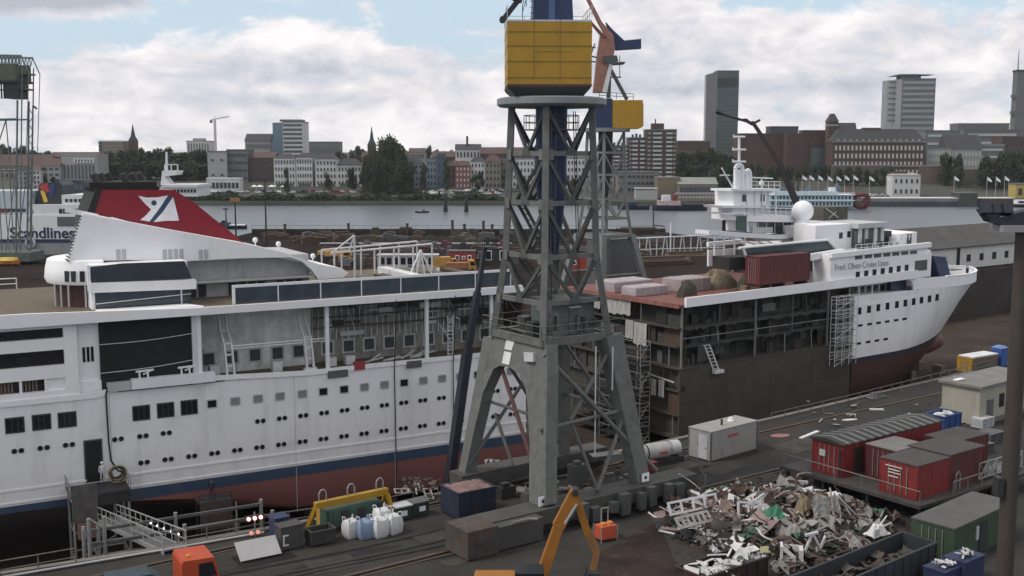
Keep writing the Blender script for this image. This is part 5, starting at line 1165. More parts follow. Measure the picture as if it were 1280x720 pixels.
gw=thing('gangway','silver tube gangway sloping from the access tower to the quay','gangway',(0,0,0),0)
A=Vector(S.w(7.9,-3.9,-4.7)); Bq=Vector(onz(219,689,.12)); dd=(Bq-A); sd_=Vector((-dd.y,dd.x,0)).normalized()
for s_ in(-.75,.75):
    o=sd_*s_; g=MB(); g.beam(A+o,Bq+o,.12,.3); g.build('stringer',GALV,gw); g=MB(); up_=Vector((0,0,1.25)); g.tube(A+o+up_,Bq+o+up_,.055); g.tube(A+o+up_*.55,Bq+o+up_*.55,.035); g.build('handrail',GALV,gw)
    for i in range(13): g=MB(); p=A.lerp(Bq,i/12)+o; g.tube(p,p+up_+dd.normalized()*-.35,.04,n=5); g.build('baluster',GALV,gw)
g=MB(); g.beam(A+Vector((0,0,.12)),Bq+Vector((0,0,.12)),1.4,.06); g.build('treads',GREYD,gw)
g=MB()
for i in range(5): p=A.lerp(Bq,.55+i*.09)+sd_*.75+Vector((0,0,.8)); g.sphere(p,.07,8)
g.build('lamp_globe',mat('lamp_white',(.8,.8,.8),.3,emit=(1,.96,.9,1.4)),gw)
lo_=thing('landing_stage','grey steel landing frame in the dock below the gangway','landing',S.w(4.4,-19.5,-3.2),S.rz)
g=MB()
for z in(0,1.0,2.0): g.beam((0,0,z),(13,0,z),.18,.22); g.beam((0,3,z),(13,3,z),.18,.22)
g.build('beam',GREYD,lo_)
for x in(0,1.0,6.5,13): g=MB(); g.tube((x,0,-6.8),(x,0,3.9 if x<2 else 2.4),.14); g.tube((x,3,-6.8),(x,3,2.4),.14); g.build('post',GALV,lo_)
g=MB(); g.tube((0,0,3.9),(1.0,0,3.0),.08); g.tube((-.4,0,3.2),(1,0,0),.08); g.build('bracing',GALV,lo_)
# people
def person(label,loc,rz,m_top,m_leg,helmet,pose=0,h=1.76):
    k=h/1.76; J=[(0,0,.95),(0,0,1.2),(0,0,1.45),(0,0,1.52),(0,.01,1.66),(-.1,0,.9),(-.11,.02,.5),(-.11,.0,.08),(-.11,-.14,.04),(.1,0,.9),(.12,-.04,.5),(.12,.02,.08),(.12,-.12,.04),
       (-.2,0,1.42),(-.26,.02,1.15),(-.24,-.12,.93),(-.23,-.2,.88),(.2,0,1.42),(.27,-.02,1.15),(.24,-.2,1.02) if pose else (.25,-.1,.92),(.22,-.28,1.02) if pose else (.24,-.16,.86)]
    Ed=[(0,1),(1,2),(2,3),(3,4),(0,5),(5,6),(6,7),(7,8),(0,9),(9,10),(10,11),(11,12),(2,13),(13,14),(14,15),(15,16),(2,17),(17,18),(18,19),(19,20)]
    Rr=[.15,.14,.15,.06,.10,.1,.07,.05,.045,.1,.07,.05,.045,.075,.055,.042,.035,.075,.055,.042,.035]
    me=bpy.data.meshes.new('tmp'); me.from_pydata([tuple(c*k for c in p) for p in J],Ed,[]); o=bpy.data.objects.new('tmp',me); col.objects.link(o)
    md_=o.modifiers.new('s','SKIN'); 
    for i,r in enumerate(Rr): me.skin_vertices[0].data[i].radius=(r*k,r*k*.85)
    me.skin_vertices[0].data[0].use_root=True; ss=o.modifiers.new('u','SUBSURF'); ss.levels=1; ss.render_levels=1
    dg=bpy.context.evaluated_depsgraph_get(); m2=bpy.data.meshes.new_from_object(o.evaluated_get(dg)); bpy.data.objects.remove(o); bpy.data.meshes.remove(me)
    SK=mat('skin',(.42,.27,.20),.6,var=.05)
    for x in(m_leg,m_top,SK): m2.materials.append(x)
    for p in m2.polygons:
        z=p.center.z/k; x=abs(p.center.x)/k
        p.material_index=2 if z>1.53 or (x>.2 and z<.92 and z>.8) else (1 if z>.93 or x>.19 else 0); p.use_smooth=True
    m2.name='person'; o=bpy.data.objects.new('person',m2); col.objects.link(o); o.location=loc; o.rotation_euler=(0,0,rz); tag(o,label,'person')
    if helmet:
        g=MB(); g.lathe([(.155,0),(.125,.02),(.12,.07),(.08,.13),(.01,.15)],(0,-.0,1.70*k),14); g.build('helmet',helmet,o,smooth=True)
    g=MB(); g.sphere((-.035,-.095,1.675*k),.014,6); g.sphere((.035,-.095,1.675*k),.014,6); g.build('eyes',BLK,o)
WCL=mat('white_overall',(.62,.62,.62),.8); DCL=mat('dark_overall',(.03,.032,.045),.85); OCL=mat('orange_jacket',(.45,.13,.03),.8)
person('person in white overalls and helmet standing in the open ship door',S.w(8.1,-.55,-2.33),S.rz,WCL,WCL,W)
# work platform with worker
wp=thing('work_platform','dark clad mast platform beside the hull near the dock edge lamps','work platform',S.w(15.7,-3.6,-10),S.rz)
g=MB()
for u in(0,2.6):
    for v in(0,1.6): g.tube((u,v,0),(u,v,5.3),.1)
for z in(1.2,2.6,4): g.tube((0,0,z),(2.6,0,z),.06); g.tube((0,0,z-1.2),(2.6,0,z),.05)
g.build('mast_frame',DARKST,wp); g=MB(); g.box(-.15,2.75,-.1,1.7,5.3,5.42); g.build('floor',DARKST,wp)
g=MB(); g.box(-.1,2.7,-.15,-.08,2.9,5.35); g.build('cladding',mat('maroon_boards',(.075,.055,.05),.85,var=.4,scale=2,streak=.5),wp); g=MB(); railing(g,[(-.1,0,5.42),(2.7,0,5.42)],.7,1.3,.04); g.build('guard_rail',DARKST,wp)
g=MB(); g.tube((3.0,-.4,0),(3.0,-.4,5.2),.07); g.build('side_pole',GALV,wp)
person('person in dark work clothes bending at the rail of the mast platform',S.w(16.9,-2.7,-4.58),S.rz+R(150),DCL,DCL,DCL,1)
# signal lamps on the railing
sp_=at(319,671); sl_=thing('signal_lamp','dock signal post with three bright red-white lamps on the railing','signal lamp',sp_,R(30))
g=MB(); g.tube((0,0,0),(0,0,1.75),.05); g.build('post',GALV,sl_); g=MB(); g.box(-.62,.62,.02,.18,1.1,1.5); g.build('housing',DARKST,sl_)
LMP=mat('lamp_redwhite',(.9,.5,.45),.3,emit=(1,.36,.28,4.5))
for x in(-.42,0,.42): g=MB(); g.tube((x,.02,1.32),(x,-.08,1.32),.12,n=12); g.build('lamp',LMP,sl_)
for x in(-.25,.2): g=MB(); g.tube((x,.05,.3),(x,-.05,.3),.14,n=12); g.build('lower_lamp',mat('lamp_dim',(.5,.2,.18),.3,emit=(1,.4,.3,.5)),sl_)
# white container and its neighbours
WC=mat('container_white',(.30,.295,.28),.55,var=.08,streak=.28,rust=.06)
wc=thing('container','white cabin container with red marking standing alone on the quay','container',at(888,578),R(40)); g=MB(); L_,D_,H_=6.3,2.45,2.55
g.box(0,L_,0,D_,.1,H_); g.build('body',WC,wc); g=MB()
for x in(0,L_-.12):
    for y in(-.03,D_-.09): g.box(x-.02,x+.14,y,y+.12,0,H_+.03)
g.build('corner_post',GREYD,wc); g=MB(); g.box(-.04,L_+.04,-.04,D_+.04,H_,H_+.08); g.build('roof',mat('roof_pale',(.27,.265,.245),.7,var=.15,streak=.2),wc)
g=MB(); g.box(-.05,0,.35,1.3,.15,2.2); dr=g.build('door',GREYW,wc); g=MB(); g.box(-.09,-.05,.45,.53,1.05,1.2); g.build('handle',DARKST,dr)
g=MB()
for i in range(5): g.prism([(2.2+i*.3,1.72+.01*i),(2.45+i*.3,1.74),(2.5+i*.3,2.0),(2.25+i*.3,1.98)],'y',-.02,0)
g.build('red_marking',mat('mark_red',(.42,.07,.07),.6),wc)
g=MB(); g.lathe([(.3,0),(.3,.12),(.05,.3)],(4.2,1.3,H_+.08),12); g.tube((4.2,1.3,H_+.3),(4.2,1.3,H_+.42),.2); g.build('roof_vent',W,wc); g=MB(); g.tube((2.6,1.0,H_+.08),(2.6,1.0,H_+.6),.1); g.build('roof_pipe',RUSTY,wc)
wt=thing('spray_tank','white tank with red marking and grey drum behind the right crane foot','tank',at(818,584),R(28)); g=MB(); g.tube((-.9,.8,1.1),(1.8,.8,1.1),.68,n=20); g.build('tank',mat('tank_white',(.36,.36,.355),.6,var=.2,streak=.4),wt,smooth=True); g=MB(); g.tube((2.2,.9,1.15),(3.0,.9,1.15),.62,n=18); g.build('drum',GREYW,wt,smooth=True)
g=MB(); g.lathe([(.69,0),(.70,.0),(.70,.12),(.69,.12)],(0,0,0),20); g.v=[(v[2]-.5,0.8+v[0],1.1+v[1]) for v in g.v]; g.build('band',BLK,wt); g=MB(); g.box(.6,1.4,.09,.3,.98,1.18); g.build('red_marking',mat('mark_red',(.42,.07,.07),.6),wt); g=MB(); g.box(-1,3.2,.2,1.4,0,.5); g.build('cradle',DARKST,wt)
box_thing('toolbox','small red crate at the right crane foot, below the white tank','crate',809,592,30,1.0,.7,.75,RED)
for i,(px,py,L,rz,label) in enumerate(((702,578,3.0,10,'flat grey steel plate lying under the crane, nearest the left leg'),(742,572,2.6,24,'pale sheet lying on the rear crane sill'),(655,606,4.2,36,'bent pale pipe on the ground behind the front crane leg'),(640,655,1.8,30,'short silver bar lying on the front crane sill'))):
    t=thing('steel_plate' if i<2 else 'pipe',label,'plate' if i<2 else 'pipe',at(px,py,1.85 if i in(1,3) else .05),R(rz)); g=MB()
    if i<2: g.bx((L/2,.4,.06),(L,.9,.05),0,R(4))
    else: g.tube((0,0,.08),(L*.7,.1,.1),.09); g.tube((L*.7,.1,.1),(L,-.3,.12),.09)
    g.build('sheet' if i<2 else 'tube',SG_,t)
rb=thing('pump_unit','small orange red pump unit on legs in front of the crane sill','pump',at(752,679),R(30)); g=MB(); g.box(0,1.25,0,.9,.18,1.05); g.build('body',mat('pump_orange',(.46,.085,.045),.5,var=.15),rb); g=MB(); g.box(.2,.5,.2,.5,1.05,1.25); g.box(.75,1.05,.2,.5,1.05,1.25); g.build('lamp_cap',mat('cap_amber',(.62,.25,.06),.5),rb)
g=MB()
for x,y in((-.05,-.05),(1.25,-.05),(-.05,.9),(1.25,.9)): g.tube((x,y,0),(x,y,1.1),.04)
g.tube((.65,1.0,0),(.65,1.0,2.0),.05); g.tube((1.2,1.0,0),(1.2,1.0,2.05),.05); g.tube((.65,1,2.0),(1.2,1,2.0),.04); g.build('frame',GALV,rb)
# red container compound on its raised stage
K=Fr(onz(1014,592,1.4),54)
sg=thing('raised_stage','dark raised steel stage with railing carrying the red containers','stage',(K.O[0],K.O[1],0),K.rz)
g=MB(); g.box(-.2,15.2,-9.6,2.9,1.15,1.4); g.build('floor',mat('stage_grey',(.05,.048,.045),.8,var=.3,rust=.2),sg); g=MB()
for u in(.2,5,9.4,14.8):
    for v in(-9.3,-5,-1,2.4): g.tube((u,v,0),(u,v,1.15),.14)
g.build('leg',DARKST,sg); g=MB(); railing(g,[(-.1,2.6,1.4),(-.1,-9.5,1.4)],1.0,2.4,.045,(1,)); railing(g,[(4,-9.5,1.4),(9.5,-9.5,1.4)],1.0,1.8,.045,(1,)); g.build('railing',RPAINT,sg)
def red_box(name,label,u,v,L,D,H,m,roofm,door=False):
    t=thing(name,label,'container',K.w(u,v,1.41),K.rz,'red containers on the raised stage'); corrug(L,D,H,m,t); g=MB(); g.box(-.05,L+.05,-.08,D+.08,H+.01,H+.09); g.build('roof',roofm,t); return t
RED2=mat('container_red_dark',(.095,.023,.022),.6,var=.25,streak=.5,rust=.15); ROOFD=mat('roof_dark_grey',(.055,.05,.047),.8,var=.3,rust=.15); ROOFL=mat('roof_light_grey',(.16,.155,.145),.75,var=.2,streak=.2)
lr=thing('site_shed','long red shed with dark and pale striped roof on the raised stage','shed',K.w(.9,-2.1,1.41),K.rz); corrug(12.9,2.75,2.5,RED,lr)
g=MB(); g.loft([[(-.15,-.2,2.52),(-.15,-.2,2.62),(-.15,1.4,2.86),(-.15,2.95,2.62),(-.15,2.95,2.52)],[(13.05,-.2,2.52),(13.05,-.2,2.62),(13.05,1.4,2.86),(13.05,2.95,2.62),(13.05,2.95,2.52)]],close=True); rf=g.build('roof',mat('roof_bitumen',(.035,.035,.035),.7),lr)
for i in range(13): g=MB(); x=.35+i*.97; g.loft([[(x,-.22,2.55),(x,-.22,2.66),(x,1.4,2.90),(x,2.97,2.66),(x,2.97,2.55)],[(x+.34,-.22,2.55),(x+.34,-.22,2.66),(x+.34,1.4,2.90),(x+.34,2.97,2.66),(x+.34,2.97,2.55)]],close=True); g.build('roof_strip',mat('strip_pale',(.145,.145,.14),.7,var=.15),rf)
g=MB(); g.box(-.09,-.04,1.5,2.05,1.35,1.85); g.build('window',GREYW,lr); g=MB(); g.box(1.5,2.4,-.1,-.03,.15,2.1); g.build('door',DARKST,lr); g=MB(); g.box(-.09,-.05,.05,.25,.1,2.2); g.build('door',DARKST,lr)
t=red_box('container','bright red container with white lettering on its end, nearest the scrap heap',.6,-8.7,4.0,3.0,2.45,RED,ROOFD); g=MB()
for i,(w,z) in enumerate(((1.3,2.05),(.9,1.8),(1.0,1.58),(.8,1.3))): g.box(-.07,-.045,2.45-w-.2*(i>0),2.55-.25*(i>0),z,z+.07)
g.build('lettering',mat('letter_white',(.6,.58,.56),.6),t)
red_box('container','red container with pale grey roof in the middle of the raised stage',2.9,-5.4,3.6,2.6,2.45,RED2,ROOFL); 
t=red_box('container','dark red container at the right end of the stage beside the walkway',4.75,-8.6,4.6,3.4,2.55,RED2,ROOFD); g=MB(); g.path([(.5,-.3,0),(.5,-.3,1.1),(.75,-.3,1.35),(1.0,-.3,1.1),(1.0,-.3,0)],.05,6); g.build('hoop',GALV,t)
red_box('container','low dark red container behind the pale roofed one near the blue skip',9.6,-6.0,4.6,2.6,2.2,RED2,ROOFD)
# walkway with lattice rail right of the containers
wk=thing('walkway','grey steel walkway with lattice railing right of the red containers','walkway',at(1222,625),R(36)); g=MB(); g.box(0,6,0,1.6,1.5,1.62); g.build('deck',GREYD,wk); g=MB(); railing(g,[(0,0,1.62),(6,0,1.62)],1.2,1.2,.045,(1,.02)); 
for i in range(5): g.tube((i*1.2,0,1.65),(i*1.2+1.2,0,2.8),.035); g.tube((i*1.2,0,2.8),(i*1.2+1.2,0,1.65),.035)
for x in(.2,5.8): g.tube((x,.2,0),(x,.2,1.5),.08); g.tube((x,1.4,0),(x,1.4,1.5),.08)
g.build('railing',GALV,wk)
# small white building
wbm=thing('dock_office','small flat roofed cream building with grey door on the quay','building',at(1223,533),R(38))
CRM=mat('cream_render',(.33,.31,.26),.8,var=.1,streak=.4); WHR=mat('white_render',(.40,.40,.39),.8,var=.1,streak=.4)
g=MB(); g.box(0,10.5,0,3.9,0,3.65); g.build('wall',CRM,wbm); g=MB(); g.box(-.3,10.8,-.3,4.2,3.65,3.9); g.build('roof',mat('roof_felt',(.17,.165,.155),.85,var=.25,streak=.2),wbm)
g=MB(); g.box(1.35,2.5,-.06,0,0,2.35); g.build('door',GREYD,wbm); g=MB(); g.box(3.6,4.5,-.06,0,1.35,2.7); wf=g.build('window',RUSTY,wbm); g=MB(); g.box(3.7,4.4,-.09,-.06,1.45,2.6); g.build('pane',DGL,wf)
g=MB(); g.tube((6.4,-.12,0),(6.4,-.12,3.6),.07); g.tube((7.6,-.12,0),(7.6,-.12,3.6),.07); g.build('downpipe',GREYW,wbm); g=MB(); g.box(.3,1.6,2.5,3.0,3.95,4.05); g.build('roof_lamp',W,wbm)
g=MB(); g.box(.02,10.48,-.03,0,0,.5); g.build('plinth',CONC,wbm)
yc=thing('container','yellow ended container with pale roof behind the cream building','container',at(1213,466),R(33)); corrug(5.2,1.8,1.7,YEL,yc); g=MB(); g.box(.3,5.25,-.1,1.9,1.72,1.85); g.build('roof',W2,yc); g=MB(); g.box(.5,5.1,-.12,-.06,.3,1.6); g.build('side_cover',mat('tarp_brown',(.12,.10,.08),.85,var=.3),yc)
tb=thing('portable_toilet','blue portable toilet cabin beside the yellow container','portable toilet',at(1251,460),R(36)); g=MB(); g.box(0,1.35,0,1.35,.1,2.35); g.build('cabin',mat('toilet_blue',(.03,.075,.25),.5,var=.12),tb); g=MB(); g.loft([[(-.05,-.05,2.35),(1.4,-.05,2.35),(1.4,1.4,2.35),(-.05,1.4,2.35)],[(.25,.25,2.6),(1.1,.25,2.6),(1.1,1.1,2.6),(.25,1.1,2.6)]],close=True); g.build('roof',mat('toilet_roof',(.12,.2,.4),.5),tb); g=MB(); g.box(.2,1.15,-.04,0,.2,2.1); g.build('door',mat('toilet_door',(.045,.1,.3),.5),tb)
sk=thing('skip','blue skip filled with pale rubbish in front of the cream building','skip',at(1179,548),R(38)); open_bin(sk,2.9,1.9,1.9,mat('skip_blue',(.018,.055,.18),.55,var=.2,streak=.25)); g=MB()
for i in range(12): g.bx((.4+rnd.random()*2.1,.4+rnd.random()*1.1,1.75+rnd.random()*.35),(.5+rnd.random()*.6,.3,.12),rnd.random()*3,rnd.random()*.6)
g.build('rubbish',[W2],sk)
# green container at the lower right
GC=mat('container_green',(.038,.068,.037),.6,var=.22,streak=.35,rust=.08)
gc=thing('container','green container with grey roof at the lower right beside the dark skip','container',at(1190,707),R(41)); corrug(8.2,2.8,2.35,GC,gc); g=MB(); g.box(-.06,8.26,-.1,2.9,2.36,2.46); g.build('roof',mat('roof_grey_green',(.085,.085,.08),.8,var=.25,streak=.2),gc); g=MB(); g.box(2.9,3.2,-.12,-.04,1.0,1.9); g.build('notice_board',GREYW,gc); g=MB(); g.box(3.4,4.4,-.1,-.04,.1,2.0); g.build('door',DARKST,gc)
SW=mat('scrap_white',(.56,.55,.55),.6,var=.15,streak=.3,scale=1.5); SG=mat('scrap_grey',(.27,.262,.245),.7,var=.3,scale=1.5,rust=.1); SP=mat('scrap_pinkish',(.23,.17,.155),.75,var=.3,rust=.15); SB=mat('scrap_brown',(.075,.05,.038),.8,var=.4,rust=.3)
def scrap_piece(g,x,y,z,s,kind,rz,rx,ry):
    Mx=Matrix.Translation((x,y,z))@Matrix.Rotation(rz,4,'Z')@Matrix.Rotation(rx,4,'X')@Matrix.Rotation(ry,4,'Y'); b=len(g.v)
    if kind==0: g.bx((0,0,0),(s,.12,.10))                                  # bar
    elif kind==1: g.bx((0,0,0),(s*.6,s*.4,.04))                             # sheet
    elif kind==2:                                                          # frame
        for q in(-1,1): g.bx((0,q*s*.25,0),(s,.09,.09)); g.bx((q*s*.46,0,0),(.09,s*.5-.09,.09))
        g.bx((0,0,0),(.08,s*.5-.09,.08))
    elif kind==3: g.tube((-s/2,0,0),(s/2,0,.1*s),.05,n=6)
    elif kind==4: g.bx((0,0,0),(s*.8,.1,.22)); g.bx((s*.36,.25,0),(.1,.5,.22))   # angle
    elif kind==6:                                                          # bent pipe tangle
        q=[Vector((0,0,0))]; dv=Vector((rnd.gauss(0,1),rnd.gauss(0,1),.05)).normalized()
        for _ in range(5): dv=(dv+Vector((rnd.gauss(0,.7),rnd.gauss(0,.7),rnd.gauss(0,.22)-dv.z*.4))).normalized(); q.append(q[-1]+dv*s*.45)
        g.path([Vector((v.x*.7,v.y*.7,min(v.z,.5))) for v in q],.035+.03*rnd.random(),5)
    elif kind==7:                                                          # large bent sheet
        n=6; r1,r2=rnd.uniform(-1,1),rnd.uniform(-1,1); g.loft([[(s*(i/n-.5),s*(j/n-.5)*.55,.35*s*((i/n-.5)**2*r1*3+(j/n-.5)*r2)+.05*rnd.random()) for i in range(n+1)] for j in range(n+1)],cap=False)
    else:                                                                  # crumpled plate
        n=5; g.loft([[(s*(i/n-.5)*.8,s*(j/n-.5)*.6,.16*s*math.sin(i*2.3+j*1.7+x)) for i in range(n+1)] for j in range(n+1)],cap=False)
    g.v[b:]=[tuple(Mx@Vector(v)) for v in g.v[b:]]
# long dark open skip and the white scrap skip
DS=mat('dark_slate_skip',(.03,.036,.043),.65,var=.25,streak=.4,rust=.1)
p0,p1=onz(985,722,1.75),onz(1140,660,1.75); an=math.atan2(p1[1]-p0[1],p1[0]-p0[0]); LL=math.hypot(p1[0]-p0[0],p1[1]-p0[1])
ls=thing('scrap_container','long dark slate open container in front of the scrap heap','scrap container',(p0[0]-1.5*math.cos(an)+2.4*math.sin(an),p0[1]-1.5*math.sin(an)-2.4*math.cos(an),0),an); open_bin(ls,LL+.3,2.4,1.65,DS)
g=MB()
pass
g=MB()
for i in range(120): scrap_piece(g,.4+rnd.random()*(LL-.4),.3+rnd.random()*1.8,.5+rnd.random()*.6,.4+rnd.random()*.9,rnd.choice((0,1,3,5,5,7)),rnd.random()*3,rnd.random()*.6-.3,rnd.random()*.6-.3)
tag(g.build('scrap_fill',mat('scrap_mixed_dark',(.075,.068,.06),.85,var=.6,scale=1.5,rust=.35),ls),kind='stuff')
p0=onz(880,722,1.5); ws=thing('scrap_container','dark maroon open container heaped with white painted scrap','scrap container',(p0[0],p0[1],0),R(37)); open_bin(ws,5.6,2.2,1.4,mat('maroon_dark',(.035,.022,.022),.7,var=.3,rust=.2))
g=MB()
for i in range(70):
    x=.3+rnd.random()*5.0; scrap_piece(g,x,.3+rnd.random()*1.6,1.05+rnd.random()*.75*(.4+x/6),.5+rnd.random()*1.1,rnd.choice((0,1,1,3,4,5,5)),rnd.random()*3.1,rnd.random()*.8-.4,rnd.random()*.8-.4)
tag(g.build('white_scrap',SW,ws),kind='stuff')
# scrap heap
hx=[onz(*p) for p in((822,648),(850,630),(905,616),(960,611),(1010,612),(1060,632),(1125,655),(1120,675),(1040,712),(985,728),(950,700),(880,690),(838,668))]
cx=sum(p[0] for p in hx)/len(hx); cy=sum(p[1] for p in hx)/len(hx)
def inside(x,y):
    c=False
    for (x1,y1,_),(x2,y2,_) in zip(hx,hx[1:]+hx[:1]):
        if (y1>y)!=(y2>y) and x<(x2-x1)*(y-y1)/(y2-y1)+x1: c=not c
    return c
def edist(x,y):
    m_=9
    for (x1,y1,_),(x2,y2,_) in zip(hx,hx[1:]+hx[:1]):
        t=max(0,min(1,((x-x1)*(x2-x1)+(y-y1)*(y2-y1))/((x2-x1)**2+(y2-y1)**2))); m_=min(m_,math.hypot(x-x1-t*(x2-x1),y-y1-t*(y2-y1)))
    return m_
def hz(x,y): return min(1.05,.36*edist(x,y))+.18*math.sin(x*1.9)*math.cos(y*2.3) if inside(x,y) else 0
g=MB(); N_=34; x0=min(p[0] for p in hx); x1=max(p[0] for p in hx); y0=min(p[1] for p in hx); y1=max(p[1] for p in hx)
g.loft([[(x0+(x1-x0)*i/N_,y0+(y1-y0)*j/N_,max(-.05,hz(x0+(x1-x0)*i/N_,y0+(y1-y0)*j/N_)-.02+.1*rnd.random())) for i in range(N_+1)] for j in range(N_+1)],cap=False); g.k=0
n=0
while n<1050:
    x,y=x0+(x1-x0)*rnd.random(),y0+(y1-y0)*rnd.random()
    if not inside(x,y): continue
    pxx=(x-x0)/(x1-x0); w=rnd.random()
    left=pxx<.45
    g.k=(1 if w<.15 else 2 if w<.30 else 3 if w<.44 else 4 if w<.76 else 6 if w<.80 else 5) if left else (1 if w<.05 else 2 if w<.33 else 3 if w<.40 else 4 if w<.74 else 6 if w<.80 else 5)
    scrap_piece(g,x,y,hz(x,y)+rnd.random()*.25,(.5+rnd.random()**1.6*2.1)*(1 if n%3 else .6),rnd.choice((0,0,1,3,4,5,5,6,6,6,7,7,2)),rnd.random()*3.1,rnd.random()*1.1-.5,rnd.random()*1.1-.5); n+=1
tag(g.build('scrap_heap',[mat('heap_dirt',(.035,.03,.026),.95,var=.5,scale=2),SW,SG,SP,SB,DARKST,mat('scrap_green',(.05,.12,.075),.7,var=.3)]),'loose heap of torn white, grey and brown ship scrap on the quay','scrap heap',kind='stuff')
def scrap_thing(name,label,cat,px,py,z,fn,m,rz=0,rx=0,ry=0):
    p=onz(px,py,z+.25); t=thing(name,label,cat,p,R(rz)); g=MB(); fn(g); Mx=Matrix.Rotation(R(rx),4,'X')@Matrix.Rotation(R(ry),4,'Y'); g.v=[tuple(Mx@Vector(v)) for v in g.v]; g.build('sheet_metal',m,t); return t
def frame_fn(L,H,n,t=.11):
    def f(g):
        g.box(0,L,-.05,.05,0,t); g.box(0,L,-.05,.05,H-t,H)
        for i in range(n+1): x=(L-t)*i/n; g.box(x,x+t,-.05,.05,t,H-t)
    return f
scrap_thing('window_frame','long white window frame lying on the left of the scrap heap','window frame',838,645,.9,frame_fn(4.3,.95,4,.16),SW,30,-25)
scrap_thing('window_frame','white window frame standing near the green crate in the scrap heap','window frame',922,645,1.1,frame_fn(1.7,1.0,2,.13),SW,20,-18,8)
scrap_thing('window_frame','small white window frame tilted beside another left of the green crate','window frame',938,640,1.2,frame_fn(1.5,.9,1,.13),SW,50,15,-8)
scrap_thing('wall_panel','grey white panel with slots low on the left of the scrap heap','panel',850,662,.8,frame_fn(3.0,.9,6,.2),SG,33,-45)
scrap_thing('white_sheet','white square sheet on the far edge of the scrap heap by the rail','sheet',918,608,.35,lambda g:g.box(0,1.1,-.7,.4,0,.05),SW,40,8,6)
scrap_thing('bracket_frame','pinkish white angled bracket frame at the top of the scrap heap','bracket',970,615,.5,lambda g:(g.beam((0,0,.1),(.9,.2,.75),.3,.16),g.beam((.9,.2,.75),(2.6,.1,.55),.16,.2),g.beam((.8,.2,.7),(.8,.2,0),.14),g.beam((2.5,.1,.55),(2.5,.1,.05),.14)),SW,12)
def crumple(w,d,h,seed):
    def f(g):
        n=7; r_=random.Random(seed); g.loft([[(w*(i/n-.5),d*(j/n-.5),h*math.sin(math.pi*i/n)*math.sin(math.pi*j/n)*(.7+.5*r_.random())+.12*r_.random()) for i in range(n+1)] for j in range(n+1)],cap=False)
    return f
scrap_thing('green_cover','crumpled bright green cover in the middle of the scrap heap','cover',966,648,.9,crumple(2.2,1.5,.85,3),mat('bright_green',(.035,.16,.085),.6,var=.25),20)
scrap_thing('green_cover','dull green torn cover low in front of the bright green one','cover',938,668,.5,crumple(2.0,1.1,.5,5),mat('dull_green',(.07,.14,.10),.7,var=.3),35)
scrap_thing('tan_sheet','crumpled tan brown sheet standing on top of the scrap heap','sheet',1004,640,.9,crumple(1.8,1.3,1.25,8),mat('tan_sheet',(.20,.155,.105),.8,var=.3,rust=.15),60)
scrap_thing('rust_sheet','orange brown rusted sheet at the far side of the scrap heap','sheet',962,622,.6,crumple(1.9,1.2,.7,11),mat('orange_rust',(.22,.085,.04),.85,var=.35),25)
scrap_thing('olive_sheet','pale olive board lying flat at the front of the scrap heap','board',968,688,.35,lambda g:g.box(-.9,.7,-.4,.4,0,.08),mat('olive_pale',(.28,.27,.16),.8,var=.2),-15,10,-6)
scrap_thing('bracket_frame','white and violet bracket block standing before the long dark skip','bracket',975,705,.1,lambda g:(g.box(0,.16,-.1,.9,0,1.15),g.box(1.15,1.4,-.1,.9,0,1.0),g.beam((.1,0,1.1),(1.2,0,.2),.2,.2),g.box(0,1.4,.85,.92,0,1.0)),SW,-12)
scrap_thing('bracket_frame','small white triangular bracket beside the rim of the long dark skip','bracket',1006,690,.6,lambda g:(g.beam((0,0,0),(.5,0,1.2),.13),g.beam((.5,0,1.2),(1.1,0,.15),.13),g.beam((0,0,1.1),(.9,0,1.2),.15),g.beam((1.1,0,.15),(1.5,.1,.9),.13)),SW,15)
scrap_thing('torn_panel','tall torn grey panel with bent struts at the right of the scrap heap','panel',1020,650,1.1,lambda g:(g.loft([[(i*.45,.12*math.sin(i*2+j),j*.38+.25*math.sin(i*1.3)) for i in range(6)] for j in range(5)],cap=False),g.beam((1.2,-.4,-.6),(1.9,.1,1.9),.12),g.beam((2.2,-.2,1.2),(3.4,-.3,-.3),.14),g.beam((2.4,0,1.3),(3.0,-.4,-.6),.1)),SG,28,-20)
scrap_thing('torn_panel','white crumpled panel on the rim at the right end of the scrap heap','panel',1096,668,1.0,lambda g:(crumple(1.6,1.0,.7,21)(g),g.beam((.5,.2,.4),(1.4,.3,.9),.07),g.beam((.5,.1,.3),(1.5,.0,.5),.07),g.beam((-.6,-.4,0),(-.6,-.4,.6),.5,.1)),SW,35)
scrap_thing('torn_panel','pale crumpled sheet right of the green cover in the scrap heap','panel',992,668,.8,crumple(1.3,.9,.7,31),SG,10)
scrap_thing('plank','brownish board lying alone on the dirt left of the scrap heap','board',826,660,.02,lambda g:g.box(0,1.6,-.25,.25,0,.07),SP,-20)
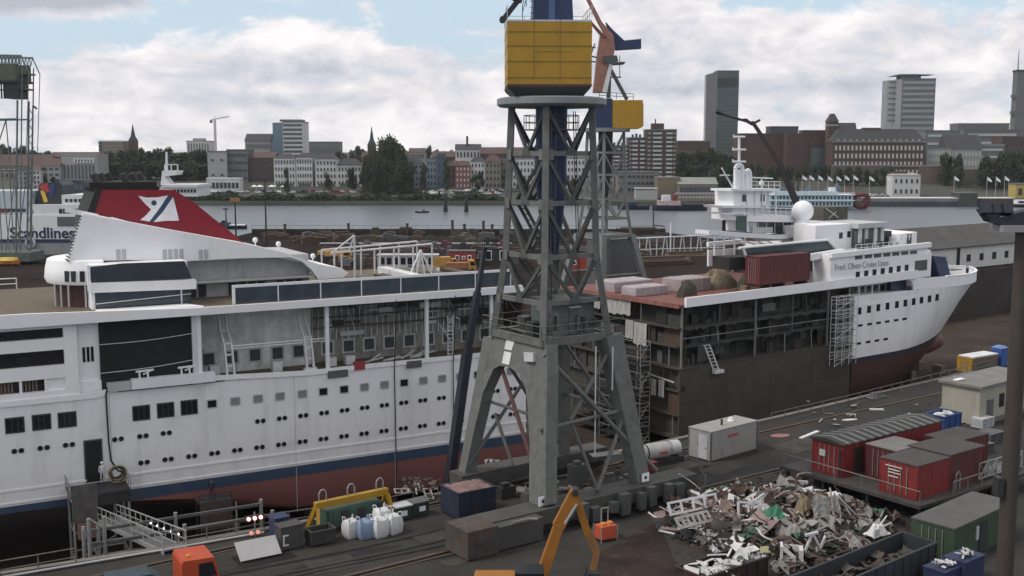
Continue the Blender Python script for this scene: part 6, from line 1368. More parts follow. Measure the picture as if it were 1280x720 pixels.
# litter on the quay behind
for i,(nm,label,cat,px,py,L,D,m,rz) in enumerate((('beam','white beam lying on the quay left of the striped shed','beam',1003,549,3.4,.35,W2,48),('sheet','oval pale red sheet lying on the quay in front of the long railing','sheet',975,545,1.9,1.2,mat('pale_red',(.25,.12,.11),.7),20),('sheet','white torn sheet on the quay behind the striped shed','sheet',1062,525,1.6,.5,W2,15),('plank','pale plank on the quay near the long railing','plank',1088,513,1.4,.35,W2,0),('tarpaulin','dark grey tarpaulin heap at the foot of the long railing','tarpaulin',1095,497,2.6,1.2,GREYD,36),('pallet','grey timber pallet stack right of the blue skip','pallet',1228,536,2.0,1.2,GREYW,36),('pallet','dark pallet stack beside the pole below the cream building','pallet',1238,556,2.4,1.6,GREYD,36),('pallet','low pallet stack behind the dark red container','pallet',1215,572,3.0,1.4,GREYD,30))):
    t=thing(nm,label,cat,at(px,py,.01),R(rz)); g=MB()
    if nm=='pallet':
        for k in range(5): g.box(0,L,0,D,k*.2,k*.2+.09); 
        for x in(0,L/2-.06,L-.12): g.box(x,x+.12,.02,D-.02,.09,.8)
        g.build('timber',m,t)
    elif nm=='tarpaulin': crumple(L,D,.7,40+i)(g); g.build('cloth',m,t)
    else: 
        n=14; g.prism([(L/2*math.cos(2*math.pi*k/n)*(1 if nm!='sheet' else 1+.1*math.sin(k*2.1)),D/2*math.sin(2*math.pi*k/n)) for k in range(n)] if nm=='sheet' else [(0,0),(L,0),(L,D),(0,D)],'z',0,.12 if nm!='sheet' else .06); g.build('surface',m,t)
for i in range(34):
    px,py=1010+rnd.random()*180,500+rnd.random()*55
    p=onz(px,py)
    if K.loc(p)[0]>-.5 and -10<K.loc(p)[1]<3.2 and K.loc(p)[0]<15.5: continue
    g=MB(); scrap_piece(g,p[0],p[1],.1,.3+rnd.random()*.9,rnd.choice((0,1,5,3)),rnd.random()*3,.1,.05); tag(g.build('scrap_piece',rnd.choice((SG,SB,SW,DARKST,SP))),'small piece of scrap lying on the quay near the striped shed','scrap','small scrap scattered by the striped shed')
for i in range(26):
    px,py=500+rnd.random()*52,604+rnd.random()*20; p=onz(px,py); g=MB(); scrap_piece(g,p[0],p[1],.2+rnd.random()*.5,.4+rnd.random()*.9,rnd.choice((0,1,5,4,2)),rnd.random()*3,rnd.random()-.5,rnd.random()-.5); tag(g.build('scrap_piece',rnd.choice((SG,SB,RUSTY,DARKST,SP))),'small piece of scrap piled behind the dark green bins','scrap','scrap piled behind the dark green bins')
for i in range(40):
    px,py=612+rnd.random()*170,578+rnd.random()*40; p=onz(px,py); g=MB(); scrap_piece(g,p[0],p[1],.15+rnd.random()*.4,.4+rnd.random()*1.3,rnd.choice((0,1,5,4,3)),rnd.random()*3,rnd.random()*.6-.3,rnd.random()*.6-.3); tag(g.build('scrap_piece',rnd.choice((SG,SB,RUSTY,DARKST,CRGD))),'small piece of scrap lying under the tall grey crane','scrap','scrap lying under the tall crane')
# blue boxes at the lower right corner
for label,px,py,L,H in (('dark blue box with white scrap on it below the green container',1180,742,2.2,1.2),('dark blue box with white sheets beside the mast at the lower right',1205,735,2.2,1.5)):
    t=box_thing('crate',label,'crate',px,py,38,L,1.4,H,mat('deep_blue',(.02,.03,.075),.6,var=.25)); g=MB()
    for k in range(7): scrap_piece(g,.3+rnd.random()*1.5,.3+rnd.random()*.8,H+.2+rnd.random()*.2,.5+rnd.random()*.4,rnd.choice((1,5,0)),rnd.random()*3,.2,.1)
    g.build('scrap_on_lid',SW,t)
# excavator
p=onY(676,720,60.5); ex=thing('excavator','orange excavator whose boom and stick rise at the bottom of the picture','excavator',(p[0]-1.2,60.2,0),0)
EX=mat('excavator_orange',(.30,.12,.018),.5,var=.2,streak=.35,rust=.1)
def qe(px,py,dy=0): d=onY(px,py,60.5); return (d[0]-ex.location[0],.3+dy,d[2])
g=MB(); g.beam(qe(676,722),qe(699,655),.62,.75,.55,.7); g.build('boom',EX,ex); g=MB(); g.beam(qe(698,658),qe(719,613),.55,.7,.42,.5); g.build('boom',EX,ex)
g=MB(); g.tube((qe(719,614)[0],-.1,qe(719,614)[2]),(qe(719,614)[0],.7,qe(719,614)[2]),.2,n=12); g.build('pivot',DARKST,ex)
g=MB(); g.beam(qe(717,612),qe(735,668),.42,.55,.4,.45); g.build('stick',EX,ex); g=MB(); g.beam(qe(735,666),qe(746,690),.4,.5,.35,.4); g.beam(qe(746,690),qe(741,712),.34,.36); g.build('linkage',mat('linkage_brown',(.22,.11,.04),.6,var=.3,rust=.2),ex)
g=MB(); g.tube(qe(706,652,-.35),qe(721,628,-.35),.09); g.build('ram',GALV,ex); g=MB(); g.tube(qe(690,700,.4),qe(702,650,.4),.1); g.build('ram',DARKST,ex)
a=qe(741,712); g=MB(); g.prism([(a[0]-.3,a[2]),(a[0]+.3,a[2]),(a[0]+.55,a[2]-.7),(a[0]+.1,a[2]-1.2),(a[0]-.5,a[2]-.8)],'y',-.35,.9); g.build('bucket',DARKST,ex)
g=MB(); g.box(-2.6,1.2,-2.6,-.1,1.0,2.2); g.box(-2.6,1.2,-.1,1.6,1.0,1.7); g.build('house',EX,ex); g=MB(); g.box(-.3,1.3,-2.5,-1.1,2.2,3.1); g.build('cab',DGL,ex)
for y in(-2.4,1.0): g=MB(); g.prism([(-2.3,.05),(2.0,.05),(2.4,.5),(2.0,.95),(-2.3,.95),(-2.7,.5)],'y',y,y+.6); g.build('track',RUBBER,ex)
# tall mast at the right edge
pm=onY(1268,500,45.0); mast=thing('floodlight_mast','tall brown steel floodlight mast at the right edge of the picture','mast',(pm[0],45,0),0)
MBR=mat('mast_brown',(.05,.04,.033),.7,var=.25,streak=.3,rust=.15)
g=MB(); g.tube((0,0,0),(0,0,22.9),.36,.33,16); g.build('pole',MBR,mast,smooth=True)
def qm(px,py): d=onY(px,py,45.0); return (d[0]-pm[0],0,d[2])
HD=mat('mast_head_navy',(.02,.024,.036),.6,var=.3)
for pts in(((1224,262),(1240,262),(1246,270),(1256,275),(1258,268),(1280,262),(1300,260),(1300,274),(1262,288),(1249,288),(1246,280),(1234,277)),): g=MB(); g.prism([(qm(*k)[0],qm(*k)[2]) for k in pts],'y',-.35,.35); g.build('lamp_bracket',HD,mast)
g=MB(); a,b=qm(1246,281),qm(1300,289); g.box(a[0],b[0],-.6,.6,b[2],a[2]); g.build('head_platform',mat('mast_platform_grey',(.24,.245,.24),.7,var=.2,streak=.3),mast)
for px in(1230,1243,1254,1288): g=MB(); c=qm(px,262); g.bx((c[0],-.2,c[2]),(.5,.3,.4),0,R(-30)); g.build('floodlight',HD,mast)
g=MB(); c=qm(1258,610); g.box(-.62,-.36,-.3,.2,c[2]-.3,c[2]+.5); g.build('switch_box',DARKST,mast)
pd=thing('platform_cart','grey flat platform right of the lattice walkway behind the mast','platform',at(1238,622),R(36)); g=MB(); g.box(0,4,0,2,1.0,1.2); g.build('deck',GREYW,pd); g=MB()
for x in(.2,3.7):
    for y in(.2,1.7): g.box(x,x+.15,y,y+.15,0,1.0)
g.build('leg',DARKST,pd)
# ------------------------------------------------------------------ far yard
def pY(px,py,Y): d=onY(px,py,Y); return d
def blockY(name,m,t,x0,x1,y0,y1,Y,dep,org,off=0):
    a=pY(x0,y1,Y); b=pY(x1,y0,Y); g=MB(); g.box(a[0]-org[0],b[0]-org[0],off,off+dep,a[2]-org[2],b[2]-org[2]); return g.build(name,m,t)
def tY(name,label,cat,px,Y,z=0,group=None): p=pY(px,200,Y); return thing(name,label,cat,(p[0],Y,z),0,group)
g=MB(); a=pY(305,290,346)[0]; b=pY(800,290,346)[0]
g.box(-82,45,345.5,346.3,0,1.9); w_=g.build('wall',mat('flood_wall_brown',(.032,.025,.024),.9,var=.4,scale=.15,streak=.4)); fw=thing('flood_wall','long low brown wall along the river edge of the far yard','wall',(0,0,0)); w_.parent=fw
g=MB(); railing(g,[(-82,345.6,1.9),(45,345.6,1.9)],1.1,4,.05,(1,)); g.build('railing',RPAINT,fw)
for i,px in enumerate((354,434,508,565,580,604,615)):
    t=tY('mooring_post','rusty brown mooring post standing on the low brown river wall','mooring post' ,px,346.0,1.9,'mooring posts on the river wall') if False else tY('mooring_post','rusty brown mooring post at the low brown river wall','mooring post',px,344.6,0,'mooring posts on the river wall'); h=(3.4,3.6,3.6,4.6,3.4,4.4,3.3)[i]
    g=MB(); g.tube((0,0,0),(0,0,h),.42); g.build('post',RUSTY,t); g=MB(); g.tube((0,0,h),(0,0,h+.2),.55); g.build('cap',DARKST,t)
t=thing('pipe_bridge','long pale pipe on low trestles across the far yard','pipe',(0,0,0)); a=pY(400,308,302); b=pY(640,308,302); g=MB(); g.tube((a[0],302,1.0),(b[0],302,1.0),.2); g.build('pipe',GREYW,t); g=MB()
for k in range(9): x=a[0]+(b[0]-a[0])*k/8; g.box(x-.15,x+.15,301.8,302.2,0,.85)
g.build('trestle',GREYD,t)
WHITEC=mat('cabin_white',(.5,.5,.49),.6,var=.12,streak=.3); 
def cabinrow():
    Y=241.0; t=tY('site_cabin','row of white cabins with dark square windows in the far yard','cabin row',505,Y); a=pY(472,330,Y)[0]-t.location[0]; b=pY(547,330,Y)[0]-t.location[0]
    g=MB(); g.box(a,b,0,3,.2,3.3); g.build('wall',WHITEC,t); g=MB(); g.box(a-.2,b+.2,-.2,3.2,3.3,3.55); g.build('roof',GREYW,t)
    for k in range(8): g=MB(); x=a+.5+(b-a-1)*k/8; g.box(x,x+1.05,-.06,0,1.4,2.9); g.build('window',DGL,t)
cabinrow()
def truck(label,px,py,L,H,m,cabm,grp=None,rz=0):
    p=onz(px,py); t=thing('truck',label,'truck',p,rz); g=MB(); g.box(0,L*.7,-1.2,1.2,.9,H); g.build('load_bed',m,t); g=MB(); g.prism([(L*.72,.6),(L,.6),(L,1.5),(L*.93,2.6),(L*.72,2.6)],'y',-1.15,1.15); g.build('cab',cabm,t); g=MB(); g.prism([(L*.8,1.5),(L*.97,1.5),(L*.92,2.35),(L*.8,2.35)],'y',-1.18,-1.14); g.build('side_window',DGL,t)
    for x in(L*.14,L*.3,L*.86):
        for y in(-1,1): g=MB(); g.tube((x,y-.15,.5),(x,y+.15,.5),.5,n=12); g.build('wheel',RUBBER,t)
truck('yellow truck far across the dock, left of the white awning frame',398,326,8,2.4,mat('ochre',(.45,.25,.06),.6,var=.2),YEL); truck('ochre truck right of the white tripod frame on the ship roof',541,338,5.5,3.0,mat('ochre',(.45,.25,.06),.6,var=.2),YEL,rz=R(8)); truck('orange brown truck in front of the red hut in the far yard',558,340,6.5,2.1,mat('rust_orange',(.30,.13,.06),.7,var=.3),mat('ochre',(.45,.25,.06),.6),rz=R(5)); truck('dark maroon low truck behind the glass screen of the ship',476,347,8,1.7,mat('maroon_truck',(.10,.025,.045),.6),BLUE)
def hut(label,px,py,w,d,h,m,win,name='hut',rz=0,wm=W):
    p=onz(px,py); t=thing(name,label,'hut',p,rz); g=MB(); g.box(0,w,0,d,0,h); g.build('wall',m,t); g=MB(); g.box(-.15,w+.15,-.15,d+.15,h,h+.2); g.build('roof',GREYD,t)
    for (x,z,ww,hh) in win: g=MB(); g.box(x,x+ww,-.06,0,z,z+hh); f=g.build('window',wm,t); g=MB(); g.box(x+.18,x+ww-.18,-.1,-.06,z+.18,z+hh-.18); g.build('pane',DGL if wm is W else W,f)
REDH=mat('hut_red',(.28,.045,.03),.6,var=.2,streak=.2)
hut('red hut with white windows in the far yard, left of the dark hut',561,333,6.0,3,3.4,REDH,((1.5,1.4,.9,1.2),(3.0,1.6,.8,.8),(4.3,1.4,.9,1.2))); hut('dark hut with two white framed windows left of the tall crane',603,330,6.2,3,3.6,DARKST,((.7,.9,1.5,2.3),(4.0,.9,1.5,2.3))); hut('red hut seen through the legs of the tall crane',708,338,5,3,3.6,REDH,((1.2,1.2,1,1),))
p=onz(774,345); t=thing('dome_boat','small white domed boat with dark openings beside the red roofed section','boat',p,0); g=MB(); g.sphere((0,0,.6),1.9,16,.75); g.build('dome',W,t,smooth=True); g=MB(); g.box(-2.3,2.3,-1.5,1.5,.15,.7); g.build('hull',W2,t)
for x in(-1.1,-.3,.5): g=MB(); g.box(x,x+.5,-1.98,-1.5,.95,1.45); g.build('opening',BLK,t)
# white post fence by the river
t=thing('white_fence','row of white posts and beams along the river edge right of the tall crane','fence',(0,0,0)); 
p0=Vector(onz(792,320)); p1=Vector(onz(905,317)); g=MB()
for k in range(17): q=p0.lerp(p1,k/16); g.tube(q,q+Vector((.5*(k%3-1),0,4.4)),.14,n=6); g.build('post',W2,t); g=MB()
g.tube(p0+Vector((0,0,4.4)),p1+Vector((0,0,4.9)),.2); g.tube(p0+Vector((0,0,1.6)),p1+Vector((0,0,1.6)),.14); g.build('beam',W2,t); g=MB(); q=p0.lerp(p1,.4); g.tube(q,q+Vector((0,0,8.3)),.2); g.build('pole',W,t)
for i,(px,py,L,label) in enumerate(((800,333,14,'long brown timber stack between far crane and bow deck'),(836,326,12,'shorter timber stack behind the long one near the bow deck'))):
    p=onz(px,py); t=thing('timber_stack',label,'timber',p,R(20)); 
    for k in range(3): g=MB(); g.box(0,L-k,0,2.5-.4*k,.7*k+.08*(k+1),.7*(k+1)); g.build('layer',[SB,WOOD,RUSTY][k],t)
# long white shed with dark roof
t=thing('quay_shed','long white shed with dark sloping roof beside the far dock wall','shed',M.w(97,46,0),M.rz); SW2=mat('shed_white',(.56,.56,.54),.75,var=.1,streak=.35)
g=MB(); g.box(0,110,0,13,0,5.0); g.build('wall',SW2,t); g=MB(); g.prism([(-.6,4.8),(6.5,8.9),(13.6,4.8),(13.6,5.05),(6.5,9.2),(-.6,5.05)],'x',-.6,110.6); g.build('roof',mat('shed_roof',(.075,.072,.068),.8,var=.25,scale=.3,streak=.3),t)
for k in range(9): g=MB(); u=38+k*5.2; g.box(u,u+1.5,-.08,0,1.5,3.1); g.build('window',BLK,t)
g=MB(); g.box(34,35.2,-.1,0,0,5); g.build('gate_slot',BLK,t); g=MB(); g.box(8,13,-.08,0,0,3.9); g.build('door',GREYW,t)
# orange lifeboat on the yard, far left
p=onz(-4,332); t=thing('lifeboat','orange and yellow enclosed lifeboat ashore at the far left edge','lifeboat',p,0)
def hullshape(L,Bm,H,n=12,rise=.35,full=2.2):
    rows=[]
    for i in range(n+1):
        x=i/n; k=max(.02,1-abs(2*x-1)**full); sh=rise*(2*x-1)**2; rows.append([(L*x,-Bm/2*k,H+sh),(L*x,-Bm/2*k*.75,H*.35),(L*x,0,.02+sh*.5),(L*x,Bm/2*k*.75,H*.35),(L*x,Bm/2*k,H+sh)])
    return rows
g=MB(); g.loft(hullshape(5.4,2.4,1.1),close=True); g.build('hull',mat('lifeboat_orange',(.55,.19,.05),.5,var=.15,streak=.2),t,smooth=True); g=MB(); g.loft([[(x,y,z+1.2) for x,y,z in r] for r in [[(.4+4.6*i/8,-1.0*math.sin(math.pi*(i+.6)/9.2),0),(.4+4.6*i/8,-.6*math.sin(math.pi*(i+.6)/9.2),.7),(.4+4.6*i/8,.6*math.sin(math.pi*(i+.6)/9.2),.7),(.4+4.6*i/8,1.0*math.sin(math.pi*(i+.6)/9.2),0)] for i in range(9)]],close=True); g.build('canopy',mat('lifeboat_yellow',(.62,.45,.10),.5),t,smooth=True); g=MB(); g.box(1,1.4,-1,1,-.0,.5); g.box(4,4.4,-1,1,0,.5); g.build('cradle',DARKST,t)
# ------------------------------------------------------------------ white ferry on the left
YF=318.0; fx=pY(0,300,YF)[0]
fe=thing('ferry','white ferry with dark funnel and navy lettering lying behind the left crane','ferry',(fx,YF,-5),0)
def qf(px,py): d=onY(px,py,YF); return (d[0]-fx,d[2]+5)
def fblk(name,x0,x1,y0,y1,m,d0=0,d1=18): a=qf(x0,y1); b=qf(x1,y0); g=MB(); g.box(a[0],b[0],d0,d1,a[1],b[1]); return g.build(name,m,fe)
FW=mat('ferry_white',(.62,.63,.64),.5,var=.06,streak=.2,scale=.3); FG=mat('ferry_grey_hull',(.22,.23,.23),.6,var=.2,streak=.4,scale=.3); NVY=mat('ferry_navy',(.02,.02,.06),.5)
g=MB(); a=qf(-230,330)[0]; b=qf(262,330)[0]; zt=qf(0,301)[1]; g.prism([(a,9),(a+6,0),(b-12,0),(b,9),(b-12,18),(a+6,18)],'z',-1,zt); g.build('hull',FG,fe)
fblk('stripe',-225,240,299,303.5,NVY,-.06,18); fblk('side_plating',-225,236,269,299,FW,0,18); fblk('side_house',38,118,256,269,FW,.5,17.5)
for i in range(9): fblk('window',73+i*4.9,76.6+i*4.9,261,267,DGL,.42,.6)
fblk('recess',72,98,271,283,GREYD,-.08,.5)
fblk('upper_house',74,120,244,256,FW,2,16)
for i in range(7): fblk('upper_window',78+i*5.6,81.5+i*5.6,249,253,DGL,1.9,2.1)
fblk('aft_house',-60,35,239,270,mat('ferry_pale_blue',(.40,.45,.48),.6,var=.1,streak=.3),1,17); fblk('aft_window_band',-20,30,261,265,DGL,.9,1.1)
fblk('red_stripe',-60,8,262,266,RED,.8,1.0)
FUN=mat('ferry_funnel',(.028,.032,.042),.5); g=MB(); g.prism([qf(36,257),(qf(72,257)),qf(71,232),qf(66,227),qf(42,230)],'y',4,13); fu=g.build('funnel',FUN,fe)
EMB=[mat('emblem_red',(.36,.05,.05),.5),mat('emblem_yellow',(.62,.42,.06),.5),mat('emblem_deep_blue',(.03,.05,.16),.5)]
for k,pts in enumerate((((38.5,233),(52,229),(55,240),(50,242),(44,237)),((43,239),(47.5,238),(53,253),(48,254)),((56,231),(62,231),(60,244),(54,246)))):
    g=MB(); g.prism([qf(*p) for p in pts],'y',3.9,4.02); g.build('emblem',EMB[k],fu)
fblk('exhaust_pipe',43,46,221,229,BLK,6,7); fblk('exhaust_pipe',50,53,222,229,BLK,8,9)
tx=text_mesh('Scandlines',3.6,.04,NVY,'lettering',fe,.07); xs_=[v.co.x for v in tx.data.vertices]; ys_=[v.co.y for v in tx.data.vertices]; A0=qf(13,297.5); A1=qf(93.5,297.5); hh=qf(0,284)[1]-qf(0,297.5)[1]; tx.rotation_euler=(R(90),0,0); kx=(A1[0]-A0[0])/(max(xs_)-min(xs_)); ky=hh/(max(ys_)); tx.scale=(kx,ky,1); tx.location=(A0[0]-min(xs_)*kx,-.08,A0[1])
fblk('bridge',198,244,234,246,FW,2,16); fblk('bridge_roof',200,245,231,234.5,FW,1.5,16.5)
for i in range(8): fblk('bridge_window',211+i*4.1,213.8+i*4.1,237,241,DGL,1.9,2.05)
g=MB(); m0=qf(196,232); m1=qf(196,190); g.tube((m0[0],9,m0[1]-2),(m1[0],9,m1[1]),.55,.3,8); g.build('mast',FW,fe)
g=MB(); g.prism([qf(*p) for p in ((191,232),(205,232),(197,222),(194,215),(193,215))],'y',7,11); g.prism([qf(*p) for p in ((194,214),(214,214),(212,219),(196,221))],'y',6,12); g.build('mast_foot',FW,fe)
g=MB(); a=qf(198,214); b=qf(214,206); g.beam((a[0],6,a[1]),(a[0],6,b[1]),.3); g.beam((b[0],6,a[1]),(b[0],6,b[1]),.3); g.beam((a[0],6,b[1]),(b[0],6,b[1]),.3); g.beam(((a[0]+b[0])/2,6,a[1]),((a[0]+b[0])/2,6,b[1]),.3); g.build('mast_cage',FW,fe)
t=thing('tyre_fender','large pale tyre fender hanging on the grey ferry hull','fender',(fx+qf(40,322)[0],YF-.5,0),0); g=MB(); g.lathe([(.9,-.3),(1.5,-.3),(1.6,0),(1.5,.3),(.9,.3),(.9,-.3)],(0,0,0),18); g.v=[(v[0],v[2],v[1]) for v in g.v]; g.build('tyre',GREYW,t); g=MB(); g.tube((0,.2,1.4),(0,.4,3.5),.1); g.build('chain',DARKST,t)
# poles and lamp masts left of centre
def lampmast(label,px,y0,y1,Y,m,head=None):
    a=pY(px,y1,Y); b=pY(px,y0,Y); t=thing('lamp_mast',label,'lamp mast',(a[0],Y,0),0); g=MB(); g.tube((0,0,0),(0,0,b[2]),.28,.18,8); g.build('pole',m,t); g=MB()
    if head: g.box(-1.3,1.3,-.4,.4,b[2],b[2]+1.0)
    else: g.box(-.7,.7,-.2,.2,b[2],b[2]+.35)
    g.build('lamp_head',head or DARKST,t)
lampmast('dark lamp mast with orange tinted head behind the red funnel tip',295,252,295,300,DARKST,mat('head_orange',(.28,.15,.05),.6)); lampmast('tall dark lamp mast by the river, right of the orange headed one',333,225,300,310,DARKST); lampmast('short grey lamp mast left of the orange headed one',283,262,290,305,GREYD)
# ------------------------------------------------------------------ boats and dolphins on the river
def boat(name,label,cat,px0,px1,yw,H,hm,parts,Y=None,Bm=5,group=None,full=3.5):
    p=onz(px0,yw,-5); Y=p[1]; x1=pY(px1,yw,Y)[0]; L=x1-p[0]; t=thing(name,label,cat,(p[0],Y,-5),0,group); g=MB(); g.loft([[(x,y,z-.3) for x,y,z in r] for r in hullshape(L,Bm,H,12,.35,full)],close=True); g.build('hull',hm,t)
    for nm,a,b,z0,z1,m in parts: g=MB(); g.box(L*a,L*b,-Bm*.38,Bm*.38,z0,z1); g.build(nm,m,t)
    return t,L
NAVYH=mat('boat_navy',(.018,.025,.05),.5,var=.2)
boat('work_boat','dark open work boat alone on the river','boat',519,536,266,1.0,DARKST,[('deckhouse',.55,.7,.8,1.8,GREYD)],Bm=3)
boat('motor_boat','white and blue motor boat beside the red funnel on the river','boat',266,309,286,1.6,NAVYH,[('cabin',.2,.5,1.3,2.6,BLUE),('foredeck',.5,.95,1.4,1.7,W),('bridge',.28,.4,2.6,3.4,DGL)],Bm=4)
t,L=boat('barge','long dark barge with a mast moored right of the tall crane','barge',770,832,291,1.7,DARKST,[('hatch',.1,.8,1.4,2.2,RUSTY)],Bm=7); g=MB(); g.tube((L*.75,0,1.5),(L*.75,0,9),.25); g.beam((L*.75,0,3),(L*.98,0,2.5),.4); g.build('mast',DARKST,t)
for i,px in enumerate((557,583)):
    p=onz(px,265,-5); t=thing('mooring_dolphin',('dark steel mooring dolphin in the river, left of two','dark steel mooring dolphin in the river, right of two')[i],'dolphin',(p[0],p[1],-5),0); 
    for q in((-.6,0),(.6,0),(0,1)): g=MB(); g.tube((q[0]*1.3,q[1],-2),(q[0]*.5,q[1],9.5 if i==0 else 9.0),.5,.45); g.build('pile',DARKST,t)
    g=MB(); g.tube((0,.3,9.4),(0,.3,10.0),1.1,n=10); g.build('cap',GREYD,t)
t,L=boat('tug','navy hulled boat with pinkish white deckhouse at the far quay','tug',815,884,263,3.0,NAVYH,[('deckhouse',.1,.5,2.8,5.2,mat('pink_white',(.45,.33,.33),.6,var=.3,scale=.8)),('wheelhouse',.18,.32,5.2,8.2,W2),('funnel',.38,.44,5.2,8.5,RED),('foredeck',.55,.95,2.9,3.6,DARKST)],Bm=8)
boat('pontoon_boat','low dark blue boat left of the navy tug at the far quay','boat',772,812,262,2.4,NAVYH,[('cabin',.3,.6,2.3,4.2,BLUE)],Bm=6)
# paddle steamer
pb,L=boat('paddle_steamer','pale blue and white paddle steamer with red stern wheel at the far quay','steamer',958,1066,262,2.2,W2,[],Bm=11,full=6)
PBL=mat('steamer_blue',(.30,.42,.47),.6,var=.12); 
for k,(z0,z1) in enumerate(((2.0,4.9),(5.2,8.0))):
    g=MB(); g.box(L*.02,L*.97,-4.6,4.6,z0,z1); g.build('deckhouse',PBL,pb); g=MB(); g.box(L*.0,L*.99,-5.2,5.2,z1,z1+.3); g.build('deck',W,pb)
    for i in range(22): g=MB(); x=L*.04+i*(L*.92/22); g.box(x,x+1.0,-4.68,-4.6,z0+.7,z1-.6); g.build('window',DGL,pb)
g=MB(); g.box(L*.08,L*.8,-4,4,8.3,9.9); g.build('top_house',PBL,pb); g=MB(); railing(g,[(0,-5.1,8.3),(L*.98,-5.1,8.3)],1.1,3,.08); g.build('railing',W,pb)
for x in(.3,.36): g=MB(); g.tube((L*x,0,9.9),(L*x,0,15),.6); g.build('funnel',DARKST,pb)
g=MB(); g.box(L*.72,L*.78,-2,2,9.9,12); g.build('wheelhouse',W,pb)
g=MB(); c=(L+4.2,0,4.6)
for i in range(12): a=2*math.pi*i/12; g.bx((c[0]+3.6*math.cos(a),0,c[2]+3.6*math.sin(a)),(1.5,8,.25),0,0,-a); g.bx((c[0]+1.9*math.cos(a),-4.1,c[2]+1.9*math.sin(a)),(3.6,.2,.3),0,0,-a)
for y in(-4.1,-2,0,2,4.1):
    ring=[(c[0]+4.2*math.cos(2*math.pi*k/20),y,c[2]+4.2*math.sin(2*math.pi*k/20)) for k in range(21)]; g.path(ring,.22,5)
g.box(c[0]-5,c[0]+3,-4.5,4.5,c[2]+3.2,c[2]+3.9); g.build('stern_wheel',mat('wheel_red',(.15,.03,.035),.6,var=.2),pb)
# landing pontoons and pier boats, right
def pont(name,label,cat,px0,px1,ytop,Y,dep,m,z0=-5,parts=()):
    a=pY(px0,ytop,Y); b=pY(px1,ytop,Y); t=thing(name,label,cat,(a[0],Y,z0),0); Lp=b[0]-a[0]; g=MB(); g.box(0,Lp,0,dep,-.5,a[2]-z0); g.build('float',m,t)
    for nm,f0,f1,zz0,zz1,mm in parts: g=MB(); g.box(Lp*f0,Lp*f1,.5,dep-.5,zz0,zz1); g.build(nm,mm,t)
    return t
PGR=mat('pontoon_grey',(.16,.165,.17),.8,var=.3,scale=.2); PDK=mat('pontoon_dark',(.045,.055,.065),.8,var=.3,scale=.2)
pont('landing_pontoon','long grey landing pontoon with white roof edge at the far quay','pontoon',1085,1202,252,628,12,PDK,parts=[('shelter',.02,.98,2.8,4.6,PGR),('roof',.0,1,4.6,5.1,W2)]); pont('landing_pontoon','dark landing pontoon with grey roof left of the small white ferry','pontoon',1222,1300,252,629,12,PDK,parts=[('shelter',.02,.98,3,4.6,RUSTY),('roof',0,.6,4.6,5.0,W2)]); pont('pontoon_house','dark green pontoon building between two landing pontoons','pontoon house',1200,1222,255,626,14,PDK,parts=[('wall',0,1,1.5,7.5,mat('dark_green_house',(.045,.055,.05),.7,var=.3)),('roof',-.05,1.05,7.5,8.0,GREYD)])
pont('quay_building','low grey quay building behind the navy tug','building',795,822,238,652,10,mat('pale_quay',(.33,.34,.33),.7,var=.15),-3,parts=[('roof',-.02,1.02,7.2,7.8,GREYW),('door',.1,.2,1,4,DARKST)])
boat('harbour_ferry','small white passenger ferry at the right end of the landing pontoon','ferry',1242,1269,250,2.6,DARKST,[('saloon',.05,.95,2.4,4.8,W),('window_band',.08,.92,3.1,4.1,DGL),('wheelhouse',.1,.4,4.8,6.8,W2)],Bm=7)
boat('launch','white launch with dark windows at the right edge of the picture','boat',1262,1296,259,2.0,DARKST,[('saloon',.2,1,1.8,4.2,W),('window_band',.25,.95,2.4,3.5,DGL)],Bm=6)
# ------------------------------------------------------------------ city on the far bank
WG=glassy('city_window',(.025,.028,.032),.25); WWIN=mat('white_window',(.42,.42,.41),.5,var=.2,scale=.3); LINTEL=mat('pale_band',(.40,.41,.41),.6)
winme={}
def unit(m):
    if m.name not in winme: g=MB(); g.box(-.5,.5,-.5,.5,-.5,.5); o=g.build('unit',m); winme[m.name]=o.data; bpy.data.objects.remove(o)
    return winme[m.name]
def grid(t,w,z0,z1,rows,cols,m,fw=.5,fh=.55,x0=0,y=-.1,name='window',bands=False):
    me=unit(m); ch=(z1-z0)/rows
    if bands:
        for r in range(rows): inst(name,me,t,(x0+w/2,y,z0+ch*(r+.5)),0,(w*fw,.3,ch*fh))
        return
    cw=w/cols
    if rows*cols>100:
        g=MB()
        for r in range(rows):
            for c in range(cols): g.box(x0+cw*(c+.5)-cw*fw/2,x0+cw*(c+.5)+cw*fw/2,y-.15,y+.15,z0+ch*(r+.5)-ch*fh/2,z0+ch*(r+.5)+ch*fh/2)
        return tag(g.build(name,m,t),kind='stuff')
    for r in range(rows):
        for c in range(cols): inst(name,me,t,(x0+cw*(c+.5),y,z0+ch*(r+.5)),0,(cw*fw,.3,ch*fh))
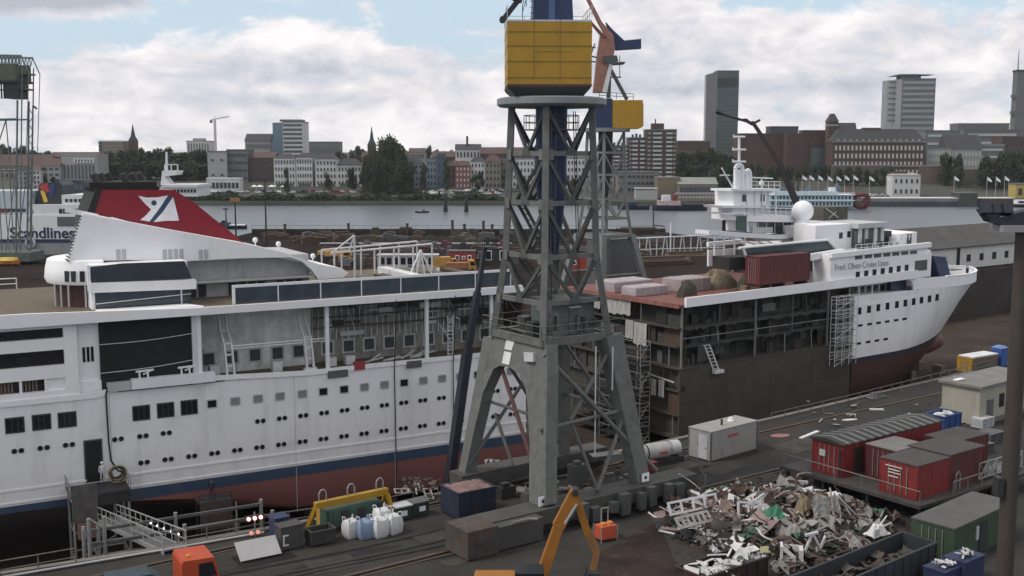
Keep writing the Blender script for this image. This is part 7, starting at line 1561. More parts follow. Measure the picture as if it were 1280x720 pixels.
def bld(name,label,cat,px0,px1,yt,Y,dep,wm,roof='flat',rm=None,yr=None,rows=3,cols=5,win=None,fw=.5,fh=.55,bands=False,rot=0,base=None,ground=True,z0off=1.0):
    a=pY(px0,yt,Y); b=pY(px1,yt,Y); zb=T(Y)-.6 if base is None else base; w=b[0]-a[0]; h=a[2]-zb; t=thing(name,label,cat,(a[0],Y,zb),R(rot)); rm=rm or GREYD
    g=MB(); g.box(0,w,0,dep,0,h); g.build('wall',wm,t); g=MB()
    if roof=='flat': g.box(-.2,w+.2,-.2,dep+.2,h,h+.8)
    else:
        hr=(pY(px0,yr,Y)[2]-zb)-h
        if roof=='gable': g.prism([(-.5,h-.1),(dep/2,h+hr),(dep+.5,h-.1)],'x',-.3,w+.3)
        else: k=min(w,dep)*.32; g.loft([[(-.4,-.4,h),(w+.4,-.4,h),(w+.4,dep+.4,h),(-.4,dep+.4,h)],[(k,k,h+hr),(w-k,k,h+hr),(w-k,dep-k,h+hr),(k,dep-k,h+hr)]],close=True)
    g.build('roof',rm,t)
    if win is not None and rows: grid(t,w*.94,z0off,h-.4,rows,cols,win,fw,fh,w*.03,bands=bands)
    return t,w,h
def cm(n,c,v=.15): return mat('city_'+n,c,.8,var=v,scale=.06,streak=.25)
RED_T=cm('red_tile',(.085,.055,.049)); DK_T=cm('dark_tile',(.05,.05,.056)); WHT=cm('white',(.53,.53,.52)); PAL=cm('pale',(.29,.29,.285)); GRY=cm('grey',(.13,.135,.14)); BRK=cm('brick',(.082,.049,.045)); BRK2=cm('dark_brick',(.075,.05,.047)); TAN=cm('tan',(.17,.14,.105)); SAL=cm('salmon',(.22,.095,.085)); BEI=cm('beige',(.21,.19,.16)); GRN2=cm('grey_green',(.14,.165,.155)); BLG=glassy('city_blue_glass',(.05,.085,.125),.25,.25,.1); GLS=glassy('city_dark_glass',(.055,.07,.072),.2,.25,.05)
# left group
bld('apartment_house','long house with red brown roof at the far left edge on the hill','house',-40,62,207,760,14,BEI,'gable',RED_T,193,2,16,WG); bld('apartment_house','grey white apartment house behind the ferry stern','house',17,34,213,705,14,PAL,'flat',GREYD,None,4,3,WG); bld('apartment_house','white apartment house just above the ferry funnel','house',36,50,212,708,14,WHT,'gable',RED_T,206,4,3,WG); bld('apartment_house','pale apartment house with two dark window bands left of the columned block','house',52,75,207,712,14,PAL,'gable',RED_T,198,4,3,WG,.6,.4); bld('apartment_house','low brown house with red roof on the slope behind the columned block','house',62,122,196,830,14,BRK,'gable',RED_T,190,1,10,WG)
t,w,h=bld('columned_block','large grey block with vertical glass strips and white sign band','office block',76,121,194,715,20,PAL,'flat',PAL,None,0,0)
for k in range(9): g=MB(); x=w*.06+k*w*.1; g.box(x,x+w*.055,-.25,0,.5,h*.72); g.build('glass_strip',GLS,t)
g=MB(); g.box(w*.36,w*.92,-.5,0,h*.78,h*.9); g.build('sign_band',W2,t)
for k in range(6): g=MB(); x=w*.4+k*w*.085; g.box(x,x+w*.04,-.58,-.5,h*.80,h*.88); g.build('window',DARKST,t)
bld('annex','dark blue glass hall in front of the columned block','hall',75,111,226,690,14,cm('navy_hall',(.04,.05,.065)),'flat',GREYD,None,1,6,BLG,.8,.4)
t,w,h=bld('slab_block','beige slab block with balconies left of the brick church spire','tower block',123,154,177,900,18,BEI,'flat',GREYW,None,8,1,TAN,.98,.35,True); grid(t,w*.13,1,h,9,1,WG,.9,.5,0,-.2,'balcony')
def church(label,px,yt,yb,Y,wt,wm,sm,ws):
    a=pY(px,yb,Y); zb=T(Y); t=thing('church',label,'church',(a[0],Y,zb),0); hb=pY(px,ws,Y)[2]-zb; ht=pY(px,yt,Y)[2]-zb; g=MB(); g.box(-wt/2,wt/2,0,wt,0,hb); g.build('tower',wm,t); g=MB()
    q=wt/2*1.02; g.loft([[(-q,wt/2-q,hb),(q,wt/2-q,hb),(q,wt/2+q,hb),(-q,wt/2+q,hb)],[(-q*.45,wt/2-q*.45,hb+(ht-hb)*.3),(q*.45,wt/2-q*.45,hb+(ht-hb)*.3),(q*.45,wt/2+q*.45,hb+(ht-hb)*.3),(-q*.45,wt/2+q*.45,hb+(ht-hb)*.3)],[(-.1,wt/2-.1,ht),(.1,wt/2-.1,ht),(.1,wt/2+.1,ht),(-.1,wt/2+.1,ht)]],close=True); g.build('spire',sm,t)
    for x in(-wt*.22,wt*.22): inst('belfry_window',unit(WG),t,(x,-.1,hb*.85),0,(wt*.16,.3,hb*.12))
    g=MB(); g.prism([(wt,0),(wt,hb*.45),(wt*1.9,hb*.62),(wt*2.8,hb*.45),(wt*2.8,0)],'x',-wt,wt); g.build('nave',wm,t)
church('brick church with slim dark spire above the wooded slope at left','',0,0,0,0,0,0,0) if False else church('brick church with slim dark spire above the wooded slope at left',166,155,200,900,6.0,BRK2,cm('slate',(.03,.033,.04)),176); church('dark church with pointed green grey spire among the trees in the middle','',0,0,0,0,0,0,0) if False else church('dark church with pointed green grey spire among the trees in the middle',465,158,235,730,5.2,BRK2,cm('copper',(.035,.05,.045)),181)
t,w,h=bld('tower_block','white tower block rising above the wooded slope left of the tower crane','tower block',233,262,177,1000,16,WHT,'flat',PAL,None,0,0); grid(t,w*.95,3,h-1,1,8,GRY,.45,.95,w*.03); g=MB(); g.box(w*.25,w*.7,2,12,h+.8,h+3); g.build('plant_room',PAL,t)
t=thing('tower_crane','slim white tower crane behind the grey office block at left','tower crane',(pY(270,200,850)[0],850,T(850)),0); zt=pY(270,150,850)[2]-T(850)
g=MB(); g.box(-.8,.8,-.8,.8,0,zt); g.build('mast',WHT,t); g=MB(); g.beam((-3,0,zt),(11,0,zt+2.6),.7,.9); g.build('jib',WHT,t); g=MB(); g.box(-3.6,-2,-1,1,zt-2.2,zt-.2); g.build('counterweight',GRY,t); g=MB(); g.tube((0,0,zt),(0,0,zt+3),.25); g.tube((0,0,zt+3),(10,0,zt+2.6),.1); g.build('apex',WHT,t)
t,w,h=bld('office_block','pale grey cubic office block at the foot of the tower crane','office block',259,283,190,735,22,cm('concrete_pale',(.30,.31,.32)),'flat',GRY,None,2,2,WG,.3,.12); bld('office_block','darker grey office wing right of the pale cubic block','office block',283,309,188,738,20,GRY,'flat',GREYD,None,4,4,WG,.8,.3)
bld('brick_block','long dark brick block left of the white row houses','brick building',307,343,197,740,16,BRK,'gable',RED_T,190,4,6,WG); bld('office_block','pale office building with dark roof left of the blue glass tower','office block',306,338,176,880,16,PAL,'gable',DK_T,167,3,1,GRY,.95,.4,True); bld('low_shop','low white flat building under the grey office wing','building',258,300,224,700,8,WHT,'flat',W2,None,1,8,WG,.7,.5)
t,w,h=bld('office_tower','office tower with blue glass left face and white banded front','office tower',353,378,153,860,26,WHT,'flat',GRY,None,11,1,GLS,1.0,.5,True); a=(pY(353,153,860)[0]-pY(337,153,860)[0]); g=MB(); g.loft([[(-.05,-.1,0),(-a,10,0),(-a,24,0),(-.05,24,0)],[(-.05,-.1,h),(-a,10,h),(-a,24,h),(-.05,24,h)]],close=True); g.build('glass_wing',BLG,t); g=MB(); g.box(-a*.3,w*.9,4,20,h+.8,h+2.4); g.build('plant_room',GRY,t)
bld('school','long low grey green flat building behind trees right of the office tower','building',380,424,178,960,18,GRN2,'flat',GRN2,None,2,9,GRY,.7,.4)
# white row houses
for i,(x0,x1,yt,rows,cols,lab) in enumerate(((342,369,198,4,7,'white terraced house with narrow windows, left end of the white row'),(370,390,197,4,6,'white terraced house with square dark windows in the middle of the white row'),(394,421,199,4,6,'white terraced house with wide dark windows, right of the middle one'),(421,452,207,3,7,'white lower terraced house with grey roof at the right end of the row'))):
    t,w,h=bld('terraced_house',lab,'house',x0,x1,yt,722,13,WHT,'hip',DK_T,yt-(6 if i<3 else 9),rows,cols,WG,.42,.5); g=MB(); g.box(w*.1,w*.9,-.15,0,.3,2.6); g.build('shop_front',GREYD,t); g=MB(); g.box(0,w,-.4,0,h-.9,h-.5); g.build('cornice',W2,t)
bld('terraced_house','narrow yellowish gable wall house next to the tall dark trees','house',452,459,197,722,13,cm('ochre_wall',(.33,.31,.17)),'gable',RED_T,190,4,1,WG)
for x0,x1,yt,Y,wm,rf,rm,yr,rows,cols,lab in ((505,528,204,715,cm('blue_grey',(.24,.27,.30)),'hip',DK_T,195,4,5,'blue grey house with dark hip roof right of the tall trees'),(533,546,199,718,cm('steel_blue',(.20,.26,.31)),'flat',GRY,None,4,3,'pale blue office house beside the deep blue one'),(546,556,193,716,BLG,'flat',GRY,None,5,2,'deep blue glass house between two groups of trees'),(559,570,207,716,BRK,'gable',RED_T,201,3,2,'narrow dark red house left of the salmon house'),(569,588,207,712,SAL,'hip',RED_T,201,4,4,'salmon red house with white window frames'),(588,606,202,714,WHT,'hip',DK_T,196,4,4,'bright white house right of the salmon house'),(606,626,202,713,BEI,'hip',RED_T,193,4,4,'beige corner house with pale top storey left of the tall crane'),(625,640,200,716,TAN,'flat',GRY,None,4,3,'tan house partly hidden by the left column of the tall crane'),(640,668,199,716,WHT,'flat',GRY,None,4,6,'white house with dark square windows seen through the tall crane, left'),(699,732,198,716,WHT,'flat',GRY,None,4,7,'white house with dark square windows seen through the tall crane, right'),(668,700,206,717,BRK,'flat',GRY,None,4,6,'brick house seen behind the blue king post of the tall crane'),(732,768,204,717,PAL,'hip',RED_T,196,3,7,'pale house with red roof seen between the two lattice cranes')):
    bld('town_house',lab,'house',x0,x1,yt,Y,13,wm,rf,rm,yr,rows,cols,WWIN if wm is SAL else WG,.42,.5)
for x0,x1,yt,Y,wm,yr,lab in ((569,601,187,930,WHT,180,'white villa with dark roof and chimney on the skyline'),(511,531,190,950,PAL,185,'pale house on the skyline left of the white villa'),(600,634,192,900,BRK,184,'red roofed house on the skyline left of the tall crane'),(540,568,196,880,BRK,189,'red roofed house on the slope behind the deep blue house'),(640,700,192,900,BRK,184,'red roofed long house on the skyline behind the tall crane'),(462,508,194,980,BEI,188,'beige house on the skyline behind the tall trees')):
    t,w,h=bld('hill_house',lab,'house',x0,x1,yt,Y,14,wm,'gable',DK_T if wm is WHT else RED_T,yr,2,7,WG)
    if wm is WHT: g=MB(); g.box(w*.42,w*.5,4,6,h+2,pY(581,170,Y)[2]-t.location[2]); g.build('chimney',BRK2,t)
# brick apartment towers
for x0,x1,yt,Y,lab in ((808,846,163,720,'tallest brick apartment tower with white balcony bands'),(786,809,173,722,'middle stepped brick apartment block left of the tallest tower'),(762,788,183,724,'lowest stepped brick apartment block beside the far crane')):
    t,w,h=bld('apartment_tower',lab,'apartment block',x0,x1,yt,Y,16,BRK2,'flat',GRY,None,0,0); n=max(5,int(h/3.2))
    cols_=((.22,.3),(.66,.2)) if w>15 else ((.2,.3),(.62,.25))
    for fx_,fw_ in cols_: grid(t,w*fw_,6,h-.5,n,1,LINTEL,1,.42,w*fx_,-.5,'balcony',True); grid(t,w*fw_,6,h-.5,n,1,WG,.96,.4,w*fx_,-.02,'window',True)
    grid(t,w*.12,6,h-.5,n,1,PAL,.8,.35,w*.04,-.1,'window'); grid(t,w*.1,6,h-.5,n,1,PAL,.8,.35,w*.88,-.1,'window')
    if w>15: g=MB(); g.box(w*.2,w*.6,3,10,h+.8,h+4.6); g.build('plant_room',BRK2,t); g=MB(); g.tube((w*.33,6,h+4),(w*.33,6,h+7.5),.4); g.build('flue',DARKST,t); g=MB(); g.box(-.5,w+.5,-3,0,5,5.9); g.build('podium_canopy',W2,t)
    else: 
        for k in range(3): g=MB(); g.box(w*(.2+.2*k),w*(.3+.2*k),3,6,h+.8,h+3.2-.6*abs(k-1)); g.build('roof_vent',DARKST,t)
bld('car_park','grey open car park deck with dark gaps below the brick apartment towers','car park',772,824,216,690,14,cm('deck_grey',(.17,.17,.165)),'flat',GRY,None,3,9,WG,.7,.4); bld('warehouse','tan windowless warehouse right of the car park deck','warehouse',822,850,223,668,14,TAN,'flat',BEI,None,0,0); bld('fish_hall','low hall with grey green roof and dark glass front by the water','hall',848,897,230,665,18,BEI,'gable',cm('roof_green',(.22,.235,.21)),222,1,8,GLS,.85,.6); bld('terrace_row','row of brown white market stalls on the quay below the low hall','stalls',846,908,243,648,5,cm('stall',(.24,.20,.18),.4),'flat',PAL,None,1,14,WWIN,.5,.4)
bld('hill_block','dark brick office behind the trees left of the glass tower','office block',847,888,177,860,16,BRK2,'flat',GRN2,None,1,8,GRY,.6,.4)
t,w,h=bld('glass_tower','tall dark glass tower, highest of the skyline','tower',897,924,89,1150,20,GLS,'flat',DARKST,None,0,0,base=12); a=pY(897,89,1150)[0]-pY(885,89,1150)[0]; g=MB(); g.loft([[(-.05,-.05,0),(-a,9,0),(-a,19,0),(-.05,19,0)],[(-.05,-.05,h-.3),(-a,9,h-3),(-a,19,h-3),(-.05,19,h-.3)]],close=True); g.build('side_face',glassy('city_mauve_glass',(.095,.09,.098),.25,.2,.05),t); g=MB(); g.box(w*.0,w,-.15,0,h*.83,h*.93); g.build('dark_band',cm('dark_pane',(.035,.042,.045)),t); grid(t,w,3,h*.82,20,1,cm('spandrel',(.085,.10,.10)),1,.22,0,-.05,'spandrel',True)
# red brick complex and long brick building
bld('brick_hall','large plain dark red brick block behind the ship mast','brick building',925,985,168,790,24,BRK,'flat',BRK,None,3,5,BRK2,.35,.3); bld('office_block','dark office block rising over the plain brick block','office block',963,998,159,900,16,cm('slate_office',(.06,.065,.075)),'flat',DARKST,None,2,5,GRY,.6,.35); bld('brick_hall','stepped dark red brick block left of the tower with pointed roof','brick building',984,1040,168,780,20,BRK,'flat',BRK,None,3,6,BRK2,.4,.35); bld('brick_hall','taller step of the brick complex beside the pointed tower','brick building',1004,1037,164,784,12,BRK,'flat',BRK2,None,0,0); bld('glass_stairwell','dark glass stair block in front of the stepped brick block','building',1016,1041,184,772,7,GLS,'flat',DARKST,None,0,0)
t,w,h=bld('brick_tower','square brick tower with pointed dark roof beside the steep roofed hall','tower',1036,1048,152,768,8,BRK2,'hip',DK_T,142,1,2,WG,.4,.08); g=MB(); g.box(-.2,w+.2,-.2,8.2,h-3,h-2); g.build('cornice',PAL,t)
bld('steep_roof_hall','brick hall with very steep dark roof right of the square tower','hall',1046,1073,178,770,18,BRK2,'gable',DK_T,153,0,0)
t,w,h=bld('long_brick_building','long brick building with rows of pale windows under a dark mansard roof','brick building',1041,1157,177,755,18,BRK,'hip',DK_T,161,0,0); grid(t,w*.97,h*.12,h*.94,4,22,WWIN,.46,.58,w*.015); g=MB(); g.box(-.1,w+.1,-.5,0,h-.5,h+.1); g.build('cornice',PAL,t); g=MB(); g.box(0,w,-.25,0,h*.36,h*.40); g.build('string_course',PAL,t); g=MB(); g.box(w*.36,w*.54,5,12,h+4.8,h+9.5); g.build('roof_block',BRK2,t)
for k in range(14): inst('dormer',unit(PAL),t,(w*.06+k*w*.067,-.0,h+1.0),0,(1.2,1.6,1.3))
# banded hotel tower
t,w,h=bld('hotel_tower','banded grey hotel tower with flat overhanging roof crown','tower',1128,1170,99,1000,22,cm('hotel_glass',(.13,.15,.16)),'flat',GRY,None,15,1,cm('hotel_band',(.27,.285,.29)),1.0,.45,True,base=13); a=pY(1128,99,1000)[0]-pY(1113,99,1000)[0]; g=MB(); g.loft([[(-.05,.0,0),(-a,8,0),(-a,21,0),(-.05,21,0)],[(-.05,0,h),(-a,8,h-.5),(-a,21,h-.5),(-.05,21,h)]],close=True); g.build('side_wing',cm('hotel_side',(.26,.265,.28)),t); grid(t,a*1.0,h*.5,h,8,1,GRY,1,.35,-a,3.2,'wing_band',True); g=MB(); g.prism([(-a*.7,h+3.2),(w*1.0,h+4.2),(w*.3,h+4.8),(-a*.2,h+4.6)],'y',2,20); g.build('roof_crown',GRY,t); g=MB(); g.box(w*.0,w*.6,4,16,h+.8,h+3.6); g.build('crown_core',GRY,t)
# right hand side
for x0,x1,yt,Y,wm,rf,rm,yr,rows,cols,lab,bd in ((1157,1200,164,840,GRN2,'flat',GRY,None,5,1,'grey green terraced glass office right of the long brick building',True),(1184,1228,186,770,PAL,'gable',DK_T,168,3,10,'pale house with very large dark roof right of the terraces',False),(1158,1190,186,765,PAL,'flat',GRN2,None,4,9,'pale office front with fine window rows below the terraces',False),(1205,1276,163,880,GRY,'flat',GRY,None,5,1,'wide stepped grey office with pale bands at the right',True),(1198,1262,155,920,GRY,'flat',PAL,None,1,1,'upper grey storey block behind the wide stepped office',True),(1253,1300,172,800,BRK,'flat',BRK2,None,4,6,'red brick block at the right edge below the concrete tower',False),(1226,1256,182,790,GRY,'flat',PAL,None,4,1,'grey office with white bands between large dark roof and brick block',True)):
    bld('city_block',lab,'building',x0,x1,yt,Y,18,wm,rf,rm,yr,rows,cols,LINTEL if bd else (WWIN if rf=='gable' or wm is PAL else WG),.9 if bd else .45,.3 if bd else .5,bd)
t=thing('concrete_tower','concrete tower with thin antenna at the right edge of the skyline','tower',(pY(1275,150,1000)[0],1000,13),0); zt=pY(1275,88,1000)[2]-13; za=pY(1275,62,1000)[2]-13; g=MB(); g.loft([[(-5,0,0),(8,0,0),(8,9,0),(-5,9,0)],[(-4.5,0,zt),(8,0,zt),(8,9,zt),(-4.5,9,zt)]],close=True); g.build('shaft',GRY,t); g=MB(); g.tube((-3,3,zt),(-3,3,za),.6,.25); g.build('antenna',GRY,t); g=MB(); g.box(-7,-4.6,1,6,zt*.72,zt*.75); g.box(-7,-4.6,1,6,zt*.55,zt*.58); g.build('platform',GRY,t); g=MB(); g.box(-5.2,8.2,-.3,9,zt-1,zt+.6); g.build('crown',DARKST,t)
t,w,h=bld('pier_house','small white two storey house behind the landing pontoon','house',1116,1151,219,668,10,WHT,'hip',PAL,216,2,5,WG,.35,.4); g=MB(); g.box(w*.1,w*.55,2,8,h+.5,h+2.2); g.build('attic',RED_T,t)
for i,(x0,x1,yt,Y,lab) in enumerate(((1040,1117,207,735,'brown retaining wall below the long brick building'),(1150,1200,208,732,'brown retaining wall right of the small white pier house'),(1200,1236,212,730,'olive brown embankment wall below the large dark roof'))):
    a=pY(x0,yt,Y); b=pY(x1,yt,Y); t=thing('retaining_wall',lab,'wall',(a[0],Y,0),0); g=MB(); g.box(0,b[0]-a[0],0,1.5,0,a[2]); g.build('masonry',cm('retaining%d'%i,(.13,.10,.085) if i<2 else (.14,.125,.09),.3),t); g=MB(); g.box(0,b[0]-a[0],-.2,1.7,a[2],a[2]+.5); g.build('coping',PAL,t)
bld('boat_shed','yellow quay building at the right edge by the white launch','building',1270,1300,231,660,10,cm('yellow_wall',(.42,.33,.10)),'flat',GRY,None,1,3,WG)
# market tents behind the steamer
for i in range(9):
    px=966+i*11.5; p=pY(px,230,655); t=thing('market_tent','purple grey market tent on the quay behind the paddle steamer','tent',(p[0],655,-2),0,'market tents behind the steamer'); h_=6+(i*37%5); g=MB(); g.loft([[(-2.4,-2.4,h_*.6),(2.4,-2.4,h_*.6),(2.4,2.4,h_*.6),(-2.4,2.4,h_*.6)],[(-.1,-.1,h_),(.1,-.1,h_),(.1,.1,h_),(-.1,.1,h_)]],close=True); g.build('canopy',[cm('tent_purple',(.11,.09,.13)),cm('tent_blue',(.08,.10,.15)),cm('tent_maroon',(.14,.06,.065))][i%3],t); g=MB()
    for x in(-2.2,2.2): g.tube((x,-2.2,0),(x,-2.2,h_*.6),.15,n=5)
    g.build('pole',GREYD,t)
# flags
for px,py in((1003,222),(1012,222),(1023,222),(1035,223),(1046,223),(1056,222),(1067,222),(1087,223),(1108,223),(1193,223),(1234,224),(1245,224),(1256,223)):
    p=pY(px,py,650); t=thing('flag_pole','white flag on a thin pole along the far quay','flag','' if False else (p[0],650,-2),0,'white flags along the far quay'); h_=p[2]+3; g=MB(); g.tube((0,0,0),(0,0,h_+.6),.12,n=5); g.build('pole',GREYW,t); g=MB(); g.loft([[(0,0,h_-1.5),(0,0,h_+.4)],[(1.2,.3,h_-2.1),(1.2,.3,h_-.3)],[(2.3,-.1,h_-2.7),(2.3,-.1,h_-1.3)],[(3.0,.2,h_-2.7),(3.0,.2,h_-2.0)]],cap=False); g.build('flag',W,t)
# ------------------------------------------------------------------ trees
def leafmat(n,c):
    return mat(n,c,.75,var=.55,scale=.45,spec=.2)
LEAF=[leafmat('leaf_dark',(.042,.062,.036)),leafmat('leaf_mid',(.055,.08,.04)),leafmat('leaf_olive',(.068,.078,.042))]; BARK=mat('bark',(.06,.045,.035),.9,var=.3)
def crown_mesh(seed,m,tall=1.0,n=2300):
    r_=random.Random(seed); g=MB(); cl=[]
    for i in range(17):
        a=r_.random()*6.283; zz=r_.random(); rr=(.25+.75*r_.random())*math.sin(math.pi*(.16+.7*zz))**.5*.40; cl.append((rr*math.cos(a),rr*math.sin(a),zz*tall,.13+.12*r_.random()))
    for i in range(n):
        c=r_.choice(cl); d=Vector((r_.gauss(0,1),r_.gauss(0,1),r_.gauss(0,1))).normalized()*c[3]*(.5+.55*r_.random()); p=Vector(c[:3])+d; s=.018+.022*r_.random()
        u=Vector((r_.gauss(0,1),r_.gauss(0,1),r_.gauss(0,1))).normalized(); v=u.orthogonal().normalized(); w_=u.cross(v); g.add([p-v*s-w_*s,p+v*s-w_*s*.6,p+v*s*.8+w_*s,p-v*s*.7+w_*s*.8],[(0,1,2,3)])
    o=g.build('crown',m); me=o.data; bpy.data.objects.remove(o); return me
CR=[crown_mesh(11+i,LEAF[i%3],1.0) for i in range(7)]
g=MB(); g.tube((0,0,0),(0,0,.30),.032,.02,7); g.tube((0,0,.26),(.10,.04,.5),.016,.008,5); g.tube((0,0,.28),(-.09,-.05,.55),.016,.008,5); g.tube((0,0,.28),(.01,.1,.6),.014,.007,5); o=g.build('trunk',BARK); TRK=o.data; bpy.data.objects.remove(o)
def tree(label,px,yt,Y,wpx,group,zb=None,k=None):
    p=pY(px,yt,Y); zb=T(Y)-.4 if zb is None else zb; H=p[2]-zb; Wd=wpx*Y/F; t=thing('tree',label,'tree',(p[0],Y,zb),rnd.random()*6.28,group)
    c=inst('crown',CR[rnd.randrange(7) if k is None else k],t,(0,0,H*.14),0,(Wd*1.0,Wd*1.0,H*.84)); inst('trunk',TRK,t,(0,0,0),0,(H,H,H))
def wood(label,group,x0,x1,n,yts,Y0,Y1,wpx):
    for i in range(n):
        px=x0+(x1-x0)*(i+.5)/n+(rnd.random()-.5)*6; f=(px-x0)/(x1-x0); k=f*(len(yts)-1); j=min(len(yts)-2,max(0,int(k))); yt=yts[j]+(yts[j+1]-yts[j])*(k-j)+rnd.random()*4
        tree(label,px,yt,Y0+(Y1-Y0)*rnd.random(),wpx*(.8+.4*rnd.random()),group)
wood('dark tree on the skyline above the red roofs at far left','trees on the skyline at far left',-20,84,11,(186,181,184,190,188),1000,1080,18)
wood('broadleaf tree in the front row of the dark wooded slope behind the funnel','front trees of the wooded slope',128,262,18,(204,199,203,199,204),745,765,26); wood('broadleaf tree at the top of the dark wooded slope behind the funnel','upper trees of the wooded slope',132,264,20,(192,189,187,186,188,191),790,830,25)
wood('tree on the skyline between office tower and dark church','trees on the skyline beside the office tower',384,460,9,(190,189,186,185),960,1000,14)
wood('tall dark tree in the dense group right of the dark church','tall trees by the church',460,506,11,(190,186,179,176,180,192),694,712,24); wood('low dark tree filling the foot of the group by the dark church','low trees by the church',455,512,11,(206,200,200,208),682,690,22)
wood('small tree on the skyline left of the white villa','trees on the skyline near the villa',505,640,15,(188,185,189,186,187,186),985,1010,11); tree('slim pointed tree on the skyline beside the white villa',536,181,940,7,None)
for px,yt,w,lab in ((530,204,11,'slim dark tree between the blue grey house and the pale blue house'),(558,200,10,'slim dark tree right of the deep blue glass house'),(597,217,18,'round tree in front of the bright white house'),(632,216,14,'round tree in front of the tan house'),(440,209,16,'dark bushy tree in front of the lower white terraced house'),(410,216,12,'small tree before the wide windowed terraced house'),(358,213,9,'small conical tree before the left terraced house'),(652,222,16,'tree seen at the foot of the white house behind the crane'),(720,222,18,'tree right of the blue king post at the far bank')): tree(lab,px,yt,700,w,None)
wood('tree on the dark green bank left of the glass tower','trees on the bank by the glass tower',848,930,11,(188,186,186,190,192),800,830,20); wood('low tree on the green bank above the low hall','low trees above the hall',846,935,9,(205,203,205,204),705,725,18)
wood('small tree in front of the brick complex','small trees before the brick complex',935,1045,11,(205,207,206,204),745,752,14); wood('small tree along the foot of the long brick building','small trees below the long brick building',1045,1120,7,(209,211,208),722,730,13)
wood('tall dark tree right of the small white pier house','trees right of the pier house',1174,1204,3,(194,190,200),715,728,18); wood('large dark tree in the mass at the right edge below the brick block','trees at the right edge',1224,1300,9,(200,196,190,192),700,725,24)
wood('tree on the skyline at the right behind the hotel tower','trees behind the hotel',1058,1120,4,(163,164,163),1000,1050,9) if False else None
# shrubs along the far shore: one mass
g=MB(); r_=random.Random(4)
for i in range(9000):
    x=-230+r_.random()*225; y=644+r_.random()*14; hh=2.8+1.2*math.sin(x*.21)+.8*math.sin(x*.57+1); p=Vector((x,y,-2.6+r_.random()**.7*hh+ (y-644)*.05)); s=.35+.3*r_.random(); u=Vector((r_.gauss(0,1),r_.gauss(0,1),r_.gauss(0,1))).normalized(); v=u.orthogonal().normalized(); w_=u.cross(v); g.add([p-v*s-w_*s,p+v*s-w_*s,p+v*s+w_*s,p-v*s+w_*s],[(0,1,2,3)])
tag(g.build('shore_shrubs',LEAF[0]),'dense dark shrubs along the far shore','shrubs',kind='stuff')
# parked cars on the far bank
def car_mesh(m):
    g=MB(); g.prism([(0,.35),(4.3,.35),(4.3,.75),(3.5,.9),(.1,.95)],'y',-.85,.85); g.prism([(.3,.95),(3.4,.9),(2.7,1.45),(.7,1.48)],'y',-.75,.75); g.mi(1); g.prism([(.55,.98),(3.1,.95),(2.62,1.38),(.8,1.4)],'y',-.77,-.76); g.mi(2)
    for x in(.8,3.4):
        for y in(-.8,.8): g.tube((x,y-.1,.32),(x,y+.1,.32),.32,n=8)
    o=g.build('parked_car',[m,DGL,RUBBER]); me=o.data; bpy.data.objects.remove(o); return me
CM=[(car_mesh(mat('car_white',(.75,.75,.75),.35,var=.03)),'white'),(car_mesh(mat('car_silver',(.42,.43,.44),.35,var=.03)),'silver'),(car_mesh(mat('car_dark',(.03,.03,.035),.3,var=.05)),'dark'),(car_mesh(mat('car_red',(.28,.03,.03),.35,var=.05)),'red')]
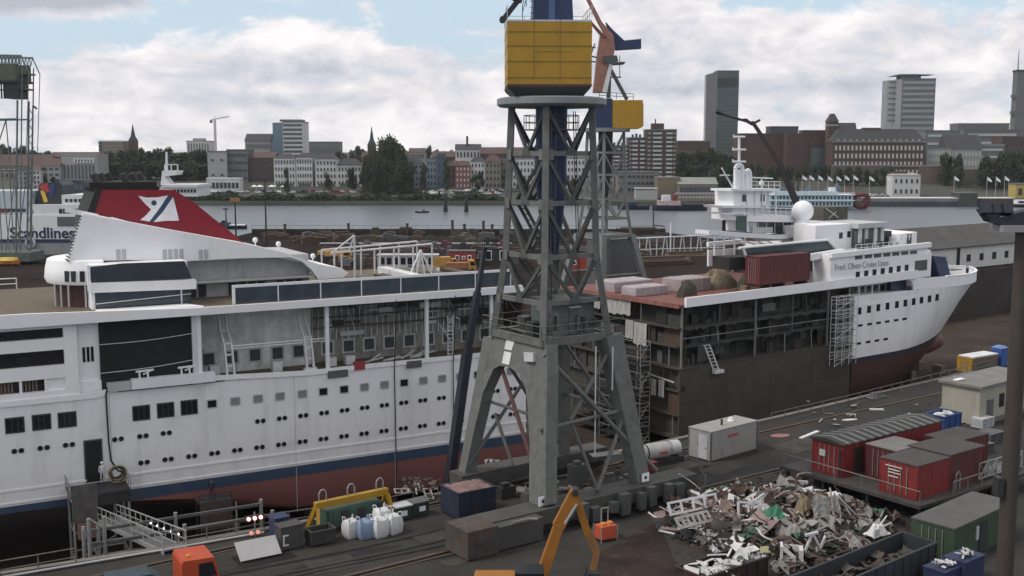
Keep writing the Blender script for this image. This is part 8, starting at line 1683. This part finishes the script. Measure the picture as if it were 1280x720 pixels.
for x0,x1,n,Y,where in ((262,346,12,690,'on the bank behind the red funnel tip'),(352,455,17,690,'on the bank below the white terraced houses'),(500,562,13,688,'on the bank below the blue grey house'),(556,632,17,696,'on the bank below the salmon house'),(520,630,18,682,'in the front row below the salmon house'),(1030,1110,10,668,'behind the paddle steamer flags')):
    for i in range(n):
        if rnd.random()<.15: continue
        px=x0+(x1-x0)*i/n; k=rnd.choice((0,0,0,1,1,2,2,3)); p=pY(px,240,Y+rnd.random()*4); o=inst('parked_car',CM[k][0],None,(p[0],p[1],T(p[1])+.02),rnd.choice((0,math.pi,R(12)))); o.scale=(1.05,1.05,1.25); tag(o,f'{CM[k][1]} car parked {where}','car','cars parked along the far bank')
for px,w in((325,9),(340,10),(355,8),(318,7)):
    p=pY(px,238,704); t=thing('parasol_tent','white flat market tent on the bank left of the white terraced houses','tent',(p[0],704,T(704)),0,'white tents on the bank'); g=MB(); ww=w*.5; g.loft([[(-ww/2,-2,2.6),(ww/2,-2,2.6),(ww/2,2,2.6),(-ww/2,2,2.6)],[(-.2,-.2,3.7),(.2,-.2,3.7),(.2,.2,3.7),(-.2,.2,3.7)]],close=True); g.build('canopy',W,t); g=MB()
    for x in(-ww/2+.1,ww/2-.1): g.tube((x,-1.9,0),(x,-1.9,2.6),.08,n=5)
    g.build('pole',GREYW,t)

for i in range(60):
    px=rnd.uniform(395,640); py=rnd.uniform(309,334); p=onz(px,py); w=rnd.uniform(1.2,5); d=rnd.uniform(1,2.5); h=rnd.uniform(.5,2.2); g=MB(); g.box(0,w,0,d,0,h); g.box(w*.1,w*.5,d*.1,d*.8,h,h+rnd.uniform(.2,.9)); o=g.build('stored_load',rnd.choice((DARKST,RUSTY,GREYD,SB,BROWNP,mat('maroon_truck',(.10,.025,.045),.6),DARKST,GREYD)),loc=p,rz=rnd.uniform(-.4,.4)); tag(o,'dark covered load stored in the far yard beyond the glass screen','stored load','loads stored in the far yard')
for i in range(70):
    px=rnd.uniform(318,640) if i<50 else rnd.uniform(690,900); py=rnd.uniform(293,306) if i<50 else rnd.uniform(300,330); p=onz(px,py); w=rnd.uniform(2,9); d=rnd.uniform(1,3); h=rnd.uniform(.4,1.9); g=MB(); g.box(0,w,0,d,0,h); g.box(w*.2,w*.7,d*.1,d*.8,h,h+rnd.uniform(.2,.6)); o=g.build('steel_stack',rnd.choice((DARKST,RUSTY,GREYD,SB,BROWNP,BROWNP)),loc=p,rz=rnd.uniform(-.2,.5)); tag(o,'dark rusty steel stack lying along the river side of the far yard','steel stack','steel stacks along the river wall')
